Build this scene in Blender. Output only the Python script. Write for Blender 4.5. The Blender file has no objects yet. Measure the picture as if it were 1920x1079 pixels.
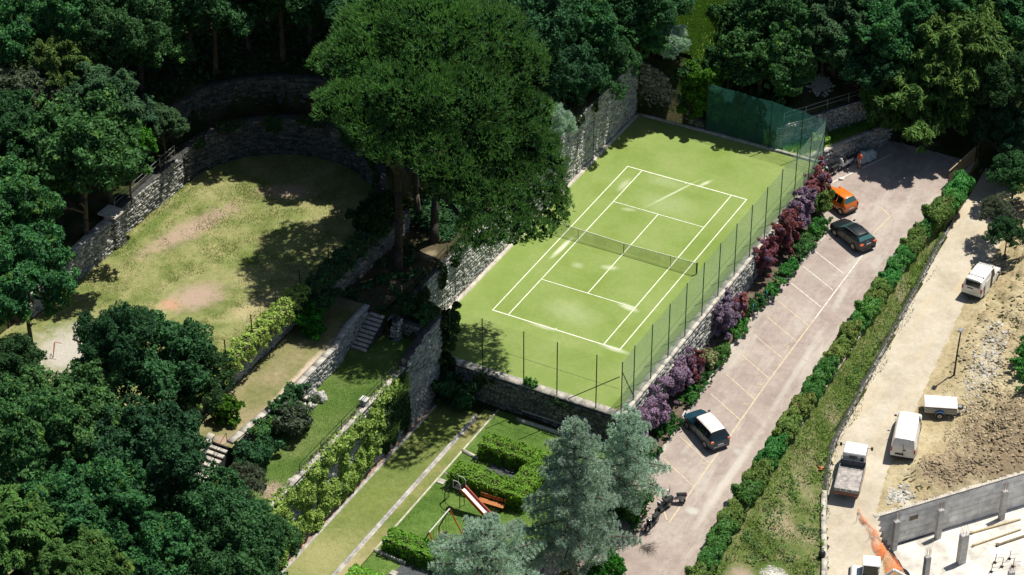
import bpy, math, random
import numpy as np
from mathutils import Vector, Matrix
SC = bpy.context.scene
COL = SC.collection
R = math.radians

# ------------------------------------------------------------------ camera, sky, sun, exposure
cam_d = bpy.data.cameras.new('camera'); cam = bpy.data.objects.new('camera', cam_d); COL.objects.link(cam)
cam.location = (73.0355, -131.5255, 107.2493)
_yaw, _pitch, _roll = -0.496868, 0.609903, -0.003128
_f = Vector((math.sin(_yaw) * math.cos(_pitch), math.cos(_yaw) * math.cos(_pitch), -math.sin(_pitch)))
_r = _f.cross(Vector((0, 0, 1))).normalized(); _u = _r.cross(_f)
_r2 = _r * math.cos(_roll) + _u * math.sin(_roll); _u2 = -_r * math.sin(_roll) + _u * math.cos(_roll)
_m = Matrix((_r2, _u2, -_f)).transposed().to_4x4(); _m.translation = cam.location
cam.matrix_world = _m
cam_d.sensor_width = 36.0; cam_d.lens = 4469.63 / 1920 * 36.0
cam_d.clip_start = 1.0; cam_d.clip_end = 1500.0
SC.camera = cam

SUN_EL, SUN_AZ = 66.0, 28.5        # azimuth measured from +y towards +x
w = bpy.data.worlds.new('World'); SC.world = w; w.use_nodes = True
nt = w.node_tree; bg = nt.nodes['Background']
sky = nt.nodes.new('ShaderNodeTexSky'); sky.sky_type = 'NISHITA'; sky.sun_disc = False
sky.sun_elevation = R(SUN_EL); sky.sun_rotation = R(SUN_AZ); sky.altitude = 100
nt.links.new(sky.outputs[0], bg.inputs[0]); bg.inputs[1].default_value = 0.06
sd = bpy.data.lights.new('sun', 'SUN'); sd.energy = 4.6; sd.angle = R(0.55); sd.color = (1.0, 0.95, 0.86)
sun = bpy.data.objects.new('sun', sd); COL.objects.link(sun)
_sv = Vector((math.sin(R(SUN_AZ)) * math.cos(R(SUN_EL)), math.cos(R(SUN_AZ)) * math.cos(R(SUN_EL)), math.sin(R(SUN_EL))))
sun.rotation_euler = _sv.to_track_quat('Z', 'Y').to_euler()
SC.view_settings.view_transform = 'Standard'; SC.view_settings.look = 'None'
SC.view_settings.exposure = 0.45; SC.view_settings.gamma = 1.0
try: SC.view_settings.use_curve_mapping = False
except Exception: pass
SC.render.engine = 'CYCLES'
SC.cycles.max_bounces = 5; SC.cycles.transparent_max_bounces = 10; SC.cycles.diffuse_bounces = 3

# ------------------------------------------------------------------ helpers
def tag(o, label=None, cat=None, group=None, kind=None):
    if label: o['label'] = label
    if cat: o['category'] = cat
    if group: o['group'] = group
    if kind: o['kind'] = kind
    return o
def empty(name, loc=(0, 0, 0), rz=0.0, parent=None):
    o = bpy.data.objects.new(name, None); COL.objects.link(o); o.location = loc; o.rotation_euler = (0, 0, rz)
    o.empty_display_size = .3
    if parent: o.parent = parent
    return o
def link(name, me, parent=None, loc=None):
    o = bpy.data.objects.new(name, me); COL.objects.link(o)
    if parent: o.parent = parent
    if loc is not None: o.location = loc
    return o
def copy_tree(o, parent=None):
    c = o.copy(); COL.objects.link(c)
    if parent: c.parent = parent
    for ch in list(o.children): copy_tree(ch, c)
    return c
def np_mesh(name, V, F, mat=None, smooth=False):
    """V (n,3), F (m,k) arrays with the same k for all faces"""
    V = np.asarray(V, np.float32); F = np.asarray(F, np.int32)
    me = bpy.data.meshes.new(name); k = F.shape[1]
    me.vertices.add(len(V)); me.vertices.foreach_set('co', V.ravel())
    me.loops.add(F.size); me.loops.foreach_set('vertex_index', F.ravel())
    me.polygons.add(len(F)); me.polygons.foreach_set('loop_start', np.arange(0, F.size, k, dtype=np.int32))
    try: me.polygons.foreach_set('loop_total', np.full(len(F), k, np.int32))
    except Exception: pass
    if smooth: me.polygons.foreach_set('use_smooth', np.ones(len(F), bool))
    me.update(calc_edges=True); me.validate()
    if mat: me.materials.append(mat)
    return me
class MB:
    """collects boxes, tubes and plates into one mesh"""
    def __init__(s): s.v = []; s.f = []
    def add(s, vs, fs):
        n = len(s.v); s.v += [tuple(v) for v in vs]; s.f += [tuple(i + n for i in f) for f in fs]; return s
    def box(s, c, d, rz=0.0, M=None, taper=1.0):
        hx, hy, hz = d[0] / 2, d[1] / 2, d[2] / 2; vs = []
        for z in (-hz, hz):
            t = taper if z > 0 else 1.0
            for x, y in ((-hx, -hy), (hx, -hy), (hx, hy), (-hx, hy)): vs.append(Vector((x * t, y * t, z)))
        if M is not None: vs = [M @ v for v in vs]
        cs, sn = math.cos(rz), math.sin(rz)
        vs = [(c[0] + v.x * cs - v.y * sn, c[1] + v.x * sn + v.y * cs, c[2] + v.z) for v in vs]
        return s.add(vs, [(0, 3, 2, 1), (4, 5, 6, 7), (0, 1, 5, 4), (1, 2, 6, 5), (2, 3, 7, 6), (3, 0, 4, 7)])
    def tube(s, a, b, r, r2=None, n=8, cap=True):
        a = Vector(a); b = Vector(b); r2 = r if r2 is None else r2
        d = (b - a).normalized(); q = d.to_track_quat('Z', 'Y'); vs = []
        for p, rr in ((a, r), (b, r2)):
            for i in range(n):
                t = 2 * math.pi * i / n; vs.append(p + q @ Vector((math.cos(t) * rr, math.sin(t) * rr, 0)))
        fs = [(i, (i + 1) % n, n + (i + 1) % n, n + i) for i in range(n)]
        if cap: fs += [tuple(range(n - 1, -1, -1)), tuple(range(n, 2 * n))]
        return s.add(vs, fs)
    def path(s, pts, rs, n=8):
        for i in range(len(pts) - 1):
            s.tube(pts[i], pts[i + 1], rs[i] if not isinstance(rs, (int, float)) else rs, rs[i + 1] if not isinstance(rs, (int, float)) else rs, n)
        return s
    def prism(s, prof, y0, y1):
        """profile in x,z extruded along y"""
        n = len(prof); vs = [(x, y0, z) for x, z in prof] + [(x, y1, z) for x, z in prof]
        fs = [(i, (i + 1) % n, n + (i + 1) % n, n + i) for i in range(n)] + [tuple(range(n - 1, -1, -1)), tuple(range(n, 2 * n))]
        return s.add(vs, fs)
    def ball(s, c, r, sc=(1, 1, 1), n=10, m=6):
        vs = []; 
        for j in range(m + 1):
            ph = math.pi * j / m
            for i in range(n):
                t = 2 * math.pi * i / n
                vs.append((c[0] + r * sc[0] * math.sin(ph) * math.cos(t), c[1] + r * sc[1] * math.sin(ph) * math.sin(t), c[2] + r * sc[2] * math.cos(ph)))
        fs = [(j * n + i, (j + 1) * n + i, (j + 1) * n + (i + 1) % n, j * n + (i + 1) % n) for j in range(m) for i in range(n)]
        return s.add(vs, fs)
    def mesh(s, name, mat=None, bevel=0, smooth=False):
        import bmesh
        me = bpy.data.meshes.new(name); me.from_pydata(s.v, [], s.f); me.update()
        bm = bmesh.new(); bm.from_mesh(me)
        bmesh.ops.remove_doubles(bm, verts=bm.verts, dist=1e-5)
        bmesh.ops.recalc_face_normals(bm, faces=bm.faces)
        if bevel:
            bmesh.ops.bevel(bm, geom=[e for e in bm.edges], offset=bevel, segments=1, affect='EDGES', profile=.5, clamp_overlap=True)
        bm.to_mesh(me); bm.free()
        if smooth:
            for p in me.polygons: p.use_smooth = True
        if mat: me.materials.append(mat)
        return me
    def build(s, name, mat, parent=None, bevel=0, smooth=False):
        return link(name, s.mesh(name, mat, bevel, smooth), parent)

# ------------------------------------------------------------------ materials
def base_mat(name):
    m = bpy.data.materials.new(name); m.use_nodes = True; t = m.node_tree
    return m, t, t.nodes['Principled BSDF']
def nd(t, typ, **kw):
    n = t.nodes.new(typ)
    for k, v in kw.items():
        if k.startswith('i_'): n.inputs[k[2:].replace('_', ' ')].default_value = v
        else: setattr(n, k, v)
    return n
def ramp(t, fac, stops, interp='LINEAR'):
    r = t.nodes.new('ShaderNodeValToRGB'); r.color_ramp.interpolation = interp
    el = r.color_ramp.elements
    while len(el) < len(stops): el.new(.5)
    for e, (p, c) in zip(el, stops): e.position = p; e.color = (*c, 1) if len(c) == 3 else c
    if fac is not None: t.links.new(fac, r.inputs[0])
    return r
def noise(t, scale, detail=4, rough=.6, vec=None, dim='3D'):
    n = t.nodes.new('ShaderNodeTexNoise'); n.inputs['Scale'].default_value = scale; n.inputs['Detail'].default_value = detail
    n.inputs['Roughness'].default_value = rough
    if vec is not None: t.links.new(vec, n.inputs['Vector'])
    return n
def mixc(t, fac, a, b, mode='MIX'):
    m = t.nodes.new('ShaderNodeMix'); m.data_type = 'RGBA'; m.blend_type = mode; m.clamp_factor = True
    for s, v in ((m.inputs[0], fac), (m.inputs[6], a), (m.inputs[7], b)):
        if isinstance(v, (int, float)): s.default_value = v
        elif isinstance(v, tuple): s.default_value = (*v, 1) if len(v) == 3 else v
        else: t.links.new(v, s)
    return m.outputs[2]
def wpos(t, sx=1, sy=1, sz=1, rz=0):
    g = t.nodes.new('ShaderNodeNewGeometry'); m = t.nodes.new('ShaderNodeMapping')
    m.inputs['Scale'].default_value = (sx, sy, sz); m.inputs['Rotation'].default_value = (0, 0, rz)
    t.links.new(g.outputs['Position'], m.inputs['Vector']); return m.outputs[0]
def bump(t, b, h, strength=.5, dist=.05):
    n = t.nodes.new('ShaderNodeBump'); n.inputs['Strength'].default_value = strength; n.inputs['Distance'].default_value = dist
    t.links.new(h, n.inputs['Height']); t.links.new(n.outputs[0], b.inputs['Normal'])
def plain(name, col, rough=.6, metal=0, spec=.4, var=.12, nscale=6, bs=0):
    m, t, b = base_mat(name)
    n = noise(t, nscale, 5, .65, wpos(t) if False else None)
    tc = t.nodes.new('ShaderNodeTexCoord'); t.links.new(tc.outputs['Object'], n.inputs['Vector'])
    lo = tuple(max(0, c * (1 - var * 1.6)) for c in col); hi = tuple(min(1, c * (1 + var)) for c in col)
    r = ramp(t, n.outputs[0], [(.3, lo), (.7, hi)])
    t.links.new(r.outputs[0], b.inputs['Base Color'])
    b.inputs['Roughness'].default_value = rough; b.inputs['Metallic'].default_value = metal
    b.inputs['Specular IOR Level'].default_value = spec
    if bs: bump(t, b, n.outputs[0], bs, .02)
    return m
def leaf_mat(name, dark, light, trans=.3, rough=.7, alt=None, altamt=.0, spec=.12):
    """foliage: every leaf its own shade, larger patches of tone over the plant"""
    m, t, b = base_mat(name)
    g = t.nodes.new('ShaderNodeNewGeometry'); oi = t.nodes.new('ShaderNodeObjectInfo')
    n = noise(t, .45, 3, .6, wpos(t))
    add = t.nodes.new('ShaderNodeMath'); add.operation = 'MULTIPLY_ADD'; add.inputs[1].default_value = .55; t.links.new(g.outputs['Random Per Island'], add.inputs[0])
    mm = t.nodes.new('ShaderNodeMath'); mm.operation = 'MULTIPLY'; mm.inputs[1].default_value = .75; t.links.new(n.outputs[0], mm.inputs[0])
    t.links.new(mm.outputs[0], add.inputs[2])
    r = ramp(t, add.outputs[0], [(.25, dark), (.95, light)])
    c = r.outputs[0]
    hs = t.nodes.new('ShaderNodeHueSaturation'); mr = t.nodes.new('ShaderNodeMapRange')
    mr.inputs[3].default_value = .484; mr.inputs[4].default_value = .530
    m2 = t.nodes.new('ShaderNodeMath'); m2.operation = 'MULTIPLY'; m2.inputs[1].default_value = 7.31; t.links.new(oi.outputs['Random'], m2.inputs[0]); fr_ = t.nodes.new('ShaderNodeMath'); fr_.operation = 'FRACT'; t.links.new(m2.outputs[0], fr_.inputs[0]); mv = t.nodes.new('ShaderNodeMapRange'); mv.inputs[3].default_value = .8; mv.inputs[4].default_value = 1.22; t.links.new(fr_.outputs[0], mv.inputs[0]); t.links.new(mv.outputs[0], hs.inputs['Value'])
    t.links.new(oi.outputs['Random'], mr.inputs[0]); t.links.new(mr.outputs[0], hs.inputs['Hue']); t.links.new(c, hs.inputs['Color']); c = hs.outputs[0]
    if alt:
        n2 = noise(t, 1.1, 3, .6, wpos(t)); rr = ramp(t, n2.outputs[0], [(.62 - altamt, (0, 0, 0)), (.68 - altamt, (1, 1, 1))])
        c = mixc(t, rr.outputs[0], c, alt)
    t.links.new(c, b.inputs['Base Color']); b.inputs['Roughness'].default_value = rough; b.inputs['Specular IOR Level'].default_value = spec
    tr = t.nodes.new('ShaderNodeBsdfTranslucent'); t.links.new(mixc(t, 1.0, c, (1.1, 1.25, .6), 'MULTIPLY'), tr.inputs[0])
    ms = t.nodes.new('ShaderNodeMixShader'); ms.inputs[0].default_value = trans
    t.links.new(b.outputs[0], ms.inputs[1]); t.links.new(tr.outputs[0], ms.inputs[2])
    t.links.new(ms.outputs[0], t.nodes['Material Output'].inputs[0])
    return m
def stone_mat(name, cols, moss=None):
    m, t, b = base_mat(name)
    g = t.nodes.new('ShaderNodeNewGeometry')
    r = ramp(t, g.outputs['Random Per Island'], [(i / (len(cols) - 1), c) for i, c in enumerate(cols)])
    p = wpos(t); n = noise(t, 7, 6, .7, p); big = noise(t, .35, 3, .6, p)
    c = mixc(t, .55, r.outputs[0], ramp(t, n.outputs[0], [(.3, (.35, .35, .35)), (.7, (1.25, 1.25, 1.25))]).outputs[0], 'MULTIPLY')
    c = mixc(t, .6, c, ramp(t, big.outputs[0], [(.35, (.6, .62, .62)), (.65, (1.1, 1.08, 1.02))]).outputs[0], 'MULTIPLY')
    if moss:
        n3 = noise(t, 1.3, 5, .65, p); c = mixc(t, ramp(t, n3.outputs[0], [(.6, (0, 0, 0)), (.72, (1, 1, 1))]).outputs[0], c, moss)
    t.links.new(c, b.inputs['Base Color']); b.inputs['Roughness'].default_value = .9; b.inputs['Specular IOR Level'].default_value = .15
    bump(t, b, n.outputs[0], .6, .04)
    return m

M = {}
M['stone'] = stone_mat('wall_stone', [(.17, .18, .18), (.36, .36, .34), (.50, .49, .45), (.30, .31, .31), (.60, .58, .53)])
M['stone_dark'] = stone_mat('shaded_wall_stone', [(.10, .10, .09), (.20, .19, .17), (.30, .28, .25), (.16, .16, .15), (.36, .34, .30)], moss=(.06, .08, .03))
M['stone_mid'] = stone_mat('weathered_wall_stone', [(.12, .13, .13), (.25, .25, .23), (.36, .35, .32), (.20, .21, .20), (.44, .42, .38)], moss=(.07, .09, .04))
M['stone_shade'] = stone_mat('shade_darkened_stone', [(.045, .05, .052), (.10, .105, .105), (.16, .165, .16), (.08, .09, .09), (.22, .22, .21)], moss=(.025, .045, .025))  # shade on the curved and second field walls put into the stone colour
M['stone_sunlit'] = stone_mat('sunlit_wall_stone', [(.24, .25, .25), (.46, .46, .43), (.62, .60, .55), (.40, .40, .39), (.74, .71, .65)])  # wall stone lightened to paint the sun on the court's left wall
M['mortar'] = plain('mortar', (.06, .06, .055), .95, var=.4, nscale=3)
M['coping'] = plain('coping_stone', (.42, .39, .34), .9, var=.3, nscale=2.5, bs=.3)
M['kerb'] = plain('pale_kerb_concrete', (.50, .46, .39), .9, var=.25, nscale=2, bs=.3)
M['concrete'] = plain('fresh_concrete', (.46, .46, .44), .85, var=.22, nscale=1.6, bs=.15)
M['green_metal'] = plain('dark_green_paint', (.012, .045, .028), .5, .2)
M['dark_metal'] = plain('dark_metal', (.03, .03, .032), .5, .6)
M['grey_metal'] = plain('grey_galvanised_metal', (.32, .33, .34), .45, .6)
M['black'] = plain('black_plastic', (.018, .018, .02), .55)
M['tyre'] = plain('tyre_rubber', (.022, .022, .022), .85)
M['rim'] = plain('alloy', (.45, .46, .47), .35, .8)
M['white_paint'] = plain('white_paint', (.78, .76, .72), .4, var=.04)
M['wood'] = plain('varnished_wood', (.50, .19, .06), .55, var=.25, nscale=12)
M['old_wood'] = plain('weathered_wood', (.20, .16, .10), .85, var=.4, nscale=8)
M['rust'] = plain('rusty_steel', (.28, .13, .08), .85, var=.4, nscale=9)
M['bark'] = plain('bark', (.10, .08, .06), .95, var=.45, nscale=5, bs=.6)
M['pine_bark'] = plain('pine_bark', (.05, .038, .031), .95, var=.5, nscale=4, bs=.7)
M['pale_bark'] = plain('pale_bark', (.34, .32, .27), .95, var=.3, nscale=5)

# ------------------------------------------------------------------ the shape of the ground
def lerp(a, b, t): return a + (b - a) * t
def sstep(a, b, v):
    t = np.clip((v - a) / (b - a), 0, 1); return t * t * (3 - 2 * t)
def road_z(y): return -4.6 + 0.055 * (np.minimum(y, 41) + 10)
def track_z(y): return -6.3 + 0.065 * (y + 5)
def track_left(y): return np.interp(y, [-20, -12, -8, -3.2, 2.9, 13, 28, 36, 44], [36, 33.2, 31.6, 29.5, 27.5, 26.9, 26.1, 25.6, 25.4])
def track_right(y): return np.interp(y, [-14, -8, -2, 2.6, 15.4, 24.7, 32, 38, 44], [38, 36, 32.9, 32.0, 30.9, 30.2, 30.3, 29.6, 27.2])
def field_d(x, y):
    dx = x + 16.95; dy = np.maximum(y + 4.2, 0.0)
    return np.hypot(dx, dy) - 8.1
def bumps(x, y):
    return (np.sin(x * 1.3 + 2 * np.sin(y * .7)) * np.sin(y * 1.1 + 1.5 * np.sin(x * .9 + 1)) * .5
            + .3 * np.sin(x * 3.1 + y * 1.7) * np.sin(y * 2.9 - x * 1.2 + 2) + .15 * np.sin(x * 6.3 - y * 2.1) * np.sin(y * 5.7 + x))
def ground_z(x, y, pit=True):
    """height of the natural ground, with a step wherever a retaining wall stands"""
    x = np.asarray(x, float); y = np.asarray(y, float)
    D = field_d(x, y)
    # hill behind the field and the court
    tier = 9.0 + 3.2 * sstep(2.2, 2.5, D) * sstep(-12, -6, y) + 0.32 * np.maximum(D - 2.6, 0)
    terr = 4.6 + 0.05 * np.clip(y, 0, 20) + 0.25 * np.maximum(y - 32.5, 0)
    hill = lerp(tier, terr, sstep(-15, -9.2, x))
    hill = np.where(y < -4.2, np.where(x < -16, tier, terr), hill)
    back = lerp(terr, 0.0 + 0.28 * np.maximum(y - 34, 0), sstep(1.0, 3.2, x))
    z = np.where(x < -3.5, hill, back)
    # upper and lower walls beside the car park end
    s_up = (x - 10.3) * 0.848 - (y - 32.6) * 0.530      # >0 on the car park side of the upper wall
    up = 2.3 + 0.28 * np.maximum(-s_up, 0)
    z = np.where((x > 3.4) & (y > 32.1), np.where(s_up < -.3, np.where(x > 9.5 , up, np.minimum(up, lerp(-0.2, 2.3, sstep(32.5, 37, y)) + .25 * np.maximum(y - 37, 0))), 0.0), z)
    s_lo = (x - 13.05) * 0.896 - (y - 32.45) * 0.444
    z = np.where((s_lo > -0.25) & (y > 32.1) & (x > 13.0), road_z(y), z)
    z = np.where((y > 41.3) & (s_lo > -.25) , road_z(41.) + 0.3 * (y - 41.3) + .4, z)
    # court, terraces and garden
    z = np.where((x > -3.5) & (x < 14.5) & (y > -7.05) & (y < 32.1), -0.3, z)
    z = np.where((D < 0.3) & (y > -60), 6.5, z)
    edge = np.where(y > -14.5, -5.2, -4.85)
    z = np.where((x > -8.9) & (x < edge) & (y < -4.2) & (y > -28.4), 4.6, z)
    z = np.where((x > -8.9) & (x < -4.7) & (y <= -28.4), 3.0, z)
    z = np.where((x >= edge) & (x < 0.0) & (y < -9.9), 3.0, z)
    z = np.where((x > -4.7) & (x < 0.0) & (y >= -9.9) & (y < -7.5), 4.3, z)
    z = np.where((x >= 0.0) & (x < 16.0) & (y < -7.05), -2.75, z)
    # car park, hedge bank, track, building ground
    z = np.where((x >= 14.5) & (x < 26.0) & (y < 32.3), road_z(y), z)
    z = np.where((x >= 16.0) & (x < 26.0) & (y < -7.5), road_z(y), z)
    xl = track_left(y); xr = track_right(y); tz = track_z(y)
    t = np.clip((x - 24.6) / (xl - 0.5 - 24.6), 0, 1)
    bank = lerp(road_z(y) + .05, tz + 0.62 * sstep(44, 36, y), np.clip(t * 1.05, 0, 1))
    z = np.where((x >= 24.6) & (x < xl - 0.25) & (y < 43), bank, z)
    z = np.where((x >= xl - 0.25) & (x <= xr) & (y < 43), tz, z)
    q = np.maximum(x - xr, 0)
    soil = tz + sstep(0, 3, q) * (0.25 + 0.45 * bumps(x * .8, y * .8)) + 1.9 * np.exp(-((x - 40.2)**2 / 12 + (y - 12.0)**2 / 16)) \
        + 0.9 * np.exp(-((x - 35.8)**2 / 6 + (y - 5.0)**2 / 6)) + 0.12 * q * sstep(12, 25, y)
    soil = soil - 0.55 * sstep(9, 2, y) * sstep(0, 5, q)
    # the flat trampled yard round the van and trailer
    yard = np.exp(-(((x - 33.2) / 2.6)**4 + ((y - 9.5) / 4.6)**4))
    soil = lerp(soil, tz, np.clip(yard * 1.3, 0, 1))
    aw = (x - 32.9) * (-0.783) + (y + 2.17) * 0.622
    soil = np.where(x > xr, np.minimum(soil, -6.15 + 0.75 * np.maximum(aw, 0)), soil)
    z = np.where((x > xr) & (y < 43), soil, z)
    z = np.where((x > 26.0) & (y >= 43), track_z(43) + .35 * (y - 43), z)
    # building pit
    a = (x - 32.9) * (-0.783) + (y + 2.17) * 0.622       # <0 : pit side of the long concrete wall
    b = (x - 32.9) * 0.66 + (y + 2.17) * 0.75             # >0 : pit side of the trench
    if pit: z = np.where((a < 0.55) & (b > -0.8), -9.5, z)
    return z

def gz(x, y): return float(ground_z(x, y))

def axis(a, b, fine0, fine1, fs, cs):
    return np.unique(np.round(np.concatenate([np.arange(a, fine0, cs), np.arange(fine0, fine1, fs), np.arange(fine1, b + .01, cs)]), 3))
gx = axis(-120, 120, -40, 48, .4, 4); gy = axis(-120, 170, -52, 56, .4, 4)
XX, YY = np.meshgrid(gx, gy, indexing='ij')
ZZ = ground_z(XX, YY)
_wild = (ZZ > 8) | (YY > 44.5) | ((YY > 36) & (XX < 9))
ZZ = ZZ + np.where(_wild, .25 * bumps(XX * .5, YY * .5), 0)
nx, ny = len(gx), len(gy)
V = np.stack([XX, YY, ZZ], -1).reshape(-1, 3)
ii, jj = np.meshgrid(np.arange(nx - 1), np.arange(ny - 1), indexing='ij')
a = (ii * ny + jj).ravel(); F = np.stack([a, a + ny, a + ny + 1, a + 1], -1)

m, t, b = base_mat('woodland_floor')
p = wpos(t); n1 = noise(t, .5, 5, .6, p); n2 = noise(t, 6, 5, .7, p)
c = ramp(t, n1.outputs[0], [(.35, (.022, .035, .012)), (.5, (.05, .06, .022)), (.66, (.10, .08, .05))]).outputs[0]
c = mixc(t, .6, c, ramp(t, n2.outputs[0], [(.3, (.4, .4, .4)), (.7, (1.3, 1.3, 1.3))]).outputs[0], 'MULTIPLY')
t.links.new(c, b.inputs['Base Color']); b.inputs['Roughness'].default_value = 1; b.inputs['Specular IOR Level'].default_value = 0
bump(t, b, n2.outputs[0], .8, .1); M['floor'] = m
tag(link('hillside', np_mesh('hillside', V, F, m, True)), kind='structure')

def sheet(name, mat, x0, x1, y0, y1, zf, dx=1.0, dy=1.0, inside=None, lift=.0):
    """a surfaced area lying on the ground, as one subdivided sheet"""
    xs = np.linspace(x0, x1, max(2, int((x1 - x0) / dx) + 1)); ys = np.linspace(y0, y1, max(2, int((y1 - y0) / dy) + 1))
    X, Y = np.meshgrid(xs, ys, indexing='ij'); Z = zf(X, Y) + lift
    V = np.stack([X, Y, Z], -1).reshape(-1, 3); n = len(ys)
    ii, jj = np.meshgrid(np.arange(len(xs) - 1), np.arange(n - 1), indexing='ij'); a = (ii * n + jj).ravel()
    F = np.stack([a, a + n, a + n + 1, a + 1], -1)
    if inside is not None:
        cx = V[F].mean(1); F = F[inside(cx[:, 0], cx[:, 1])]
    return tag(link(name, np_mesh(name, V, F, mat, True)), kind='structure')
def flat(z): return lambda X, Y: np.full_like(X, z)

# --- tennis court turf
m, t, b = base_mat('artificial_turf')
p = wpos(t); n1 = noise(t, .22, 4, .6, p); n2 = noise(t, 3.0, 6, .75, p); n3 = noise(t, 26, 3, .7, p)
c = ramp(t, n1.outputs[0], [(.3, (.168, .238, .052)), (.5, (.206, .278, .076)), (.72, (.245, .305, .102))]).outputs[0]
c = mixc(t, .8, c, ramp(t, n2.outputs[0], [(.25, (.80, .84, .78)), (.75, (1.14, 1.10, 1.2))]).outputs[0], 'MULTIPLY')
c = mixc(t, .5, c, ramp(t, n3.outputs[0], [(.25, (.7, .7, .7)), (.75, (1.25, 1.25, 1.25))]).outputs[0], 'MULTIPLY')
def blob(t, cx, cy, sx, sy, rz, edge=.7, strength=1.0, rag=.6):
    """soft worn or sun-painted patch at a place on the ground; returns a 0..1 mask"""
    g = t.nodes.new('ShaderNodeNewGeometry'); mp = t.nodes.new('ShaderNodeMapping'); mp.vector_type = 'TEXTURE'
    mp.inputs['Location'].default_value = (cx, cy, 0); mp.inputs['Rotation'].default_value = (0, 0, rz); mp.inputs['Scale'].default_value = (sx, sy, 1)
    t.links.new(g.outputs['Position'], mp.inputs[0])
    sp = t.nodes.new('ShaderNodeSeparateXYZ'); t.links.new(mp.outputs[0], sp.inputs[0])
    cb = t.nodes.new('ShaderNodeCombineXYZ'); t.links.new(sp.outputs[0], cb.inputs[0]); t.links.new(sp.outputs[1], cb.inputs[1])
    ln = t.nodes.new('ShaderNodeVectorMath'); ln.operation = 'LENGTH'; t.links.new(cb.outputs[0], ln.inputs[0])
    nn = noise(t, 1.6, 6, .7, wpos(t)); ma = t.nodes.new('ShaderNodeMath'); ma.operation = 'MULTIPLY_ADD'; ma.inputs[1].default_value = rag; t.links.new(nn.outputs[0], ma.inputs[0])
    su = t.nodes.new('ShaderNodeMath'); su.operation = 'SUBTRACT'; t.links.new(ln.outputs[1], su.inputs[0]); su.inputs[1].default_value = rag * .5
    t.links.new(su.outputs[0], ma.inputs[2])
    mr = t.nodes.new('ShaderNodeMapRange'); mr.interpolation_type = 'SMOOTHSTEP'
    mr.inputs[1].default_value = 1.0; mr.inputs[2].default_value = 1 - edge; mr.inputs[3].default_value = 0; mr.inputs[4].default_value = strength
    t.links.new(ma.outputs[0], mr.inputs[0]); return mr.outputs[0]
for (cx, cy, sx, sy, rz, st) in [(0.75, 10.2, .34, 2.5, -.05, .85), (5.2, 21.8, .17, 4.2, -.35, .6), (6.9, 24.4, .3, 1.2, -.4, .6), (9.1, 5.3, 1.3, .5, -.2, .65), (4.5, -.1, 1.6, .35, 0, .45),
                              (3.0, 17.8, .9, .4, .3, .3), (10.6, -.1, 1.8, .4, 0, .55), (5.4, 9.5, 1.0, .5, .3, .45), (3.8, 23.0, 2.4, 1.2, 0, .14), (5.5, 2.6, 3.6, 2.2, 0, .15), (5.5, 20.0, 3.6, 2.6, 0, .12), (1.0, 21.0, .5, 1.6, 0, .35), (3.0, 8.6, .8, .6, 0, .25)]:
    c = mixc(t, blob(t, cx, cy, sx, sy, rz, .95, st, .55), c, (.64, .66, .50))
for (cx, cy, sx, sy, rz, st) in [(-1.8, 6, .9, 12, 0, .35), (12.6, 8, 1.2, 15, 0, .35), (6, -5.6, 7, 1.3, 0, .3), (1.8, 29.0, 5, 2.0, .2, .25)]:
    c = mixc(t, blob(t, cx, cy, sx, sy, rz, .8, st, .9), c, (.17, .245, .055))
t.links.new(c, b.inputs['Base Color']); b.inputs['Roughness'].default_value = .95; b.inputs['Specular IOR Level'].default_value = .1
bump(t, b, n3.outputs[0], .35, .02)
sheet('court', m, -3.2, 14.55, -7.3, 31.9, flat(0.0), 1, 1)
wl, t_, b_ = base_mat('court_line_white'); n_ = noise(t_, 2.6, 6, .75, wpos(t_)); t_.links.new(ramp(t_, n_.outputs[0], [(.34, (.50, .56, .36)), (.5, (.74, .75, .62)), (.7, (.84, .84, .74))]).outputs[0], b_.inputs['Base Color']); b_.inputs['Roughness'].default_value = .9
cl = MB(); W_, L_, hz = 10.97, 23.77, .006
def line(mb, x0, y0, x1, y1, z=.006, w=.075):
    if abs(x1 - x0) < 1e-6: mb.add([(x0 - w / 2, y0, z), (x0 + w / 2, y0, z), (x0 + w / 2, y1, z), (x0 - w / 2, y1, z)], [(0, 1, 2, 3)])
    else: mb.add([(x0, y0 - w / 2, z), (x1, y1 - w / 2, z), (x1, y1 + w / 2, z), (x0, y0 + w / 2, z)], [(0, 1, 2, 3)])
line(cl, 0, 0, 0, L_); line(cl, W_, 0, W_, L_); line(cl, 1.37, 0, 1.37, L_, .010); line(cl, W_ - 1.37, 0, W_ - 1.37, L_, .010)
line(cl, -.04, 0, W_ + .04, 0, .014, .10); line(cl, -.04, L_, W_ + .04, L_, .014, .10)
for yy in (L_ / 2 - 6.4, L_ / 2 + 6.4): line(cl, 1.37, yy, W_ - 1.37, yy, .018)
line(cl, W_ / 2, L_ / 2 - 6.4, W_ / 2, L_ / 2 + 6.4, .022); line(cl, W_ / 2, .05, W_ / 2, .2, .026); line(cl, W_ / 2, L_ - .2, W_ / 2, L_ - .05, .026)
me = bpy.data.meshes.new('court_lines'); me.from_pydata(cl.v, [], cl.f); me.materials.append(wl)
tag(link('court_lines', me), kind='structure')

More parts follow.
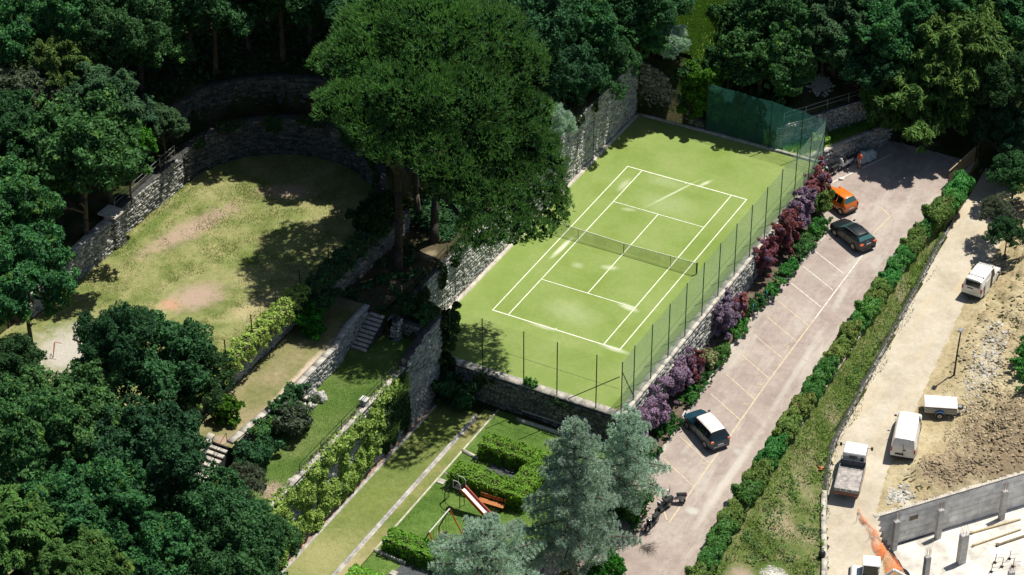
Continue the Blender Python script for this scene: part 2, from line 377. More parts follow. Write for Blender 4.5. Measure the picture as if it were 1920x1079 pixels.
# --- dry grass of the field
def grass_mat(name, g1, g2, g3, dirt=None, blobs=(), sc=1.0, dirtcol=(.34, .25, .19), yellow=None):
    m, t, b = base_mat(name)
    p = wpos(t); n1 = noise(t, .33 * sc, 5, .6, p); n2 = noise(t, 2.2, 6, .75, p); n3 = noise(t, 14, 4, .7, p)
    c = ramp(t, n1.outputs[0], [(.32, g1), (.5, g2), (.68, g3)]).outputs[0]
    c = mixc(t, .75, c, ramp(t, n2.outputs[0], [(.28, (.62, .66, .55)), (.72, (1.25, 1.2, 1.25))]).outputs[0], 'MULTIPLY')
    if yellow: 
        n4 = noise(t, 1.0, 5, .7, p); c = mixc(t, ramp(t, n4.outputs[0], [(.52, (0, 0, 0)), (.70, (.8, .8, .8))]).outputs[0], c, yellow)
    for (cx, cy, sx, sy, rz, st, col) in blobs: c = mixc(t, blob(t, cx, cy, sx, sy, rz, .8, st, 1.3), c, col)
    c = mixc(t, .75, c, ramp(t, n3.outputs[0], [(.25, (.55, .55, .55)), (.75, (1.35, 1.35, 1.35))]).outputs[0], 'MULTIPLY')
    t.links.new(c, b.inputs['Base Color']); b.inputs['Roughness'].default_value = 1; b.inputs['Specular IOR Level'].default_value = .05
    bump(t, b, n3.outputs[0], .7, .05); return m
DIRT = (.40, .29, .23); SAND = (.46, .38, .22); RED = (.48, .27, .18); GRAV = (.45, .42, .37)
M['field_grass'] = grass_mat('dry_field_grass', (.125, .165, .045), (.225, .245, .095), (.30, .285, .14), yellow=(.34, .31, .15), blobs=[
    (-21.0, -9.5, 1.6, 7.0, -.25, .8, DIRT), (-17.4, -1.6, 3.5, 1.4, .5, .8, DIRT), (-15.5, -16.8, 2.3, 3.2, -.5, .9, DIRT), (-16.6, -18.6, 1.2, 1.0, 0, .85, RED),
    (-11.2, -16.5, 1.4, 2.6, -.4, .6, SAND), (-12.6, -21.5, .8, 2.2, .3, .5, SAND), (-19.8, -26.5, 3.6, 4.6, 0, .95, GRAV), (-17.4, -20.5, 2, 2.5, 0, .5, SAND),
    (-23.9, -10, .8, 7, 0, .7, (.10, .16, .03)), (-14, -6.5, 2.2, 3.5, .4, .5, (.14, .20, .05)), (-19, -20, 1.3, 3.5, .3, .45, (.15, .2, .05)), (-15.2, -10.5, 1.5, 3.5, -.3, .4, (.14, .2, .05))])
sheet('field', M['field_grass'], -25.3, -8.6, -60, 4.2, lambda X, Y: 6.5 + .06 * bumps(X * .6, Y * .6), .5, .5, inside=lambda X, Y: field_d(X, Y) < .15, lift=.06)
M['lawn_grass'] = grass_mat('green_lawn_grass', (.07, .125, .028), (.105, .165, .04), (.16, .20, .07), blobs=[(-.9, -29.3, 1.2, 1.3, 0, .9, DIRT), (-2.0, -24.0, 1.6, 2.6, 0, .35, (.2, .22, .09)), (-3, -31.5, 2, 2, 0, .6, DIRT)])
sheet('lawn', M['lawn_grass'], -5.0, 0.0, -34, -9.8, flat(3.03), .5, .5)
M['walk_grass'] = grass_mat('worn_grass', (.14, .16, .055), (.22, .21, .10), (.30, .25, .15), blobs=[(-5.1, -20, .45, 9, .03, .95, (.52, .42, .32)), (-7, -8, 1.5, 4, 0, .8, (.15, .11, .08)), (-5.8, -28, .9, .8, 0, .8, DIRT)])
sheet('walkway', M['walk_grass'], -8.6, -4.6, -28.4, -9.5, flat(4.62), .2, .2, inside=lambda X, Y: X < np.where(Y > -14.5, -5.1, -4.85))
M['terrace_soil'] = grass_mat('needle_strewn_soil', (.045, .045, .025), (.08, .07, .04), (.15, .12, .08), blobs=[(-4.6, -1.5, .7, 1.0, 0, .5, (.36, .30, .2))])  # the pale blob paints a patch of sun on the terrace
sheet('pine_terrace', M['terrace_soil'], -8.6, -3.9, -9.4, 4.0, lambda X, Y: 4.62 + .05 * np.clip(Y, 0, 20), .5, .5)
# --- the bowling lane and the strip beside it
M['lane_grass'] = grass_mat('mown_lane_grass', (.125, .175, .045), (.17, .205, .064), (.23, .245, .095), sc=.5, blobs=[(2, -28, 3, 4, 0, .6, (.36, .33, .16)), (2.4, -12, 2, 2.4, 0, .45, (.13, .2, .04)), (1.9, -21, 1.2, 3, 0, .3, (.17, .22, .05))])
sheet('bowling_lane', M['lane_grass'], .45, 3.55, -46, -9.0, flat(-2.68), .5, .5)
M['strip_grass'] = grass_mat('strip_grass', (.13, .18, .045), (.20, .22, .075), (.30, .27, .13), blobs=[(4.2, -29, 1.5, 4, 0, .7, (.40, .34, .19))])
sheet('grass_strip', M['strip_grass'], 3.8, 4.75, -46, -8.2, flat(-2.70), .5, .5)
M['garden_grass'] = grass_mat('garden_grass', (.075, .14, .028), (.105, .18, .04), (.15, .225, .06), blobs=[(8.3, -24.3, .6, .5, 0, .7, (.36, .32, .2)), (7.9, -22.2, .4, .5, 0, .5, (.36, .32, .2))])
sheet('garden_lawn', M['garden_grass'], 4.85, 15.8, -44, -7.9, flat(-2.64), .5, .5)
m = grass_mat('bare_soil', (.30, .20, .14), (.38, .26, .19), (.45, .34, .26))
sheet('soil_strip', m, 0.0, .34, -46, -8.6, flat(-2.62), .34, 1)

# --- car park paving
m, t, b = base_mat('car_park_asphalt')
p = wpos(t); n1 = noise(t, .28, 5, .6, p); n2 = noise(t, 1.7, 7, .72, p); n3 = noise(t, 22, 3, .7, p)
st = noise(t, .5, 6, .75, wpos(t, 1.0, .22, 1, .12))
c = ramp(t, n1.outputs[0], [(.3, (.30, .245, .22)), (.5, (.36, .30, .265)), (.7, (.41, .355, .31))]).outputs[0]
c = mixc(t, .8, c, ramp(t, n2.outputs[0], [(.28, (.70, .70, .70)), (.72, (1.14, 1.12, 1.10))]).outputs[0], 'MULTIPLY')
c = mixc(t, ramp(t, st.outputs[0], [(.50, (0, 0, 0)), (.70, (.75, .75, .75))]).outputs[0], c, (.50, .46, .40))
for (cx, cy, sx, sy, rz, s_, col) in [(18.9, 20, 1.3, 4, 0, .4, (.34, .31, .26)), (19, 6, 1.4, 3, 0, .35, (.30, .25, .22)), (18.3, 10.5, .7, .7, 0, .5, (.24, .18, .17)), (22.5, -5, .5, 9, 0, .7, (.52, .48, .42)),
                              (22.2, 8, .35, 8, .03, .5, (.50, .47, .42)), (21.7, 18.5, .45, 2.5, .1, .5, (.52, .50, .46)), (22.6, 24, .5, 1.4, 0, .4, (.5, .49, .45)), (21, 30, 2.5, 3.5, 0, .35, (.47, .42, .36)),
                              (21.6, -9.5, .7, .55, 0, .8, (.50, .49, .44)), (21.9, -2.2, .5, .5, 0, .5, (.47, .46, .42))]:
    c = mixc(t, blob(t, cx, cy, sx, sy, rz, .75, s_, 1.0), c, col)
vor = t.nodes.new('ShaderNodeTexVoronoi'); vor.feature = 'DISTANCE_TO_EDGE'; vor.inputs['Scale'].default_value = .33
wv = noise(t, 1.2, 5, .7, p); wm = mixc(t, .32, p, wv.outputs[1]); t.links.new(wm, vor.inputs['Vector'])
cr = ramp(t, vor.outputs[0], [(.0, (1, 1, 1)), (.006, (0, 0, 0))]).outputs[0]
gate = ramp(t, noise(t, .15, 2, .5, p).outputs[0], [(.45, (0, 0, 0)), (.6, (.7, .7, .7))]).outputs[0]
crm = mixc(t, 1.0, cr, gate, 'MULTIPLY')
c = mixc(t, crm, c, (.20, .15, .13))
c = mixc(t, .5, c, ramp(t, n3.outputs[0], [(.25, (.75, .75, .75)), (.75, (1.2, 1.2, 1.2))]).outputs[0], 'MULTIPLY')
t.links.new(c, b.inputs['Base Color']); b.inputs['Roughness'].default_value = .92; b.inputs['Specular IOR Level'].default_value = .15
bump(t, b, n3.outputs[0], .4, .02); M['asphalt'] = m
def carpark(X, Y):
    lo = (X - 13.05) * 0.896 - (Y - 32.45) * 0.444 - .02
    left = np.where(Y < -7.6, 16.4, np.where(Y < 26, np.interp(Y, [-7.6, 2, 12, 20, 26], [16.9, 16.6, 16.3, 16.95, 17.5]), np.where(Y < 32.3, 14.9, 13.0)))
    return (X > left) & (X < 24.9) & (Y < 41.2) & (lo > -.1)
sheet('car_park', M['asphalt'], 13.0, 25, -46, 41.5, lambda X, Y: road_z(Y), .25, .5, inside=carpark, lift=.05)

def ground_line(mb, a, b_, w, zf, lift=.06, seg=1.5):
    a = Vector((*a, 0)); b_ = Vector((*b_, 0)); d = (b_ - a); n = max(1, int(d.length / seg)); nrm = Vector((-d.y, d.x, 0)).normalized() * w / 2
    vs = []; fs = []
    for i in range(n + 1):
        q = a + d * (i / n); z = float(zf(q.y)) + lift
        vs += [(q.x - nrm.x, q.y - nrm.y, z), (q.x + nrm.x, q.y + nrm.y, z)]
    for i in range(n): fs.append((2 * i, 2 * i + 2, 2 * i + 3, 2 * i + 1))
    mb.add(vs, fs)
def worn(name, col, under, thr):
    m, t, b = base_mat(name); n = noise(t, 3.3, 6, .75, wpos(t)); c = mixc(t, ramp(t, n.outputs[0], [(thr, (0, 0, 0)), (thr + .15, (1, 1, 1))]).outputs[0], col, under)
    t.links.new(c, b.inputs['Base Color']); b.inputs['Roughness'].default_value = .9; return m
M['yellow_line'] = worn('faded_yellow_paint', (.60, .49, .29), (.43, .36, .30), .43)
M['white_line'] = worn('worn_white_paint', (.64, .60, .53), (.44, .38, .33), .48)
ylw = MB(); wht = MB()
ys = [23.23, 20.86, 18.37, 15.74, 13.49, 10.97, 8.31, 5.58]
for i, y in enumerate(ys):
    x0 = 17.45; tgt = wht if i < 3 else ylw
    ground_line(tgt, (x0, y), (x0 + 3.35, y - 1.85), .085, road_z, .058)
for y in (2.9, .2, -2.6, -5.4): ground_line(ylw, (17.4, y), (17.4 + 3.3, y - 1.8), .085, road_z, .058)
ground_line(wht, (21.2, 24.4), (20.95, 15.0), .11, road_z, .062); ground_line(ylw, (20.95, 15.0), (20.72, 6.2), .11, road_z, .062)
ground_line(ylw, (20.72, 6.2), (20.66, -11.4), .11, road_z, .062)
ground_line(ylw, (20.2, 31.2), (21.3, 30.4), .1, road_z, .058); ground_line(ylw, (21.3, 30.4), (20.9, 27.6), .1, road_z, .062)
ground_line(wht, (14.9, 32.5), (18.1, 39.1), .14, road_z, .06); ground_line(wht, (19.0, 40.4), (19.9, 41.0), .1, road_z, .06)
ground_line(wht, (21.4, 41.0), (23.8, 40.2), .10, road_z, .064); ground_line(ylw, (19.6, -10.2), (20.4, -11.2), .10, road_z, .058)
# stencilled numbers beside the bay line
def digit(mb, ch, cx, cy, s, rz):
    segs = {'0': 'abcdef', '1': 'bc', '2': 'abged', '3': 'abgcd', '4': 'fgbc', '5': 'afgcd', '6': 'afgedc', '7': 'abc', '8': 'abcdefg', '9': 'abcdfg'}[ch]
    P = {'a': (0, 1, .6, 1), 'b': (.6, 1, .6, .5), 'c': (.6, .5, .6, 0), 'd': (0, 0, .6, 0), 'e': (0, 0, 0, .5), 'f': (0, .5, 0, 1), 'g': (0, .5, .6, .5)}
    for k in segs:
        x0, y0, x1, y1 = P[k]; pts = []
        for x, y in ((x0, y0), (x1, y1)):
            X = (x - .3) * s; Y = (y - .5) * s; pts.append((cx + X * math.cos(rz) - Y * math.sin(rz), cy + X * math.sin(rz) + Y * math.cos(rz)))
        ground_line(mb, pts[0], pts[1], .06, road_z, .066, 9)
k = 10
for y in (12.2, 9.7, 7.1, 4.4, -.5, -3.1):
    for j, ch in enumerate(str(k)): digit(ylw, ch, 20.3, y - 1.7 + .27 * j, .32, math.pi / 2)
    k += 1
for nm, mb, mt in (('yellow_bay_markings', ylw, M['yellow_line']), ('white_bay_markings', wht, M['white_line'])):
    me = bpy.data.meshes.new(nm); me.from_pydata(mb.v, [], mb.f); me.materials.append(mt); tag(link(nm, me), kind='structure')

# --- the dirt track and the building ground
m, t, b = base_mat('pale_gravel_track')
p = wpos(t); n1 = noise(t, .4, 5, .6, p); n2 = noise(t, 2.5, 7, .75, p); n3 = noise(t, 16, 4, .7, p); ruts = noise(t, .8, 5, .7, wpos(t, 1.2, .15, 1, .08))
c = ramp(t, n1.outputs[0], [(.3, (.41, .36, .28)), (.5, (.50, .45, .36)), (.7, (.57, .52, .43))]).outputs[0]
c = mixc(t, .7, c, ramp(t, n2.outputs[0], [(.28, (.74, .72, .68)), (.72, (1.1, 1.1, 1.1))]).outputs[0], 'MULTIPLY')
c = mixc(t, ramp(t, ruts.outputs[0], [(.5, (0, 0, 0)), (.68, (.7, .7, .7))]).outputs[0], c, (.53, .43, .28))
c = mixc(t, .6, c, ramp(t, n3.outputs[0], [(.25, (.72, .72, .72)), (.75, (1.2, 1.2, 1.2))]).outputs[0], 'MULTIPLY')
t.links.new(c, b.inputs['Base Color']); b.inputs['Roughness'].default_value = .97; b.inputs['Specular IOR Level'].default_value = .05
bump(t, b, n3.outputs[0], .5, .03); M['track'] = m
def trackin(X, Y): return (X > track_left(Y) - .1) & (X < track_right(Y) + .25) & (Y < 43.0)
sheet('dirt_track', M['track'], 25.2, 37, -16, 43.2, lambda X, Y: track_z(Y), .25, .5, inside=trackin, lift=.05)
m, t, b = base_mat('dug_clay_soil')
p = wpos(t); n1 = noise(t, .45, 5, .6, p); n2 = noise(t, 2.6, 8, .78, p); n3 = noise(t, 11, 5, .75, p)
c = ramp(t, n1.outputs[0], [(.3, (.33, .27, .16)), (.5, (.43, .36, .22)), (.7, (.52, .46, .31))]).outputs[0]
c = mixc(t, .9, c, ramp(t, n2.outputs[0], [(.28, (.5, .47, .43)), (.5, (1., 1., 1.)), (.75, (1.25, 1.22, 1.15))]).outputs[0], 'MULTIPLY')
c = mixc(t, blob(t, 39.8, 9.3, 6.2, 4.6, .75, .5, .95, 1.2), c, (.27, .21, .135))
c = mixc(t, blob(t, 35.8, 4.4, 2.6, 2.0, .6, .6, .9, 1.2), c, (.29, .23, .15))
c = mixc(t, blob(t, 34.5, 17.5, 1.4, 4.5, .1, .8, .5, 1.4), c, (.58, .54, .45))
c = mixc(t, blob(t, 33.8, .6, 1.1, 1.0, .1, .8, .8, 1.2), c, (.62, .61, .58))
c = mixc(t, .8, c, ramp(t, n3.outputs[0], [(.25, (.6, .58, .55)), (.75, (1.3, 1.3, 1.3))]).outputs[0], 'MULTIPLY')
t.links.new(c, b.inputs['Base Color']); b.inputs['Roughness'].default_value = 1; b.inputs['Specular IOR Level'].default_value = .03
bump(t, b, n2.outputs[0], .9, .12); M['soil'] = m
def soil_in(X, Y):
    a_ = (X - 32.9) * (-0.783) + (Y + 2.17) * 0.622; b_ = (X - 32.9) * 0.66 + (Y + 2.17) * 0.75
    return (X > track_right(Y)) & ~((a_ < .10) & (b_ > -.75)) & (Y < 44)
def soil_z(X, Y):
    z = ground_z(X, Y, False); q = np.clip(X - track_right(Y), 0, 1.5) / 1.5
    yard = np.clip(1.3 * np.exp(-(((X - 33.2) / 2.6)**4 + ((Y - 9.5) / 4.6)**4)), 0, 1)
    return z + (q * (1 - yard)) * (.10 * np.sin(X * 7.1 + 3 * np.sin(Y * 3.3)) * np.sin(Y * 6.3 + 2 * np.sin(X * 2.7)) + .06 * np.sin(X * 15.3 + Y * 4.) * np.sin(Y * 13.1 - X * 5))
sheet('dug_soil', M['soil'], 27, 62, -14, 44, soil_z, .14, .14, inside=soil_in, lift=.06)
m, t, b = base_mat('new_floor_slab')
p = wpos(t); n1 = noise(t, .6, 6, .7, p); n2 = noise(t, 5, 6, .7, p)
c = ramp(t, n1.outputs[0], [(.36, (.42, .39, .34)), (.48, (.58, .54, .48)), (.62, (.70, .66, .60))]).outputs[0]
c = mixc(t, .5, c, ramp(t, n2.outputs[0], [(.3, (.8, .8, .8)), (.7, (1.1, 1.1, 1.1))]).outputs[0], 'MULTIPLY')
t.links.new(c, b.inputs['Base Color']); b.inputs['Roughness'].default_value = .85
sb = MB(); sb.add([(33.9, -1.55, -9.28), (37.6, -4.75, -9.28), (52, -18, -9.28), (66, 2, -9.28), (50, 20.6, -9.28)], [(0, 1, 2, 3, 4)])
tag(sb.build('floor_slab', m), kind='structure')
# grassy bank between hedge and track
M['bank_grass'] = grass_mat('rough_bank_grass', (.08, .125, .03), (.13, .165, .055), (.26, .23, .14), yellow=(.26, .21, .13), blobs=[(27.3, -13.5, 1.3, 1.2, 0, .95, (.34, .26, .2)), (29.3, -12.2, 1.2, 1.2, 0, .9, (.68, .64, .58)), (27.6, -7.5, 1.3, 2.0, 0, .5, (.34, .27, .18))])
sheet('grass_bank', M['bank_grass'], 24.4, 36, -30, 42.5, lambda X, Y: ground_z(np.clip(X, 24.61, None), Y), .3, .5, inside=lambda X, Y: (X < track_left(Y) - .2), lift=.05)
M['bright_grass'] = grass_mat('bright_uncut_grass', (.13, .25, .04), (.19, .34, .06), (.24, .38, .09))
sheet('bright_grass_slope', M['bright_grass'], -2.0, 4.0, 33.6, 41, ground_z, .5, .5, lift=.3)
m = grass_mat('pale_rubble_clearing', (.35, .30, .24), (.46, .42, .36), (.5, .47, .4))
sheet('clearing', m, 9.8, 12.2, 37.6, 40.6, ground_z, .15, .15, lift=.2, inside=lambda X, Y: np.hypot((X - 11) / 1.0, (Y - 39) / 1.2) < .8 + .4 * bumps(X * 2, Y * 2))
M['verge_grass'] = grass_mat('verge_grass', (.10, .17, .02), (.16, .24, .04), (.22, .28, .07))
sheet('verge', M['verge_grass'], 10.5, 21, 32.3, 42.6, flat(.03), .3, .3, inside=lambda X, Y: (((X - 10.3) * 0.848 - (Y - 32.6) * 0.530) > -.1) & (((X - 13.05) * 0.896 - (Y - 32.45) * 0.444) < -.3))
M['bed_soil'] = plain('bed_soil', (.13, .10, .07), 1, var=.4, nscale=3)
sheet('planting_bed', M['bed_soil'], 14.8, 17.3, -7.5, 31, lambda X, Y: road_z(Y) + .3 * (17.3 - X) / 2.5, .5, 1, inside=lambda X, Y: X < np.interp(Y, [-7.6, 2, 12, 20, 26, 27, 31], [16.9, 16.6, 16.3, 16.95, 17.3, 16.4, 15.4]), lift=.14)

# ------------------------------------------------------------------ stone walls
class Path2:
    def __init__(s, pts):
        s.p = np.array(pts, float); d = np.diff(s.p, axis=0); s.l = np.hypot(d[:, 0], d[:, 1]); s.c = np.concatenate([[0], np.cumsum(s.l)]); s.L = s.c[-1]; s.d = d / s.l[:, None]
    def at(s, u):
        u = np.clip(np.asarray(u, float), 0, s.L); i = np.clip(np.searchsorted(s.c, u, 'right') - 1, 0, len(s.l) - 1)
        return s.p[i] + s.d[i] * (u - s.c[i])[..., None]
    def nrm(s, u):
        def raw(v):
            i = np.clip(np.searchsorted(s.c, np.clip(v, 0, s.L - 1e-6), 'right') - 1, 0, len(s.l) - 1); return np.stack([s.d[i][..., 1], -s.d[i][..., 0]], -1)
        n = raw(np.asarray(u) - .15) + raw(np.asarray(u) + .15); return n / np.linalg.norm(n, axis=-1, keepdims=True)
def fz(v): return (lambda u: np.full_like(np.asarray(u, float), v)) if isinstance(v, (int, float)) else (lambda u: np.interp(u, [a for a, _ in v], [b for _, b in v]))
def wall_core(path, z0, z1, th, off=0.0, step=1.0):
    """solid band behind the face; the face looks to the right of the path direction"""
    us = np.unique(np.concatenate([path.c, np.arange(0, path.L, step), [path.L]])); P = path.at(us); N = path.nrm(us)
    A = P - N * off; B = P - N * (off + th); a0 = z0(us) - .6; a1 = z1(us); n = len(us)
    V = np.concatenate([np.c_[A, a0], np.c_[A, a1], np.c_[B, a0], np.c_[B, a1]])
    F = []
    for i in range(n - 1):
        F += [(i, i + 1, n + i + 1, n + i), (n + i, n + i + 1, 3 * n + i + 1, 3 * n + i), (2 * n + i + 1, 2 * n + i, 3 * n + i, 3 * n + i + 1)]
    F += [(0, n, 3 * n, 2 * n), (n - 1, 3 * n - 1, 4 * n - 1, 2 * n - 1)]
    return V, np.array(F)
def stones(path, z0, z1, sw, sh, seed, proud=(.02, .10), off=0.0, edge=.0):
    rng = np.random.default_rng(seed); VS = []; base = float(np.min(z0(path.c))) ; top = float(np.max(z1(np.linspace(0, path.L, 200)))); z = base; cell = []
    while z < top:
        h = sh * rng.uniform(.65, 1.35); u = -rng.uniform(0, sw)
        while u < path.L:
            w = sw * rng.uniform(.5, 1.7); cell.append((u, z, w, h)); u += w
        z += h
    c = np.array(cell); um = np.clip(c[:, 0] + c[:, 2] / 2, 0, path.L); zm = c[:, 1] + c[:, 3] / 2
    k = (zm > z0(um) - .05) & (zm < z1(um) - .04 - edge) & (c[:, 0] > 0) & (c[:, 0] + c[:, 2] < path.L); c = c[k]; n = len(c)
    g = .02; j = lambda s: rng.uniform(-s, s, n)
    bow = .25 * sh * np.sin(c[:, 0] * .9 + 2 * np.sin(c[:, 0] * .31 + seed))
    u0, u1, v0, v1 = c[:, 0] + g, c[:, 0] + c[:, 2] - g, c[:, 1] + g + bow, c[:, 1] + c[:, 3] - g + bow
    cu = np.stack([u0 + j(.03), u1 + j(.03), u1 + j(.05), u0 + j(.05)], 1); cv = np.stack([v0 + j(.02), v0 + j(.03), v1 + j(.03), v1 + j(.02)], 1)
    d = rng.uniform(proud[0], proud[1], n)[:, None]; tilt = rng.uniform(-.03, .03, (n, 4))
    mu = cu.mean(1, keepdims=True); mv = cv.mean(1, keepdims=True)
    fu = mu + (cu - mu) * .82; fv = mv + (cv - mv) * .78
    def pos(u, v, dep):
        P = path.at(u); N = path.nrm(u); q = P + N * (dep - off)[..., None]; return np.concatenate([q, v[..., None]], -1)
    V = np.concatenate([pos(cu, cv, np.zeros_like(cu) - .01), pos(fu, fv, d + tilt)], 1)          # n,8,3
    idx = np.arange(n)[:, None] * 8
    Fs = np.concatenate([idx + np.array(q) for q in ((4, 5, 6, 7), (0, 1, 5, 4), (1, 2, 6, 5), (2, 3, 7, 6), (3, 0, 4, 7))])
    return V.reshape(-1, 3), Fs
def stone_wall(label, pts, z0, z1, th=.55, sw=.38, sh=.2, mat='stone', seed=1, cope=None, cope_w=None, cat='stone wall', group=None, proud=(.03, .13), cope_mat='coping'):
    P = Path2(pts); f0 = fz(z0); f1 = fz(z1); mid = P.at(np.array([P.L / 2]))[0]
    root = empty('stone_wall', (float(mid[0]), float(mid[1]), float(f0(P.L / 2)))); tag(root, label, cat, group)
    off = np.array([mid[0], mid[1], float(f0(P.L / 2))])
    V, F = wall_core(P, f0, f1, th); link('core', np_mesh('wall_core', V - off, F, M['mortar']), root)
    V, F = stones(P, f0, f1, sw, sh, seed, proud); tag(link('stonework', np_mesh('stonework', V - off, F, M[mat]), root), kind='stuff')
    if cope:
        cw = cope_w or th + .12; C0 = lambda u: f1(u) + .003; C1 = lambda u: f1(u) + cope
        us = np.arange(0, P.L, 1.25); rng = random.Random(seed)
        for i, u in enumerate(us):
            u2 = min(u + 1.235, P.L)
            if u2 - u < .3: continue
            sub = Path2([tuple(q) for q in P.at(np.array([u, (u + u2) / 2, u2]))]); dz = rng.uniform(-.012, .012)
            V, F = wall_core(sub, lambda q, a=u: C0(np.asarray(q) + a) + .6, lambda q, a=u, dz=dz: C1(np.asarray(q) + a) + dz, cw, off=-(.06), step=5)
            link('coping_slab', np_mesh('coping_slab', V - off, F, M[cope_mat]), root)
    return root
def y_ang(p): return p
# the court
stone_wall('high grey stone retaining wall along the left side of the tennis court', [(-3.22, 32.3), (-3.22, -7.6)][::-1], -.0, [(0, 4.3), (10, 4.55), (24, 5.4), (40, 5.6)], .6, .36, .21, 'stone_sunlit', 3)
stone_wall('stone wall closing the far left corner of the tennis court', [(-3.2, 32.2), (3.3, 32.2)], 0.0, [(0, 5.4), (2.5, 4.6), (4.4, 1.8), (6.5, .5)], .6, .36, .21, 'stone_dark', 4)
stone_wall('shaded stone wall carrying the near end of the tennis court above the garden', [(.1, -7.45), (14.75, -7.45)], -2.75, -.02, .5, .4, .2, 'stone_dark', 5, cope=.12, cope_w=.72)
stone_wall('sunlit stone retaining wall between the tennis court and the car park', [(14.78, -7.7), (14.78, 31.2)], [(0, -4.6), (39, -2.4)], -.12, .45, .42, .24, 'stone', 6, cope=.16, cope_w=.62, cope_mat='kerb')
# steps of the upper garden
stone_wall('stone retaining wall between the worn path and the green lawn', [(-5.0, -28.0), (-4.45, -21.0), (-4.45, -15.2), (-4.95, -13.0), (-4.95, -9.9)], 3.0, [(0, 4.72), (8, 4.72), (13, 4.8), (19, 5.0)], .5, .36, .18, 'stone', 7, cope=.06, cope_w=.5)
stone_wall('tall ivy grown stone wall above the bowling lane', [(-.02, -36.0), (-.02, -13.2)], -2.75, [(0, 3.1), (22.8, 3.1)], .5, .4, .22, 'stone', 8, cope=.07, cope_w=.5)
stone_wall('bare pale blue grey end of the lane wall below the court corner', [(-.02, -13.1), (-.02, -7.75)], -2.75, [(0, 3.2), (1.2, 3.6), (3.2, 4.2), (5.35, 4.4)], .6, .4, .22, 'stone', 9)
stone_wall('shaded stone wall at the top of the lawn beside the upper steps', [(-3.5, -9.75), (-.65, -9.75)], 3.0, 4.35, .5, .36, .2, 'stone_dark', 10)
stone_wall('short stone pier beside the upper steps', [(-2.9, -10.6), (-2.2, -10.6), (-2.2, -9.8), (-2.9, -9.8), (-2.9, -10.6)], 3.0, 4.75, .3, .3, .2, 'stone', 11)
# field
arc = [(-25.05, y) for y in np.arange(-13.6, -4.3, 1.5)] + [(-16.95 + 8.1 * math.cos(a), -4.2 + 8.1 * math.sin(a)) for a in np.linspace(math.pi, .12, 22)]
stone_wall('straight sunlit stretch of the field wall above the squared pier', arc[:7], 6.5, [(0, 8.9), (8, 9.3), (9, 9.4)], .7, .42, .2, 'stone', 42)
stone_wall('curved stone retaining wall round the upper end of the field', arc[6:], 6.5, [(0, 9.4), (5, 9.9), (13, 10.0), (21, 9.2), (26, 7.4)], .7, .42, .2, 'stone_shade', 12)
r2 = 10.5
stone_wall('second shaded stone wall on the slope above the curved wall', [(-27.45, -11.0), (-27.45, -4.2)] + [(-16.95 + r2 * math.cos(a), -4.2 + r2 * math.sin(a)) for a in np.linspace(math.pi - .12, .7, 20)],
           [(0, 8.6), (6, 9.0), (40, 9.0)], [(0, 9.8), (6, 11.6), (12, 12.3), (24, 12.4), (32, 11.8)], .6, .45, .22, 'stone_shade', 13)
stone_wall('lower stone wall at the left side of the field', [(-24.5, -25.0), (-24.5, -14.4)], 6.5, [(0, 8.5), (6, 8.8), (10.6, 9.0)], .7, .36, .18, 'stone', 14, cope=.10, cope_w=.8)
pr_ = stone_wall('squared stone pier where the field wall steps down', [(-25.6, -14.5), (-24.3, -14.5), (-24.3, -13.3), (-25.6, -13.3), (-25.6, -14.5)], 6.5, 9.3, .4, .36, .18, 'stone', 15)
_c = pr_.location
MB().box((-24.95 - _c.x, -13.9 - _c.y, 9.37 - _c.z), (1.6, 1.45, .14)).build('pier_cap', M['kerb'], pr_, .02)
stone_wall('low stone wall under the hedge on the right side of the field', [(-8.72, -28.4), (-8.72, -12.6)], 4.6, 6.6, .45, .34, .18, 'stone', 16, cope=.06)
stone_wall('low broken stone wall beside the pine trunks', [(-8.0, -12.0), (-7.7, -6.0), (-7.8, 1.0)], 4.6, [(0, 6.2), (5, 6.4), (13, 6.3)], .5, .34, .2, 'stone_dark', 17)
# walls at the end of the car park
stone_wall('stone wall behind the parked scooters', [(13.0, 32.3), (16.1, 38.55), (17.3, 41.0)], -2.3, [(0, .02), (7, .02), (10, -.2)], .5, .36, .2, 'stone', 18, cope=.08, cope_w=.45, cope_mat='coping')
stone_wall('upper stone wall seen through the green net', [(9.0, 30.0 + 2.4), (10.3, 32.7), (17.0, 43.4)], 0.0, [(0, 1.2), (1.4, 2.2), (14, 2.4)], .6, .36, .2, 'stone', 19)
# track side
tl = [(float(track_left(y)) - .12, float(y)) for y in np.arange(-12, 38, 2.0)]
Pt_ = Path2(tl[5:]); zz_top = [(float(u), float(track_z(y) + .62 * sstep(38, 30, y))) for u, (x, y) in zip(Pt_.c, tl[5:])]; zz_bot = [(float(u), float(track_z(y))) for u, (x, y) in zip(Pt_.c, tl[5:])]
Pk_ = Path2(tl[:6]); zk_top = [(float(u), float(track_z(y) + .82)) for u, (x, y) in zip(Pk_.c, tl[:6])]; zk_bot = [(float(u), float(track_z(y))) for u, (x, y) in zip(Pk_.c, tl[:6])]
stone_wall('long low stone wall along the left edge of the dirt track', tl[5:], zz_bot, zz_top, .4, .36, .18, 'stone_mid', 20)
stone_wall('pale concrete kerb wall curving round the bottom of the grass bank', tl[:6], zk_bot, zk_top, .35, .9, .5, 'stone', 21, cat='kerb wall', cope=.05, cope_w=.38, cope_mat='kerb')
stone_wall('low wall between the garden and the car park behind the cedars', [(15.95, -40), (15.95, -7.8)], [(0, -6), (32, -4.6)], -2.55, .4, .4, .2, 'stone', 22, cope=.08, cope_w=.5, cope_mat='kerb')
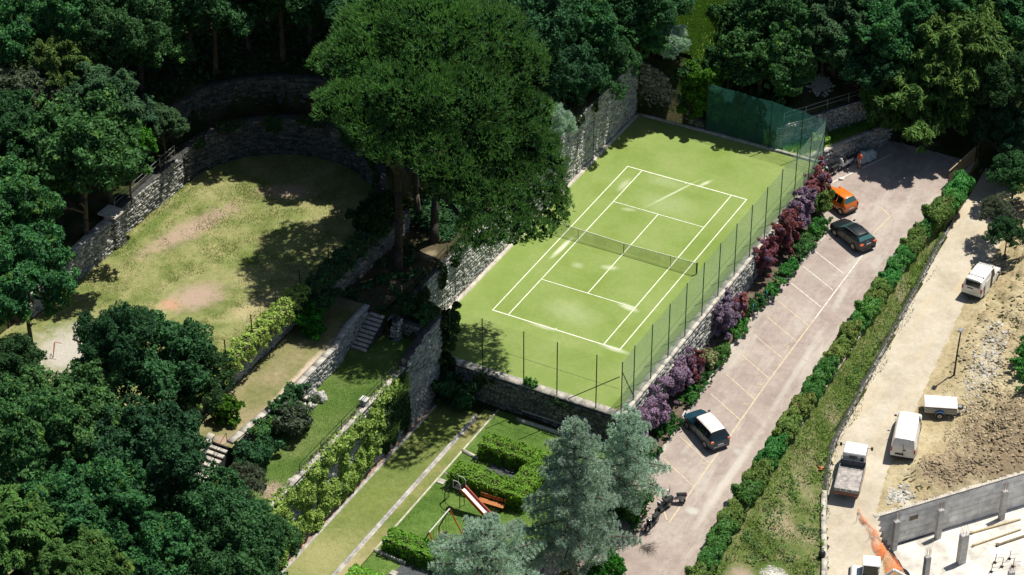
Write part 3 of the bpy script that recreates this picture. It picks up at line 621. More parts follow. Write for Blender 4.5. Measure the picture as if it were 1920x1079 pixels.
# kerbs: continuous edges of the setting
def kerb(name, pts, z, w, h, mat, seg=None):
    P = Path2(pts); f = fz(z) if not callable(z) else z
    V, F = wall_core(P, lambda u: (f(u) if not callable(z) else z(P.at(u)[..., 1])) - 0 * u + .3, lambda u: (f(u) if not callable(z) else z(P.at(u)[..., 1])) + h, w, off=-w / 2)
    return tag(link(name, np_mesh(name, V, F, mat)), kind='structure')
kerb('court_kerb', [(-3.0, -6.8), (-3.0, 31.9)], 0.0, .34, .14, M['kerb'])
kerb('court_end_kerb', [(-2.8, 31.95), (3.2, 32.0), (14.5, 31.95)], 0.0, .3, .16, M['coping'])
m_lane = stone_mat('lane_kerb_stone', [(.30, .29, .27), (.42, .40, .37)])
M['lane_kerb'] = plain('lane_kerb', (.40, .38, .36), .9, var=.35, nscale=2)
kerb('lane_kerb_left', [(.39, -46), (.39, -9.0)], -2.7, .14, .16, M['lane_kerb'])
kerb('lane_kerb_right', [(3.62, -46), (3.62, -9.2)], -2.7, .16, .14, M['lane_kerb'])
kerb('lane_gutter', [(3.78, -46), (3.78, -9.2)], -2.72, .10, .07, M['lane_kerb'])
kerb('garden_kerb', [(4.8, -25.9), (4.8, -7.9)], -2.7, .10, .14, M['kerb'])
kerb('garden_kerb', [(4.8, -13.4), (6.3, -13.7)], -2.7, .16, .26, M['kerb'])
kerb('garden_kerb', [(4.8, -25.9), (7.4, -26.1)], -2.7, .16, .26, M['kerb'])
kerb('garden_kerb', [(4.8, -16.2), (6.2, -16.3)], -2.7, .08, .12, M['kerb'])
kerb('garden_kerb', [(6.6, -8.35), (15.6, -8.35)], -2.7, .12, .35, M['kerb'])
bedk = Path2([(17.0, -7.6), (16.75, 2), (16.4, 12), (17.05, 20), (17.6, 26)])
kerb('bed_kerb', [tuple(q) for q in bedk.at(np.arange(0, bedk.L, 1.0))], lambda y: road_z(y) + .05, .2, .22, M['coping'])
# stone steps
def steps(label, x0, x1, yt, yb, zt, zb, n):
    r = empty('stone_steps', ((x0 + x1) / 2, yb, zb)); tag(r, label, 'steps')
    for i in range(n):
        z = zb + (zt - zb) * (i + 1) / n; y = yb + (yt - yb) * (i + .5) / n; d = abs(yt - yb) / n
        MB().box((random.Random(i).uniform(-.03, .03), (y - yb), z - zb - .09), (x1 - x0, d * .82, .12)).build('step', M['coping'], r, .01)
    mb = MB(); mb.prism([(x0 - (x0 + x1) / 2 + .06, -1), (x1 - (x0 + x1) / 2 - .06, -1), (x1 - (x0 + x1) / 2 - .06, 0), (x0 - (x0 + x1) / 2 + .06, 0)], 0, .01)
    vs = [(-(x1 - x0) / 2 + .04, 0, -.6), ((x1 - x0) / 2 - .04, 0, -.6), ((x1 - x0) / 2 - .04, yt - yb, -.6), (-(x1 - x0) / 2 + .04, yt - yb, -.6),
          (-(x1 - x0) / 2 + .04, 0, -.12), ((x1 - x0) / 2 - .04, 0, -.12), ((x1 - x0) / 2 - .04, yt - yb, zt - zb - .16), (-(x1 - x0) / 2 + .04, yt - yb, zt - zb - .16)]
    MB().add(vs, [(0, 3, 2, 1), (4, 5, 6, 7), (0, 1, 5, 4), (1, 2, 6, 5), (2, 3, 7, 6), (3, 0, 4, 7)]).build('base', M['mortar'], r)
    return r
s1 = steps('shaded flight of stone steps at the top of the green lawn', -4.85, -3.6, -9.9, -12.9, 4.5, 3.05, 9)
s2 = steps('sunlit flight of worn stone steps with iron handrail below the worn path', -6.45, -5.1, -28.0, -31.2, 4.6, 3.05, 8)
h = MB(); 
for a_, b_ in (((.4, -.1, .3), (.4, -.1, 1.0)), ((.4, 3.1, 1.5), (.4, 3.1, 2.45)), ((.4, -.1, 1.0), (.4, 3.1, 2.45)), ((.4, 1.5, .9), (.4, 1.5, 1.7))): h.tube(a_, b_, .022, n=6)
h.build('handrail', M['dark_metal'], s2)
stone_wall('short stone cheek wall left of the sunlit steps', [(-6.5, -31.0), (-6.5, -28.0)][::1], 3.0, [(0, 4.2), (3, 4.85)], .4, .3, .18, 'stone', 31, cope=.07, cope_w=.5, cope_mat='kerb')

# railings: posts and rails, each run one thing
def railing(label, pts, z, h=1.0, gap=2.2, mat='dark_metal', rails=(1.0, .55), r=.025, group=None):
    P = Path2(pts); f = fz(z); root = empty('railing', (*P.at(np.array([0.]))[0], float(f(0)))); tag(root, label, 'railing', group)
    o = np.array([*P.at(np.array([0.]))[0], float(f(0))]); n = max(1, round(P.L / gap)); us = np.linspace(0, P.L, n + 1)
    T = [np.array([*P.at(np.array([u]))[0], float(f(u))]) - o for u in us]
    for q in T: MB().tube(q, q + np.array([0, 0, h]), r * 1.2, n=6).build('post', M[mat], root)
    for k in rails:
        mb = MB()
        for a_, b_ in zip(T[:-1], T[1:]): mb.tube(a_ + np.array([0, 0, h * k]), b_ + np.array([0, 0, h * k]), r, n=6)
        mb.build('rail', M[mat], root)
railing('iron railing on top of the high wall beside the court, near end', [(-3.45, -7.4), (-3.45, 8)], [(0, 4.3), (10, 4.55), (16, 4.8)])
railing('iron railing on top of the high wall beside the court, far end', [(-3.45, 16), (-3.45, 31)], [(0, 5.4), (15, 5.6)])
railing('pale iron railing on the field wall above the squared pier', [(-25.4, -12.9), (-25.4, -5)], [(0, 8.95), (8, 9.4)], .9, 2.0, 'grey_metal')
railing('thin railing along the edge of the ivy wall above the lane', [(-.25, -27), (-.25, -13.3)], 3.15, .8, 2.6)
railing('thin railing on the bank behind the green net', [(10.2, 33.1), (16.2, 42.6)], 2.3, .9, 2.4, 'grey_metal')

# ------------------------------------------------------------------ net and court fences
def mesh_net(name, fac, col, scale=None):
    m, t, b = base_mat(name)
    b.inputs['Base Color'].default_value = (*col, 1); b.inputs['Roughness'].default_value = .8
    tr = t.nodes.new('ShaderNodeBsdfTransparent'); tl = t.nodes.new('ShaderNodeBsdfTranslucent'); tl.inputs[0].default_value = (*col, 1)
    m1 = t.nodes.new('ShaderNodeMixShader'); m1.inputs[0].default_value = .4; t.links.new(b.outputs[0], m1.inputs[1]); t.links.new(tl.outputs[0], m1.inputs[2])
    ms = t.nodes.new('ShaderNodeMixShader')
    tc = t.nodes.new('ShaderNodeTexCoord'); n = noise(t, 1.1, 4, .6, tc.outputs['Object']); mr = t.nodes.new('ShaderNodeMapRange')
    mr.inputs[1].default_value = .3; mr.inputs[2].default_value = .7; mr.inputs[3].default_value = fac * .75; mr.inputs[4].default_value = fac * 1.25
    t.links.new(n.outputs[0], mr.inputs[0]); t.links.new(mr.outputs[0], ms.inputs[0])
    t.links.new(tr.outputs[0], ms.inputs[1]); t.links.new(m1.outputs[0], ms.inputs[2]); t.links.new(ms.outputs[0], t.nodes['Material Output'].inputs[0])
    return m
M['net_pale'] = mesh_net('pale_green_net', .40, (.42, .58, .47))
M['net_teal'] = mesh_net('teal_windbreak_net', .23, (.10, .40, .36))
M['net_clear'] = mesh_net('fine_chain_mesh', .07, (.06, .16, .08))
M['net_court'] = mesh_net('tennis_net_mesh', .33, (.02, .045, .03))
tn = empty('tennis_net', (W_ / 2, L_ / 2, 0)); tag(tn, 'dark tennis net with white top band across the middle of the court', 'tennis net')
hw = W_ / 2 + .914
def net_top(x): return 1.07 - .155 * (1 - abs(x) / hw)
xs = np.linspace(-hw, hw, 25); vs = []; fs = []
for x in xs: vs += [(x, 0, .03), (x, 0, net_top(x))]
for i in range(24): fs.append((2 * i, 2 * i + 2, 2 * i + 3, 2 * i + 1))
MB().add(vs, fs).build('mesh', M['net_court'], tn)
mb = MB()
for i in range(24): mb.box(((xs[i] + xs[i + 1]) / 2, 0, net_top((xs[i] + xs[i + 1]) / 2)), (xs[1] - xs[0] + .002, .035, .06), M=Matrix.Rotation(math.atan2(net_top(xs[i]) - net_top(xs[i + 1]), xs[1] - xs[0]), 3, 'Y'))
mb.build('top_band', wl, tn)
for s_ in (-1, 1): MB().box((s_ * hw, 0, .55), (.11, .11, 1.12)).build('post', M['green_metal'], tn, .01)
MB().box((0, -.03, .46), (.06, .02, .92)).build('centre_strap', M['dark_metal'], tn)
for s_ in (-1, 1): MB().tube((s_ * (W_ / 2 - 1.37), 0, 0), (s_ * (W_ / 2 - 1.37), 0, 1.0), .02, n=6).build('singles_stick', M['green_metal'], tn)

def fence(label, pts, hgt_, mesh_m, z=0.0, heights=None, rails=(), braces=(), cat='fence', skip_last=False, pr=.045, mesh_top=None, post_mat='green_metal'):
    o = Vector((pts[0][0], pts[0][1], z)); root = empty('court_fence', o); tag(root, label, cat)
    P = [Vector((p[0], p[1], z)) - o for p in pts]; hs = heights or [hgt_] * len(P)
    for p, h_ in list(zip(P, hs))[:(-1 if skip_last else None)]: MB().tube(p, p + Vector((0, 0, h_)), pr, pr * .9, n=8).build('post', M[post_mat], root)
    for i in range(len(P) - 1):
        a_, b_ = P[i], P[i + 1]; h0, h1 = hs[i], hs[i + 1]
        if mesh_top: h0, h1 = mesh_top[i], mesh_top[i + 1]
        n = 6; vs = []; fs = []
        for k in range(n + 1):
            q = a_.lerp(b_, k / n); hh = h0 + (h1 - h0) * k / n - .10 * math.sin(math.pi * k / n); vs += [q + Vector((0, 0, .05)), q + Vector((0, 0, hh))]
        for k in range(n): fs.append((2 * k, 2 * k + 2, 2 * k + 3, 2 * k + 1))
        MB().add(vs, fs).build('net_panel', M[mesh_m], root)
        mb = MB()
        for f_ in rails: mb.tube(a_ + Vector((0, 0, h0 * f_)), b_ + Vector((0, 0, h1 * f_)), .012, n=5)
        if rails: mb.build('wire', M['green_metal'], root)
    for (a_, b_) in braces: MB().tube(Vector(a_) - o, Vector(b_) - o, .035, n=6).build('brace', M[post_mat], root)
    return root
ry = [-7.2, -5.17, -2.2, .8, 3.8, 6.9, 9.9, 13.0, 16.0, 19.0, 22.06, 25.1, 28.1, 31.3]
fence('tall green fence with pale netting along the car park side of the court', [(14.62, y) for y in ry], 5.0, 'net_pale', rails=(.5,), heights=[4.85] + [5.0] * 12 + [4.7],
      braces=[((14.62, -7.15, 3.9), (14.62, -5.0, .2))] + [((14.62, 31.2, 3.6), (14.62, 28.2, .2))])
fence('tall fence with fine mesh across the near end of the court', [(x, -7.32) for x in (.4, 3.18, 6.65, 9.42, 12.63, 14.5)], 4.9, 'net_clear', rails=(.5,), skip_last=True, braces=[((14.5, -7.36, 3.6), (10.4, -7.36, .15))])
fence('teal windbreak net across the far right end of the court', [(3.5, 32.05), (6.4, 31.98), (9.5, 31.9), (12.35, 31.8), (14.5, 31.6)], 4.7, 'net_teal', heights=[4.9, 4.85, 4.8, 4.7, 4.5], rails=(.55,))
# windbreak sheeting hung inside the corner of the side fence
rt = empty('windbreak_sheet', (14.55, 27, 0)); tag(rt, 'triangular teal windbreak sheet hanging in the far corner of the court fence', 'netting')
MB().add([(0, 4.25, .1), (0, 1.5, .1), (0, 1.6, 1.2), (0, 4.25, 4.5)], [(0, 1, 2, 3)]).build('cloth', mesh_net('windbreak', .5, (.16, .42, .34)), rt)

def thin_posts(label, pts, h_, mat='dark_metal', group=None):
    for (x, y, z), l in zip(pts, label if isinstance(label, list) else [label] * len(pts)):
        o = MB().tube((0, 0, 0), (0, 0, h_), .045, n=7).tube((0, 0, h_), (0, 0, h_ + .03), .06, n=7).build('fence_post', M[mat]); o.location = (x, y, z); tag(o, l, 'fence post', group)
thin_posts(['bare dark post rising from the lower end of the field hedge', 'bare dark post rising from the middle of the field hedge', 'bare dark post rising from the upper end of the field hedge',
            'slim post half hidden at the foot of the pine shadow', 'slim post in the deepest part of the pine shadow on the field'],
           [(-8.75, -22.9, 6.5), (-8.8, -19.5, 6.5), (-8.75, -16.4, 6.5), (-8.75, -13.2, 6.5), (-8.6, -9.5, 6.5)], 2.35, group='posts along the right side of the field')
# wooden screen at the car park end
ws = empty('wooden_screen', (24.05, 36.6, -2.1)); tag(ws, 'weathered slatted wooden screen between the car park end and the track', 'fence')
a0 = Vector((24.05, 36.6)); a1 = Vector((24.75, 41.4)); n = 30
bme = MB().box((0, 0, .85), (.05, .135, 1.7)).mesh('board', M['old_wood'])
for i in range(n):
    q = a0.lerp(a1, (i + .5) / n); o = link('board', bme, ws, (q.x - 24.05, q.y - 36.6, .02 * math.sin(i * 2.3))); o.rotation_euler = (0, 0, math.atan2(a1.y - a0.y, a1.x - a0.x) - math.pi / 2 + .03 * math.sin(i * 5))
MB().tube((.02, -.1, 1.72), (.72, 4.8, 1.72), .05, n=6).build('top_rail', M['wood'] if False else plain('sun_bleached_rail', (.36, .28, .17), .8), ws)

# ------------------------------------------------------------------ foliage
def unit(v): return v / np.maximum(np.linalg.norm(v, axis=-1, keepdims=True), 1e-9)
def leaves(P, N, size, rng, jit=.6, aspect=1.6, fold=True):
    """a small rhombic leaf spray at every point P facing about N"""
    n = len(P); N = unit(N + rng.normal(0, jit, (n, 3))); T = unit(np.cross(N, rng.normal(0, 1, (n, 3)))); B = np.cross(N, T)
    s = (size * rng.uniform(.55, 1.35, n))[:, None]
    V = np.stack([P - T * s * .5 * aspect, P + B * s * .5 - N * s * .12, P + T * s * .5 * aspect, P - B * s * .5 - N * s * .12], 1)
    return V.reshape(-1, 3), np.arange(4 * n).reshape(-1, 4)
def warp(P, rng, amp, fr):
    """low frequency distortion, so that heaps of lobes lose their roundness"""
    ph = rng.uniform(0, 6.28, (3, 3)); D = np.zeros_like(P)
    for i in range(3):
        D[:, i] = np.sin(P[:, (i + 1) % 3] * fr + ph[i, 0]) * np.sin(P[:, (i + 2) % 3] * fr * 1.3 + ph[i, 1]) + .5 * np.sin(P[:, (i + 1) % 3] * fr * 2.7 + P[:, i] * fr * 1.9 + ph[i, 2])
    return P + D * amp
def shell(lobes, n, rng, inner=.12, low=-.45, squash=1.0):
    """points and outward normals on the outside of a heap of lobes (x,y,z,r)"""
    L = np.array(lobes, float); wgt = L[:, 3]**2; wgt /= wgt.sum(); k = int(n * 2.2); i = rng.choice(len(L), k, p=wgt)
    d = unit(rng.normal(0, 1, (k, 3))); d = d[d[:, 2] > low] if low > -1 else d; i = i[:len(d)]
    rr = np.where(rng.random(len(d)) < inner, rng.uniform(.5, .85, len(d)), rng.uniform(.80, 1.16, len(d)))
    P = L[i, :3] + d * (L[i, 3] * rr)[:, None] * np.array([1, 1, squash])
    keep = np.ones(len(P), bool)
    for j in range(len(L)):
        dd = np.linalg.norm((P - L[j, :3]) / np.array([1, 1, squash]), axis=1); keep &= ~((dd < L[j, 3] * .78) & (i != j))
    P, d = P[keep], d[keep]
    return P[:n], d[:n]
def crown_lobes(rng, nl=34, lr=(.20, .38), flat=.8, lowz=-.35, ragged=.16, sub=17):
    L = [(0, 0, 0, .60)]
    # Fibonacci spread keeps the heap even, jitter keeps it irregular
    for k in range(nl):
        z = 1 - (k + .5) / nl * (1 - lowz); th = k * 2.39996 + rng.uniform(-.4, .4); q = math.sqrt(max(0, 1 - z * z)); r = rng.uniform(*lr); s = rng.uniform(.74 - ragged, .84 + ragged)
        L.append((math.cos(th) * q * s, math.sin(th) * q * s, z * s * flat + rng.uniform(-.05, .05), r))
    # every bough carries small clusters, so the outline breaks up
    S = []
    for (x, y, z, r) in L[1:]:
        for q in range(sub):
            d = unit(rng.normal(0, 1, 3) + np.array([x, y, z + .35]) * 1.1); s = r * rng.uniform(.80, 1.25); S.append((x + d[0] * s, y + d[1] * s, z + d[2] * s, r * rng.uniform(.13, .36)))
    return [(x, y, z, r * .72) for x, y, z, r in L] + S
def crown_mesh(name, seed, n, size, mat, jit=.55, aspect=1.6, **kw):
    rng = np.random.default_rng(seed); L = crown_lobes(rng, **kw); P, N = shell(L, n, rng); P = warp(P, rng, .075, 4.2); k_ = bumps(P[:, 0] * 5 + seed, P[:, 1] * 5 + P[:, 2] * 4) + rng.normal(0, .3, len(P)) > -.55; P, N = P[k_], N[k_]
    V, F = leaves(P, N * 1.0 + np.array([0, 0, .35]), size, rng, jit, aspect); return np_mesh(name, V, F, mat)
def droop_mesh(name, seed, n, size, mat, drop=.35, nl=40, asp=3.0):
    """sprays of long leaves hanging in layered fans"""
    rng = np.random.default_rng(seed); L = crown_lobes(rng, nl, (.18, .30), .85, sub=7); P, N = shell(L, n, rng); P = warp(P, rng, .07, 4)
    T = unit(N * np.array([1, 1, .15]) + rng.normal(0, .35, (len(P), 3)) + np.array([0, 0, -drop])); s = (size * rng.uniform(.6, 1.4, len(P)))[:, None]
    B = unit(np.cross(T, np.array([0, 0, 1.0]) + rng.normal(0, .3, (len(P), 3))))
    V = np.stack([P - T * s * .5 * asp, P + B * s * .45, P + T * s * .5 * asp - np.array([0, 0, 1]) * s * .3, P - B * s * .45], 1).reshape(-1, 3)
    return np_mesh(name, V, np.arange(len(V)).reshape(-1, 4), mat)
def needles_mesh(name, P, N, size, mat, rng, blades=4, width=.10, up=.5, spread=.7):
    """tufts: several thin pointed blades fanning out of every point"""
    P = np.repeat(P, blades, 0); N = np.repeat(N, blades, 0); D = unit(N + np.array([0, 0, up]) + rng.normal(0, spread, P.shape)); s = (size * rng.uniform(.6, 1.3, len(P)))[:, None]
    B = unit(np.cross(D, rng.normal(0, 1, P.shape))) * s * width
    V = np.stack([P - B, P + B, P + D * s], 1).reshape(-1, 3); return np_mesh(name, V, np.arange(len(V)).reshape(-1, 3), mat)
def limbs(mb, h, rad, rng, r0=.22, n=7, start=.45, reach=.7):
    """trunk from z=0 to h with limbs up into a crown of radius rad"""
    pts = [(0, 0, -.5)]; x = y = 0
    for k in range(1, 6):
        x += rng.uniform(-.12, .12); y += rng.uniform(-.12, .12); pts.append((x, y, h * k / 5))
    rs = [r0 * 1.35] + [r0 * (1 - .14 * k) for k in range(1, 6)]; mb.path(pts, rs, 8)
    for k in range(n):
        z = h * rng.uniform(start, .95); a_ = k * 2.4 + rng.uniform(-.4, .4); L_b = rad * reach * rng.uniform(.6, 1.1)
        p0 = (x * z / h, y * z / h, z); p1 = (p0[0] + math.cos(a_) * L_b * .5, p0[1] + math.sin(a_) * L_b * .5, z + L_b * .45); p2 = (p0[0] + math.cos(a_) * L_b, p0[1] + math.sin(a_) * L_b, z + L_b * .75)
        mb.path([p0, p1, p2], [r0 * .4, r0 * .25, r0 * .1], 6)
    return mb

M['leaf_a'] = leaf_mat('mid_green_leaf', (.007, .038, .014), (.095, .225, .070), alt=(.12, .23, .05), altamt=.02)
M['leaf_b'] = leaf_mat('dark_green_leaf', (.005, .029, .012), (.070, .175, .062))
M['leaf_d'] = leaf_mat('yellow_green_leaf', (.014, .05, .012), (.14, .25, .06), alt=(.17, .25, .05), altamt=.0)
M['leaf_c'] = leaf_mat('blue_green_leaf', (.010, .042, .022), (.10, .21, .09))
M['leaf_g'] = leaf_mat('grey_green_leaf', (.04, .06, .04), (.16, .19, .12))
M['leaf_l'] = leaf_mat('vivid_laurel_leaf', (.02, .07, .008), (.07, .20, .02), rough=.4)
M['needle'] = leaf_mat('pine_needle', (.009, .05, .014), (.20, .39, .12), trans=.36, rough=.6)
M['needle_in'] = leaf_mat('shaded_inner_needle', (.003, .016, .006), (.014, .05, .018), trans=.1)  # needle colour darkened to paint shade into the gaps of the crown
M['cedar'] = leaf_mat('blue_cedar_needle', (.16, .26, .22), (.62, .78, .68), trans=.3, rough=.6)
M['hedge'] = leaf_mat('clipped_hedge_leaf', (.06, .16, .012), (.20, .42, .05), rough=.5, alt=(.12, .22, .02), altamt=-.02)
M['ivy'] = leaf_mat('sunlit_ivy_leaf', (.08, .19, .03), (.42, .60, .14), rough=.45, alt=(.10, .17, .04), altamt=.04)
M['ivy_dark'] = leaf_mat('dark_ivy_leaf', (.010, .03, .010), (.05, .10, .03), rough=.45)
M['shrub_a'] = leaf_mat('glossy_shrub_leaf', (.022, .09, .02), (.11, .29, .06), rough=.5, spec=.2)
M['shrub_b'] = leaf_mat('olive_shrub_leaf', (.05, .10, .02), (.22, .30, .08), alt=(.26, .22, .10), altamt=-.03)
M['purple'] = leaf_mat('purple_flower', (.12, .075, .13), (.39, .29, .43), alt=(.20, .09, .10), altamt=.03)
M['crimson'] = leaf_mat('crimson_leaf', (.10, .025, .035), (.32, .12, .14), alt=(.24, .16, .27), altamt=.06)
M['cream_leaf'] = leaf_mat('variegated_leaf', (.14, .17, .06), (.50, .48, .26))

CR = {}
CR['a'] = [crown_mesh('leafy_crown', 11 + i, 40000, .044, M['leaf_a'], jit=.75) for i in range(2)]
CR['b'] = [crown_mesh('dark_crown', 31 + i, 40000, .042, M['leaf_b'], jit=.75, ragged=.24) for i in range(3)]
CR['d'] = [droop_mesh('drooping_crown', 51 + i, 36000, .033, M['leaf_d'], .3) for i in range(2)]
CR['c'] = [droop_mesh('layered_crown', 61 + i, 30000, .031, M['leaf_c'], .1, 30, 3.6) for i in range(2)]
CR['g'] = [crown_mesh('wispy_crown', 71 + i, 14000, .045, M['leaf_g'], jit=.9, aspect=2.4, ragged=.3) for i in range(1)]
CR['l'] = [crown_mesh('laurel_crown', 81, 12000, .10, M['leaf_l'])]
_rng = np.random.default_rng(5); _P, _N = shell(crown_lobes(_rng, 30, (.22, .34), .9), 7000, _rng)
CR['p'] = [needles_mesh('needled_crown', _P, _N, .14, M['cedar'], _rng, 4, .12)]
TR = {}
for k, (n_, bm_) in {'std': (3, 'bark'), 'pale': (2, 'pale_bark')}.items():
    TR[k] = [limbs(MB(), 1.0 * 8, 3.4, random.Random(i + 5)).mesh('trunk', M[bm_], smooth=True) for i in range(n_)]
NAMES = {'a': 'leafy_tree', 'b': 'dark_tree', 'd': 'drooping_tree', 'c': 'feathery_tree', 'g': 'wispy_tree', 'l': 'laurel_bush', 'p': 'pine_bush'}
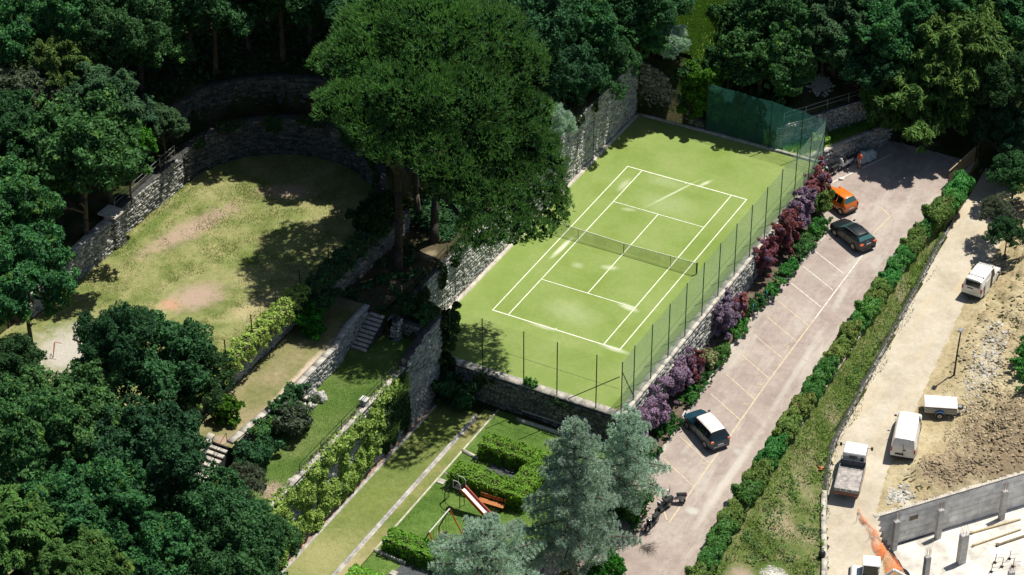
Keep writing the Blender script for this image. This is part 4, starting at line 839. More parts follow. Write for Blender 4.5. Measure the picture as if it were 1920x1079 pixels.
TREES = [
    ('a', -34.74, -10.68, 11.67, 9.0, 3.20, 'mid green tree in the top left corner of the wood'),
    ('d', -30.12, -11.19, 9.95, 9.0, 2.98, 'drooping yellow green tree in the upper left wood'),
    ('g', -30.86, -14.25, 10.03, 8.0, 2.37, 'grey green willowy tree with bare arching limbs at the left edge'),
    ('a', -25.34, -16.78, 6.50, 9.4, 4.46, 'large bright leafy tree beside the upper end of the field wall'),
    ('l', -25.07, -11.25, 6.50, 7.4, 1.80, 'small vivid green laurel clinging to the right of the large bright tree'),
    ('c', -26.08, -12.52, 9.00, 9.0, 2.75, 'feathery dark conifer above the large bright leafy tree'),
    ('a', -20.42, -29.59, 6.50, 8.0, 3.47, 'leafy tree at the left edge level with the field'),
    ('a', -25.22, -25.56, 6.50, 9.4, 3.36, 'dark tree cut off by the left edge below the willowy tree'),
    ('b', -29.94, -19.23, 9.73, 8.0, 3.09, 'shaded tree cut off by the left edge above the field'),
    ('b', -27.82, -7.36, 11.84, 9.0, 3.19, 'dark crowned tree near the top edge left of the hill path'),
    ('c', -25.74, -5.72, 9.00, 3.4, 1.56, 'small feathery tree hanging over the field wall top'),
    ('a', -30.93, -8.22, 12.26, 10.0, 2.79, 'olive green tree along the top edge near the left corner'),
    ('b', -7.12, 18.70, 5.54, 9.0, 3.45, 'dark broadleaf tree right of the pine at the top edge'),
    ('a', -6.53, 26.15, 5.60, 5.0, 3.36, 'broadleaf tree with reddish tips behind the court wall'),
    ('b', -4.34, 26.40, 5.60, 1.9, 2.70, 'dark tree standing directly over the high court wall'),
    ('b', -4.60, 20.99, 5.60, 3.0, 2.64, 'shaded tree between the pine and the high court wall'),
    ('a', -3.61, 32.05, 5.60, 2.4, 3.43, 'bushy mid green tree over the corner of the high court wall'),
    ('b', -2.14, 33.03, 5.73, 5.0, 2.73, 'dark tree at the top edge above the wall corner'),
    ('p', -0.59, 32.80, 5.67, 1.6, 1.46, 'rounded grey pine bush left of the bright grass bank'),
    ('p', -3.18, 16.87, -0.30, 7.1, 1.22, 'small grey green conifer leaning over the court wall beside the pine'),
    ('a', 2.79, 40.15, 2.25, 4.0, 2.81, 'tree with pale leaf tips right of the bright grass bank'),
    ('a', 3.65, 35.66, 1.77, 3.2, 2.03, 'spreading light green tree right of the ivy clad trunk'),
    ('a', 6.42, 36.78, 2.28, 3.4, 3.91, 'broad leafy tree standing behind the green net fence'),
    ('b', 7.12, 40.59, 3.20, 5.0, 3.70, 'dark tree at the top edge behind the broad leafy tree'),
    ('c', 11.39, 41.03, 3.29, 5.0, 3.67, 'tree of layered drooping leaves at the top edge right of centre'),
    ('b', 10.70, 40.04, 3.31, 3.2, 2.39, 'shaded tree above the pale rubble clearing'),
    ('a', 14.42, 42.17, 2.74, 5.0, 3.67, 'blue green tree filling the top right wood'),
    ('b', 14.56, 39.87, 0.00, 5.3, 2.29, 'shaded low tree over the upper wall by the car park'),
    ('d', 19.21, 41.82, -1.24, 3.6, 4.61, 'big tree hanging over the shaded end of the car park'),
    ('d', 21.30, 45.38, -0.17, 5.0, 5.08, 'largest yellow green tree in the top right wood'),
    ('a', 16.85, 45.80, 2.70, 6.0, 3.69, 'tree at the top edge right of the blue green tree'),
    ('a', 24.32, 50.45, 1.35, 6.0, 3.71, 'blue tinged tree in the top right corner'),
    ('b', 26.65, 43.65, -2.95, 8.0, 2.72, 'dark tree at the right edge behind the largest tree'),
    ('c', 26.76, 42.73, -3.20, 4.0, 2.66, 'feathery sumac like tree at the right edge above the track end'),
    ('c', 24.64, 42.56, -1.92, 3.0, 1.38, 'small feathery tree beside the wooden screen'),
    ('b', 29.26, 38.58, -3.47, 3.0, 1.89, 'dark shrubby tree at the right edge beside the track'),
    ('b', -8.73, -31.94, 3.00, 9.4, 3.54, 'dark oak whose top stands out against the field'),
    ('b', -8.82, -34.46, 3.00, 13.2, 2.07, 'dark tree with ragged tips left of the oak on the field edge'),
    ('b', -6.28, -30.13, 3.00, 8.0, 2.42, 'dark tree reaching over the hedge below the field'),
    ('a', -8.99, -39.59, 6.50, 6.7, 3.58, 'blue green tree below the gravel patch'),
    ('b', -15.17, -37.64, 6.50, 7.0, 2.09, 'dark tree at the left edge beside the gravel patch'),
    ('a', -9.77, -43.78, 6.50, 8.0, 2.99, 'tree at the left edge in the lower wood'),
    ('b', -4.18, -39.07, 3.00, 9.0, 3.32, 'broad dark tree in the middle of the lower left wood'),
    ('b', -0.02, -37.95, 3.00, 3.8, 3.16, 'dark tree below the lower stone steps'),
    ('a', -3.93, -45.44, 3.00, 9.0, 3.28, 'yellow green tree in the lower left wood'),
    ('d', -5.87, -48.74, 3.00, 9.0, 3.08, 'mid green tree in the bottom left corner'),
    ('a', -0.59, -43.89, 3.00, 5.7, 2.99, 'tree with yellowish leaf tips at the bottom edge'),
    ('b', 1.45, -35.85, -2.75, 7.0, 2.51, 'dark leafy tree beside the lower end of the ivy wall'),
    ('b', 2.47, -41.09, -2.75, 9.0, 3.03, 'dark tree cut off by the bottom edge beside the lane'),
    ('d', -0.05, -50.51, 3.00, 9.6, 2.53, 'bright tipped tree cut off by the bottom edge'),
    ('b', -4.13, -35.92, 3.00, 7.0, 1.66, 'dark tree just left of the lower stone steps'),
    ('g', -0.75, -32.31, 3.00, 3.0, 1.20, 'thin grey green tree between the steps and the ivy wall'),
    ('g', 29.42, 33.19, -3.82, 3.0, 1.24, 'thin small olive like tree leaning over the track'),
    ('b', 31.24, 30.95, -3.82, 2.5, 1.40, 'dark small tree at the right edge above the parked minivan'),
    ('a', -29.60, -3.00, 12.84, 5.0, 3.60, 'blue green tree with clustered leaves near the top edge'),
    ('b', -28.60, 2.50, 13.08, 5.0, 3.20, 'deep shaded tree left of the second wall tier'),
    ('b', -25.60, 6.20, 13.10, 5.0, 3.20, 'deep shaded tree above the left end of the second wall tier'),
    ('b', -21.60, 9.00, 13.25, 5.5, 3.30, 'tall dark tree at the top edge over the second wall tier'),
    ('a', -16.80, 10.20, 13.38, 5.5, 3.30, 'dim leafy tree at the top edge left of the great pines'),
    ('b', -12.40, 11.50, 10.27, 5.5, 3.20, 'dark tree hidden behind the great pines'),
    ('b', -31.50, 1.00, 13.72, 7.0, 3.40, 'dark tree at the top edge between the blue green tree and the wall tier'),
    ('b', -24.50, 11.50, 14.35, 7.0, 3.60, 'dark tree at the top edge far behind the curved wall'),
    ('b', -19.00, 14.00, 14.64, 7.0, 3.60, 'dark tree in the deepest part of the top wood'),
    ('c', -27.40, -7.60, 10.32, 3.6, 1.90, 'dark feathery shrub above the field wall railing'),
    ('b', -8.00, 2.60, 4.73, 10.5, 3.70, 'added shade tree hidden between the two great pines and the curved wall'),  # unseen behind the pine, added to fill the gap in the field shade
    ('b', -11.20, 6.20, 7.02, 8.5, 3.40, 'tall shaded tree leaning over the right end of the curved wall'),
    ('d', 18.60, 43.20, -0.82, 6.5, 3.90, 'tall tree added to cast shade over the dark end of the car park'),  # added to widen the tree shade on the paving
    ('b', -14.20, 7.60, 12.26, 8.0, 4.00, 'tall shaded tree left of the pines, overhanging the curved wall'),
    ('b', -18.40, 8.40, 12.83, 8.0, 4.00, 'tall dark tree overhanging the top of the curved wall'),
    ('b', -22.80, 6.80, 12.76, 8.0, 4.00, 'tall dark tree overhanging the left part of the curved wall'),
    ('b', -10.00, 7.00, 5.37, 9.0, 3.60, 'dark tree rising behind the pine trunks'),
    ('b', -26.60, 2.80, 12.59, 7.5, 3.60, 'tall dark tree above the left end of the curved wall')]
rt_ = random.Random(8)
for i, (k, x, y, z, hc, rad, lab) in enumerate(TREES):
    o = empty(NAMES[k], (x, y, z), rt_.uniform(0, 6.28)); tag(o, lab, 'bush' if k in 'lp' else 'tree')
    c_ = link('crown', CR[k][i % len(CR[k])], o, (0, 0, hc)); s_ = rad * 1.0; c_.scale = (s_, s_, s_ * rt_.uniform(.88, 1.1))
    tk = TR['pale' if k == 'g' else 'std']; t_ = link('trunk', tk[i % len(tk)], o); sc_ = rad / 3.6
    t_.scale = (sc_, sc_, hc / 8.0)
# the two great pines
PINES = [
    ('a', (-5.6, -4.7, 4.6), [(-7.96, -1.2, 23, 4.2), (-8.68, -4.05, 22, 3.2), (-7.47, -7.39, 20.5, 2.6), (-5.3, -7.74, 19.3, 2.8), (-3.3, -5.4, 21.5, 4.0), (-4.85, -0.7, 24, 4.4), (-3.46, -7.17, 18.5, 2.5), (-3.88, -8.55, 18.5, 1.7), (-2.11, -6.41, 19.5, 2.8)], 14.5, 'great umbrella pine, the left and upper half of the huge green crown over the terrace'),
    ('b', (-5.3, .2, 4.6), [(-2.25, 0.94, 23, 4.6), (0.16, 1.35, 21, 3.8), (-0.51, -3.79, 21, 4.2), (1.91, -0.68, 18.5, 3.4), (0.65, -4.38, 18, 3.8), (2.84, 0.04, 15.2, 2.9), (2.39, -3.63, 14.8, 3.6), (4.18, -1.22, 12.6, 2.9), (3.8, -6.22, 13.5, 3.0), (1.47, -7.08, 16, 2.8), (5.55, -5.02, 12.2, 1.9), (-1.21, -7.23, 19, 2.6), (5.89, -2.1, 12, 1.7), (0.17, -8.16, 18, 2.2), (4.37, -9.21, 13.6, 1.7), (3.43, 1.05, 13.2, 2.2), (-1.63, -8.41, 18.5, 1.8)], 12.5, 'great umbrella pine whose lower boughs hang over the side of the tennis court')]
for nm, (bx, by, bz), lobes, tips, lab in PINES:
    o = empty('umbrella_pine', (bx, by, bz)); tag(o, lab, 'pine tree'); rng = np.random.default_rng(len(lobes))
    L = []
    for (x, y, z, r) in lobes:
        x -= bx; y -= by; z -= bz; L.append((x, y, z, r * .8))
        for q in range(62):
            d = unit(rng.normal(0, 1, 3)); d[2] = abs(d[2]) * .9 - .1; s_ = r * rng.uniform(.66, .92); L.append((x + d[0] * s_, y + d[1] * s_, z + d[2] * s_ * .62, rng.uniform(.35, .75)))
    P, N = shell(L, 38000, rng, .03, -.35, .72); P = warp(P, rng, .22, 1.1)
    link('crown', needles_mesh('pine_crown', P, N, .33, M['needle'], rng, 4, .085, .95, .5), o)
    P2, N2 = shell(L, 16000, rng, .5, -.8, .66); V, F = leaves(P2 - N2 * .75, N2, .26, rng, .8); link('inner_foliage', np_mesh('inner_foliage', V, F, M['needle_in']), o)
    mb = MB(); h_ = tips; mb.path([(0, 0, -.4), (.12, .05, h_ * .15), (.22, .1, h_ * .32), (.15, .3, h_ * .5), (.02, .32, h_ * .66), (.15, .3, h_ * .8), (.35, .3, h_)], [.42, .32, .29, .27, .25, .22, .16], 12)
    for (x, y, z, r) in lobes:
        x -= bx; y -= by; z -= bz; z0_ = min(max(h_ * .42, z - 5), h_); mb.path([(.15, .2, z0_), (x * .5, y * .5, z0_ + (z - z0_) * .45), (x * .9, y * .9, z - r * .2)], [.26, .17, .07], 7)
    mb.build('trunk', M['pine_bark'], o, smooth=True)

# blue cedars: whorls of spreading branches clothed in short grey needles
def cedar(label, x, y, z, h, rad, seed, flat_top=False, mat='cedar', dens=1.0, clear=.14):
    rng = np.random.default_rng(seed); rr = random.Random(seed); o = empty('blue_cedar', (x, y, z), rr.uniform(0, 6)); tag(o, label, 'cedar tree')
    MB().path([(0, 0, -.4), (.05, .05, h * .5), (0, 0, h * .97)], [.34, .22, .04], 10).build('trunk', M['bark'], o, smooth=True)
    br = MB(); PP = []; NN = []
    nb = int(h * 5.5); 
    for k in range(nb):
        f = clear + (1 - clear) * (k + rr.random()) / nb; zz = h * f; a_ = k * 2.39996 + rr.uniform(-.3, .3)
        prof = (1 - f)**.62 if not flat_top else (1 - f * .75)**.5
        Lb = rad * prof * rr.uniform(.72, 1.15) + .25; up = .10 + .35 * f; 
        d = np.array([math.cos(a_), math.sin(a_), up]); p0 = np.array([0, 0, zz]); side = np.array([-math.sin(a_), math.cos(a_), 0])
        tipz = Lb * up - .10 * Lb
        br.path([tuple(p0), tuple(p0 + d * Lb * .5), tuple(p0 + np.array([d[0] * Lb, d[1] * Lb, tipz]))], [.07 * Lb / 3 + .02, .05 * Lb / 3 + .01, .012], 5)
        ns = int((60 + 340 * Lb) * dens); u = rng.uniform(.03, 1.0, ns)**.75; w_ = (1.06 - u) * .50 * Lb + .08; s_ = rng.uniform(-1, 1, ns)
        # sub branchlets: sprays gather in ribs either side of the bough
        rib = np.round(u * Lb * 2.6) / (Lb * 2.6); u = u * .55 + rib * .45
        P = p0 + np.outer(u * Lb, [d[0], d[1], 0]) + np.outer(s_ * w_, side) + np.outer(np.abs(s_) * w_ * .35, [d[0], d[1], 0])
        P[:, 2] += np.where(u < .5, u * Lb * up, .5 * Lb * up + (u - .5) * Lb * (tipz / Lb - .5 * up) * 2) - .30 * np.abs(s_) * w_ - .16 * u**3 * Lb * .5 + rng.normal(0, .09, ns)
        PP.append(P); NN.append(np.outer(np.ones(ns), [d[0] * .6, d[1] * .6, .5]) + np.outer(s_, side) * .7)
    br.build('boughs', M['bark'], o)
    link('needles', needles_mesh('cedar_needles', np.concatenate(PP), np.concatenate(NN), .13, M[mat], rng, 3, .13, .2, .7), o)
    return o
CED = [('tall blue cedar whose pointed top stands in front of the court corner', 17.5, -20.4, -3.4, 13.0, 4.5, 1, False, 1.0),
       ('blue cedar with a bare trunk gap nearest the parked scooters', 17.6, -12.3, -3.4, 8.5, 3.4, 2, False, .75),
       ('wide blue cedar spreading over the slide at the bottom of the photo', 14.4, -27.2, -2.7, 7.4, 5.6, 3, False, 1.0)]
for a_ in CED: cedar(*a_[:7], flat_top=a_[7], dens=a_[8])

# ------------------------------------------------------------------ hedges, shrubs, creepers
def hedge_mesh(name, boxes, mat, seed, size=.13, dens=150, rough=.07):
    """leafy skin over a union of clipped boxes (cx,cy,cz,dx,dy,dz)"""
    rng = np.random.default_rng(seed); PP = []; NN = []
    for (cx, cy, cz, dx, dy, dz) in boxes:
        for ax, sg, ar in ((0, 1, dy * dz), (0, -1, dy * dz), (1, 1, dx * dz), (1, -1, dx * dz), (2, 1, dx * dy)):
            n = int(ar * dens * (1.2 if ax == 2 else 1)); P = rng.uniform(-.5, .5, (n, 3)) * np.array([dx, dy, dz]); P[:, ax] = sg * .5 * (dx, dy, dz)[ax]
            q = P + np.array([cx, cy, cz]); wob = rough * (np.sin(q[:, 0] * 5.1 + 2 * np.sin(q[:, 1] * 3.7)) + np.sin(q[:, 1] * 6.3 + q[:, 2] * 5)) + rng.normal(0, rough * .5, n)
            N = np.zeros((n, 3)); N[:, ax] = sg; q = q + N * wob[:, None]; inside = np.zeros(n, bool)
            for (ax_, ay_, az_, bx_, by_, bz_) in boxes:
                if (ax_, ay_) != (cx, cy): inside |= (np.abs(q[:, 0] - ax_) < bx_ / 2 - .1) & (np.abs(q[:, 1] - ay_) < by_ / 2 - .1) & (q[:, 2] < az_ + bz_ / 2 - .1)
            PP.append(q[~inside]); NN.append(N[~inside] + np.array([0, 0, .25]))
    V, F = leaves(np.concatenate(PP), np.concatenate(NN), size, rng, .55, 1.3); return np_mesh(name, V, F, mat)
def hedge(label, boxes, z, mat='hedge', seed=1, **kw):
    o = empty('clipped_hedge', (boxes[0][0], boxes[0][1], z)); tag(o, label, 'hedge')
    off = Vector((boxes[0][0], boxes[0][1], z))
    bx = [(b_[0] - off.x, b_[1] - off.y, b_[4] / 2, b_[2], b_[3], b_[4]) for b_ in boxes]
    link('foliage', hedge_mesh('hedge_foliage', bx, M[mat], seed, **kw), o)
    mb = MB()
    for b_ in bx: mb.box((b_[0], b_[1], b_[2] - .08 + .001 * b_[0]), (b_[3] - .3, b_[4] - .3, b_[5] - .2))
    mb.build('woody_core', M['bark'], o)
hedge('u shaped clipped green hedge on the garden lawn', [(8.7, -12.75, 5.0, 1.6, 1.35), (8.8, -16.6, 5.8, 1.6, 1.35), (11.2, -14.9, 1.8, 5.2, 1.38)], -2.68, seed=2)
hedge('clipped green hedge beside the swing at the lower kerb', [(8.0, -25.05, 5.2, 1.5, 1.3)], -2.68, seed=3)
hedge('clipped hedge corner showing at the bottom edge of the photo', [(7.4, -29.6, 4.6, 1.5, 1.3), (5.7, -31.5, 1.3, 3.0, 1.28)], -2.68, seed=4)
hedge('yellow green hedge on the wall along the right side of the field', [(-8.55, -20.6, 1.25, 15.0, 1.25)], 6.3, 'ivy', 5, rough=.12)
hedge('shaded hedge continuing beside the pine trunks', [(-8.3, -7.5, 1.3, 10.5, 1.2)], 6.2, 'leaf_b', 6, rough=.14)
pv = plain('shaded_slate_paving', (.07, .078, .085), .8, var=.2)  # slate colour darkened to paint the shadow inside the hedge
sl = MB().box((8.9, -14.7, -2.665), (2.9, 2.2, .08)).build('garden_paving', pv); tag(sl, kind='structure')
sl = MB().box((10.3, -27.3, -2.66), (6.2, 2.6, .08)).build('garden_paving', pv); tag(sl, kind='structure')

def lump_bush(name, label, cat, x, y, z, lobes, mat, n, size, seed, group=None, inner='leaf_b', jit=.8, asp=1.5):
    rng = np.random.default_rng(seed); o = empty(name, (x, y, z)); tag(o, label, cat, group)
    P, N = shell(lobes, n, rng, .1, -.6); P = warp(P, rng, .09, 3.0); V, F = leaves(P, N + np.array([0, 0, .3]), size, rng, jit, asp); link('foliage', np_mesh(name, V, F, M[mat]), o)
    mb = MB()
    for q in range(5): mb.tube((0, 0, -.2), (lobes[q % len(lobes)][0] * .7, lobes[q % len(lobes)][1] * .7, lobes[q % len(lobes)][2]), .035, .015, 5)
    mb.build('stems', M['bark'], o); return o
# hedge of separate shrubs down the car park edge, alternating dark and olive
ORD = ['first', 'second', 'third', 'fourth', 'fifth', 'sixth', 'seventh', 'eighth', 'ninth', 'tenth', 'eleventh', 'twelfth', 'thirteenth', 'fourteenth', 'fifteenth', 'sixteenth', 'seventeenth', 'eighteenth', 'nineteenth', 'twentieth', 'twenty first', 'twenty second', 'twenty third']
rr = random.Random(21); y = 35.6; cnt = {'shrub_a': 0, 'shrub_b': 0}; shm = {}
def shrub_variant(mat, sd):
    rng = np.random.default_rng(sd); L = [(0, 0, .7, .75)] + [(rng.uniform(-.7, .7), rng.uniform(-.9, .9), rng.uniform(.3, 1.25), rng.uniform(.14, .36)) for _ in range(34)]
    P, N = shell(L, 6500, rng, .12, -.6); P = warp(P, rng, .10, 3.2); V, F = leaves(P, N + np.array([0, 0, .5]), .11, rng, .8, 1.6); return np_mesh('shrub_foliage', V, F, M[mat])
for mt in ('shrub_a', 'shrub_b'): shm[mt] = [shrub_variant(mt, 200 + q) for q in range(3)]
stem_me = MB().tube((0, 0, -.3), (.2, .3, 1), .04, n=5).tube((0, 0, -.3), (-.2, -.3, 1), .04, n=5).mesh('stems', M['bark'])
pat = 'aabbabbaaabbaabbbaaabbbaabbabbaaabbaabb'
k = 0
while y > -24 and k < len(pat):
    mt = 'shrub_' + pat[k]; cnt[mt] += 1
    x = np.interp(y, [-24, -15, -8, 4, 28, 36], [25.6, 25.1, 24.6, 24.35, 24.55, 25.5]) + rr.uniform(-.1, .1); z = gz(24.4, y)
    o = empty('hedge_shrub', (x, y, z), rr.choice((0, math.pi))); c_ = ORD[cnt[mt] - 1]
    tag(o, ('dark glossy shrub in the car park hedge, %s of its colour from the screen' if mt == 'shrub_a' else 'olive reddish tipped shrub in the car park hedge, %s of its colour from the screen') % c_, 'shrub', 'shrubs of the hedge along the car park')
    f_ = link('foliage', shm[mt][k % 3], o); s_ = rr.uniform(.86, 1.08) * (1.2 if y > 30 else 1); f_.scale = (s_ * .84, s_ * 1.2, s_ * rr.uniform(.9, 1.1)); link('stems', stem_me, o)
    y -= rr.uniform(1.42, 1.72); k += 1

def creeper(name, label, cat, path, z0, z1, patches, mat, size, seed, dens=170, depth=.28, group=None):
    """leaves piled on a wall face; patches = (u, z, ru, rz) ellipses along the face"""
    Pt = Path2(path); rng = np.random.default_rng(seed); PP = []; NN = []
    for (u, z, ru, rz_) in patches:
        n = int(3.14 * ru * rz_ * dens); a_ = rng.uniform(0, 2 * math.pi, n); q = rng.random(n)**.55
        uu = u + ru * q * np.cos(a_) * (1 + .15 * np.sin(5 * a_ + u)); zz = z + rz_ * q * np.sin(a_) * (1 + .15 * np.sin(4 * a_ + u)); dep = depth * (1 - q**2) + .06 + rng.uniform(0, .10, n) + .08 * np.sin(uu * 4) * np.sin(zz * 5)
        k_ = (zz < z1 + .25) & (zz > z0); uu, zz, dep = uu[k_], zz[k_], dep[k_]; P = Pt.at(uu); N = Pt.nrm(uu); over = zz > z1 - .05
        PP.append(np.c_[P + N * np.where(over, rng.uniform(-.5, .3, len(uu)), dep)[:, None], zz]); NN.append(np.c_[N * .8, np.full(len(uu), .55)])
    P = np.concatenate(PP); o_ = np.array([*Pt.at(np.array([patches[0][0]]))[0], z0]); root = empty(name, tuple(o_)); tag(root, label, cat, group)
    V, F = leaves(P - o_, np.concatenate(NN), size, rng, .5, 1.25); link('foliage', np_mesh(name, V, F, M[mat]), root)
    mb = MB()
    for (u, z, ru, rz_) in patches[:6]:
        q = Pt.at(np.array([u]))[0]; nn_ = Pt.nrm(np.array([u]))[0]; mb.tube((q[0] + nn_[0] * .08 - o_[0], q[1] + nn_[1] * .08 - o_[1], z0 - o_[2]), (q[0] + nn_[0] * .08 - o_[0], q[1] + nn_[1] * .08 - o_[1], min(z + rz_ * .5, z1) - o_[2]), .03, .015, 5)
    tag(mb.build('stems', M['bark'], root), kind='stuff')
rp = np.random.default_rng(9)
lw = [(-.02, -36.0), (-.02, -13.2)]
P1 = [(u, rp.uniform(1.6, 3.0), rp.uniform(.8, 1.5), rp.uniform(.6, 1.3)) for u in np.arange(5, 22.5, 1.0)] + [(u, rp.uniform(-2.2, -.2), rp.uniform(.7, 1.2), rp.uniform(.9, 1.7)) for u in np.arange(4.5, 21.5, 1.15)] + [(u, 0.8, .7, 1.1) for u in (6.5, 9.5, 11.0, 14, 17.2, 19)]
creeper('wall_ivy', 'thick yellow green ivy spilling down the wall above the bowling lane', 'ivy', lw, -2.6, 3.1, P1, 'ivy', .17, 31)
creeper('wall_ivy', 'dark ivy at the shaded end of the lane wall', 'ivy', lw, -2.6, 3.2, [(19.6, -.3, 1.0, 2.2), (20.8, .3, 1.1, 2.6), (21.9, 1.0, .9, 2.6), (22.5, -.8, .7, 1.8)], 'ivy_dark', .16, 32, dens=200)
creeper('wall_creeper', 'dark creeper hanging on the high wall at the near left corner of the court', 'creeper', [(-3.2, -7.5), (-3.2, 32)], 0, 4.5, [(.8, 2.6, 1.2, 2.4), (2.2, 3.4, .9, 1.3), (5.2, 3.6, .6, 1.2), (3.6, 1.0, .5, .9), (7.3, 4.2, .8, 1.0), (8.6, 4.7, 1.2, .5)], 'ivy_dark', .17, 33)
creeper('wall_creeper', 'small creeper over the middle of the high court wall', 'creeper', [(-3.2, -7.5), (-3.2, 32)], 0, 5.6, [(28.0, 5.3, .9, .5), (31, 5.2, .5, .6)], 'ivy_dark', .16, 34)
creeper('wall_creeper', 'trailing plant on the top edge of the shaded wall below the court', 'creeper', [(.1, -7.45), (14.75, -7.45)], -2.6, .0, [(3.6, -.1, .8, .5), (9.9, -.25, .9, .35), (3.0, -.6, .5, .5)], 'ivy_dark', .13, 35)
creeper('wall_creeper', 'tuft of green leaves growing out of the sunlit court wall', 'creeper', [(14.78, -7.7), (14.78, 31.2)], -4, -.2, [(26.2, -1.0, .5, .7), (25.6, -1.7, .4, .4)], 'shrub_a', .14, 36)
# clump helper with own lobes
def clump(name, label, cat, x, y, z, w, d, h, mat, n, size, seed, group=None, **kw):
    rng = np.random.default_rng(seed); L = [(0, 0, h * .4, min(w, d, h) * .36)] + [(rng.uniform(-.42, .42) * w, rng.uniform(-.42, .42) * d, h * rng.uniform(.3, .82), min(w, d, h * 1.2) * rng.uniform(.16, .30)) for _ in range(16)] + [(rng.uniform(-.55, .55) * w, rng.uniform(-.55, .55) * d, h * rng.uniform(.12, 1.0), min(w, d, h) * rng.uniform(.06, .20)) for _ in range(36)]
    return lump_bush(name, label, cat, x, y, z, L, mat, n, size, seed, group, **kw)
def wallz(y, f=.0): return float(road_z(y)) + .4
clump('climbing_bush', 'broad purple flowering climber at the near corner of the court wall', 'flowering bush', 15.4, -4.0, wallz(-4), 1.6, 4.8, 3.6, 'purple', 21600, .105, 41)
clump('climbing_bush', 'purple flowering climber with crimson tips below the middle of the near wall', 'flowering bush', 15.4, .9, wallz(0), 1.5, 4.0, 3.5, 'purple', 18900, .105, 42)
clump('climbing_bush', 'crimson bush between the two purple climbers near the variegated shrub', 'flowering bush', 15.6, 3.3, wallz(3), 1.3, 1.6, 2.3, 'crimson', 7560, .105, 43)
clump('climbing_bush', 'isolated purple climber halfway along the court wall', 'flowering bush', 15.4, 9.6, wallz(9), 1.4, 3.0, 3.3, 'purple', 15300, .105, 44)
clump('climbing_bush', 'small crimson bush beside the isolated purple climber', 'flowering bush', 15.7, 12.1, wallz(12), .9, 1.2, 2.2, 'crimson', 2600, .14, 45)
clump('climbing_bush', 'tall crimson climber at the start of the red thicket', 'flowering bush', 15.3, 18.0, wallz(18), 1.3, 2.6, 3.9, 'crimson', 15300, .105, 46)
clump('climbing_bush', 'crimson climber in the middle of the red thicket', 'flowering bush', 15.4, 21.2, wallz(21), 1.5, 3.2, 4.0, 'crimson', 18000, .105, 47)
clump('climbing_bush', 'purple climber mixed into the red thicket', 'flowering bush', 15.5, 24.6, wallz(24), 1.6, 3.5, 3.7, 'purple', 18900, .105, 48)
clump('climbing_bush', 'crimson climber rising over the far corner of the court fence', 'flowering bush', 15.2, 28.6, wallz(28), 1.3, 3.8, 3.8, 'crimson', 18900, .105, 49)
clump('bush', 'mixed green shrub hiding the nose of the orange car', 'shrub', 16.0, 27.9, wallz(28), 1.5, 2.2, 2.0, 'shrub_b', 4200, .12, 51)
clump('bed_shrub', 'cream variegated shrub in the bed below the court wall', 'shrub', 16.0, 5.1, wallz(5), 1.1, 1.6, 1.5, 'cream_leaf', 2600, .14, 50)
for i, (y_, w_, l_) in enumerate([(-6.3, 1.6, 'low green shrub at the near end of the wall bed behind the two tone car'), (-2.7, 1.3, 'low green shrub in the wall bed in front of the two tone car'), (1.6, 1.3, 'low green plants edging the bed below the purple climbers'), (4.3, 1.2, 'dark low plants beside the variegated shrub'),
                               (7.2, 1.3, 'green plants in the bed before the isolated purple climber'), (10.6, 1.2, 'low green plants at the foot of the isolated purple climber'), (13.8, 1.2, 'green plants where the wall is bare'), (16.6, 1.2, 'green plants near the start of the red thicket'),
                               (19.6, 1.3, 'green plants at the foot of the red thicket'), (22.6, 1.4, 'dense green plants behind the dark hatchback'), (25.4, 1.4, 'tall green plants between the dark hatchback and the orange car')]):
    clump('bed_plant', l_, 'shrub', 16.35 + (.4 if y_ > 15 else 0), y_, wallz(y_) - .1, w_, 2.6, .65 + .35 * (y_ > 20), 'shrub_a' if i % 3 else 'leaf_a', 2800, .11, 60 + i)
clump('bush', 'dark rounded bush in the corner below the court wall', 'bush', 1.6, -8.6, -2.7, 3.0, 2.0, 2.2, 'leaf_b', 6000, .15, 81)
clump('bush', 'small green plant growing on the front edge of the court', 'bush', 7.15, -7.3, .02, .9, .5, .75, 'shrub_a', 900, .12, 82)
clump('bush', 'overgrown bush smothering the near left corner of the court', 'bush', -1.5, -6.4, 0, 3.6, 2.4, 3.8, 'ivy_dark', 9000, .17, 83)
clump('bush', 'low tangled bush on the terrace beside the stone pier', 'bush', -1.8, -8.7, 4.3, 2.8, 1.6, 1.2, 'leaf_b', 4500, .15, 84)
clump('bush', 'ivy clump by the fence post at the near left corner', 'bush', .1, -7.9, -1.6, 1.6, 1.0, 2.6, 'ivy_dark', 4200, .15, 85)
clump('citrus_tree', 'small bright green shrub on the worn path above the sunlit steps', 'shrub', -6.9, -26.0, 4.6, 1.5, 1.5, 1.7, 'leaf_l', 3000, .15, 86)
clump('bush', 'bright green bush at the end of the field hedge', 'bush', -6.9, -14.6, 4.6, 1.5, 1.5, 2.2, 'leaf_l', 3500, .16, 87)
clump('olive_shrub', 'grey green olive like shrub on the lawn below the rock pile', 'shrub', -3.1, -23.2, 3.0, 2.0, 2.6, 2.6, 'leaf_g', 4200, .13, 88, asp=2.2)
clump('bush', 'dark ragged bush on the lawn edge beside the rock pile', 'bush', -4.0, -22.4, 3.2, 1.6, 2.6, 2.4, 'leaf_b', 4000, .15, 89)
clump('bush', 'dark feathery bush below the sunlit steps', 'bush', -3.5, -27.2, 3.0, 1.9, 2.8, 1.7, 'leaf_b', 5500, .14, 90)
clump('bush', 'low green bush on the lawn wall between the steps and the ragged bush', 'bush', -4.3, -25.2, 3.4, 1.1, 3.0, 1.5, 'leaf_a', 3200, .14, 91)
clump('ivy_column', 'tall ivy clad trunk at the left end of the green net', 'tree', 2.4, 32.9, 0, 2.8, 2.2, 6.0, 'leaf_l', 13000, .20, 92)
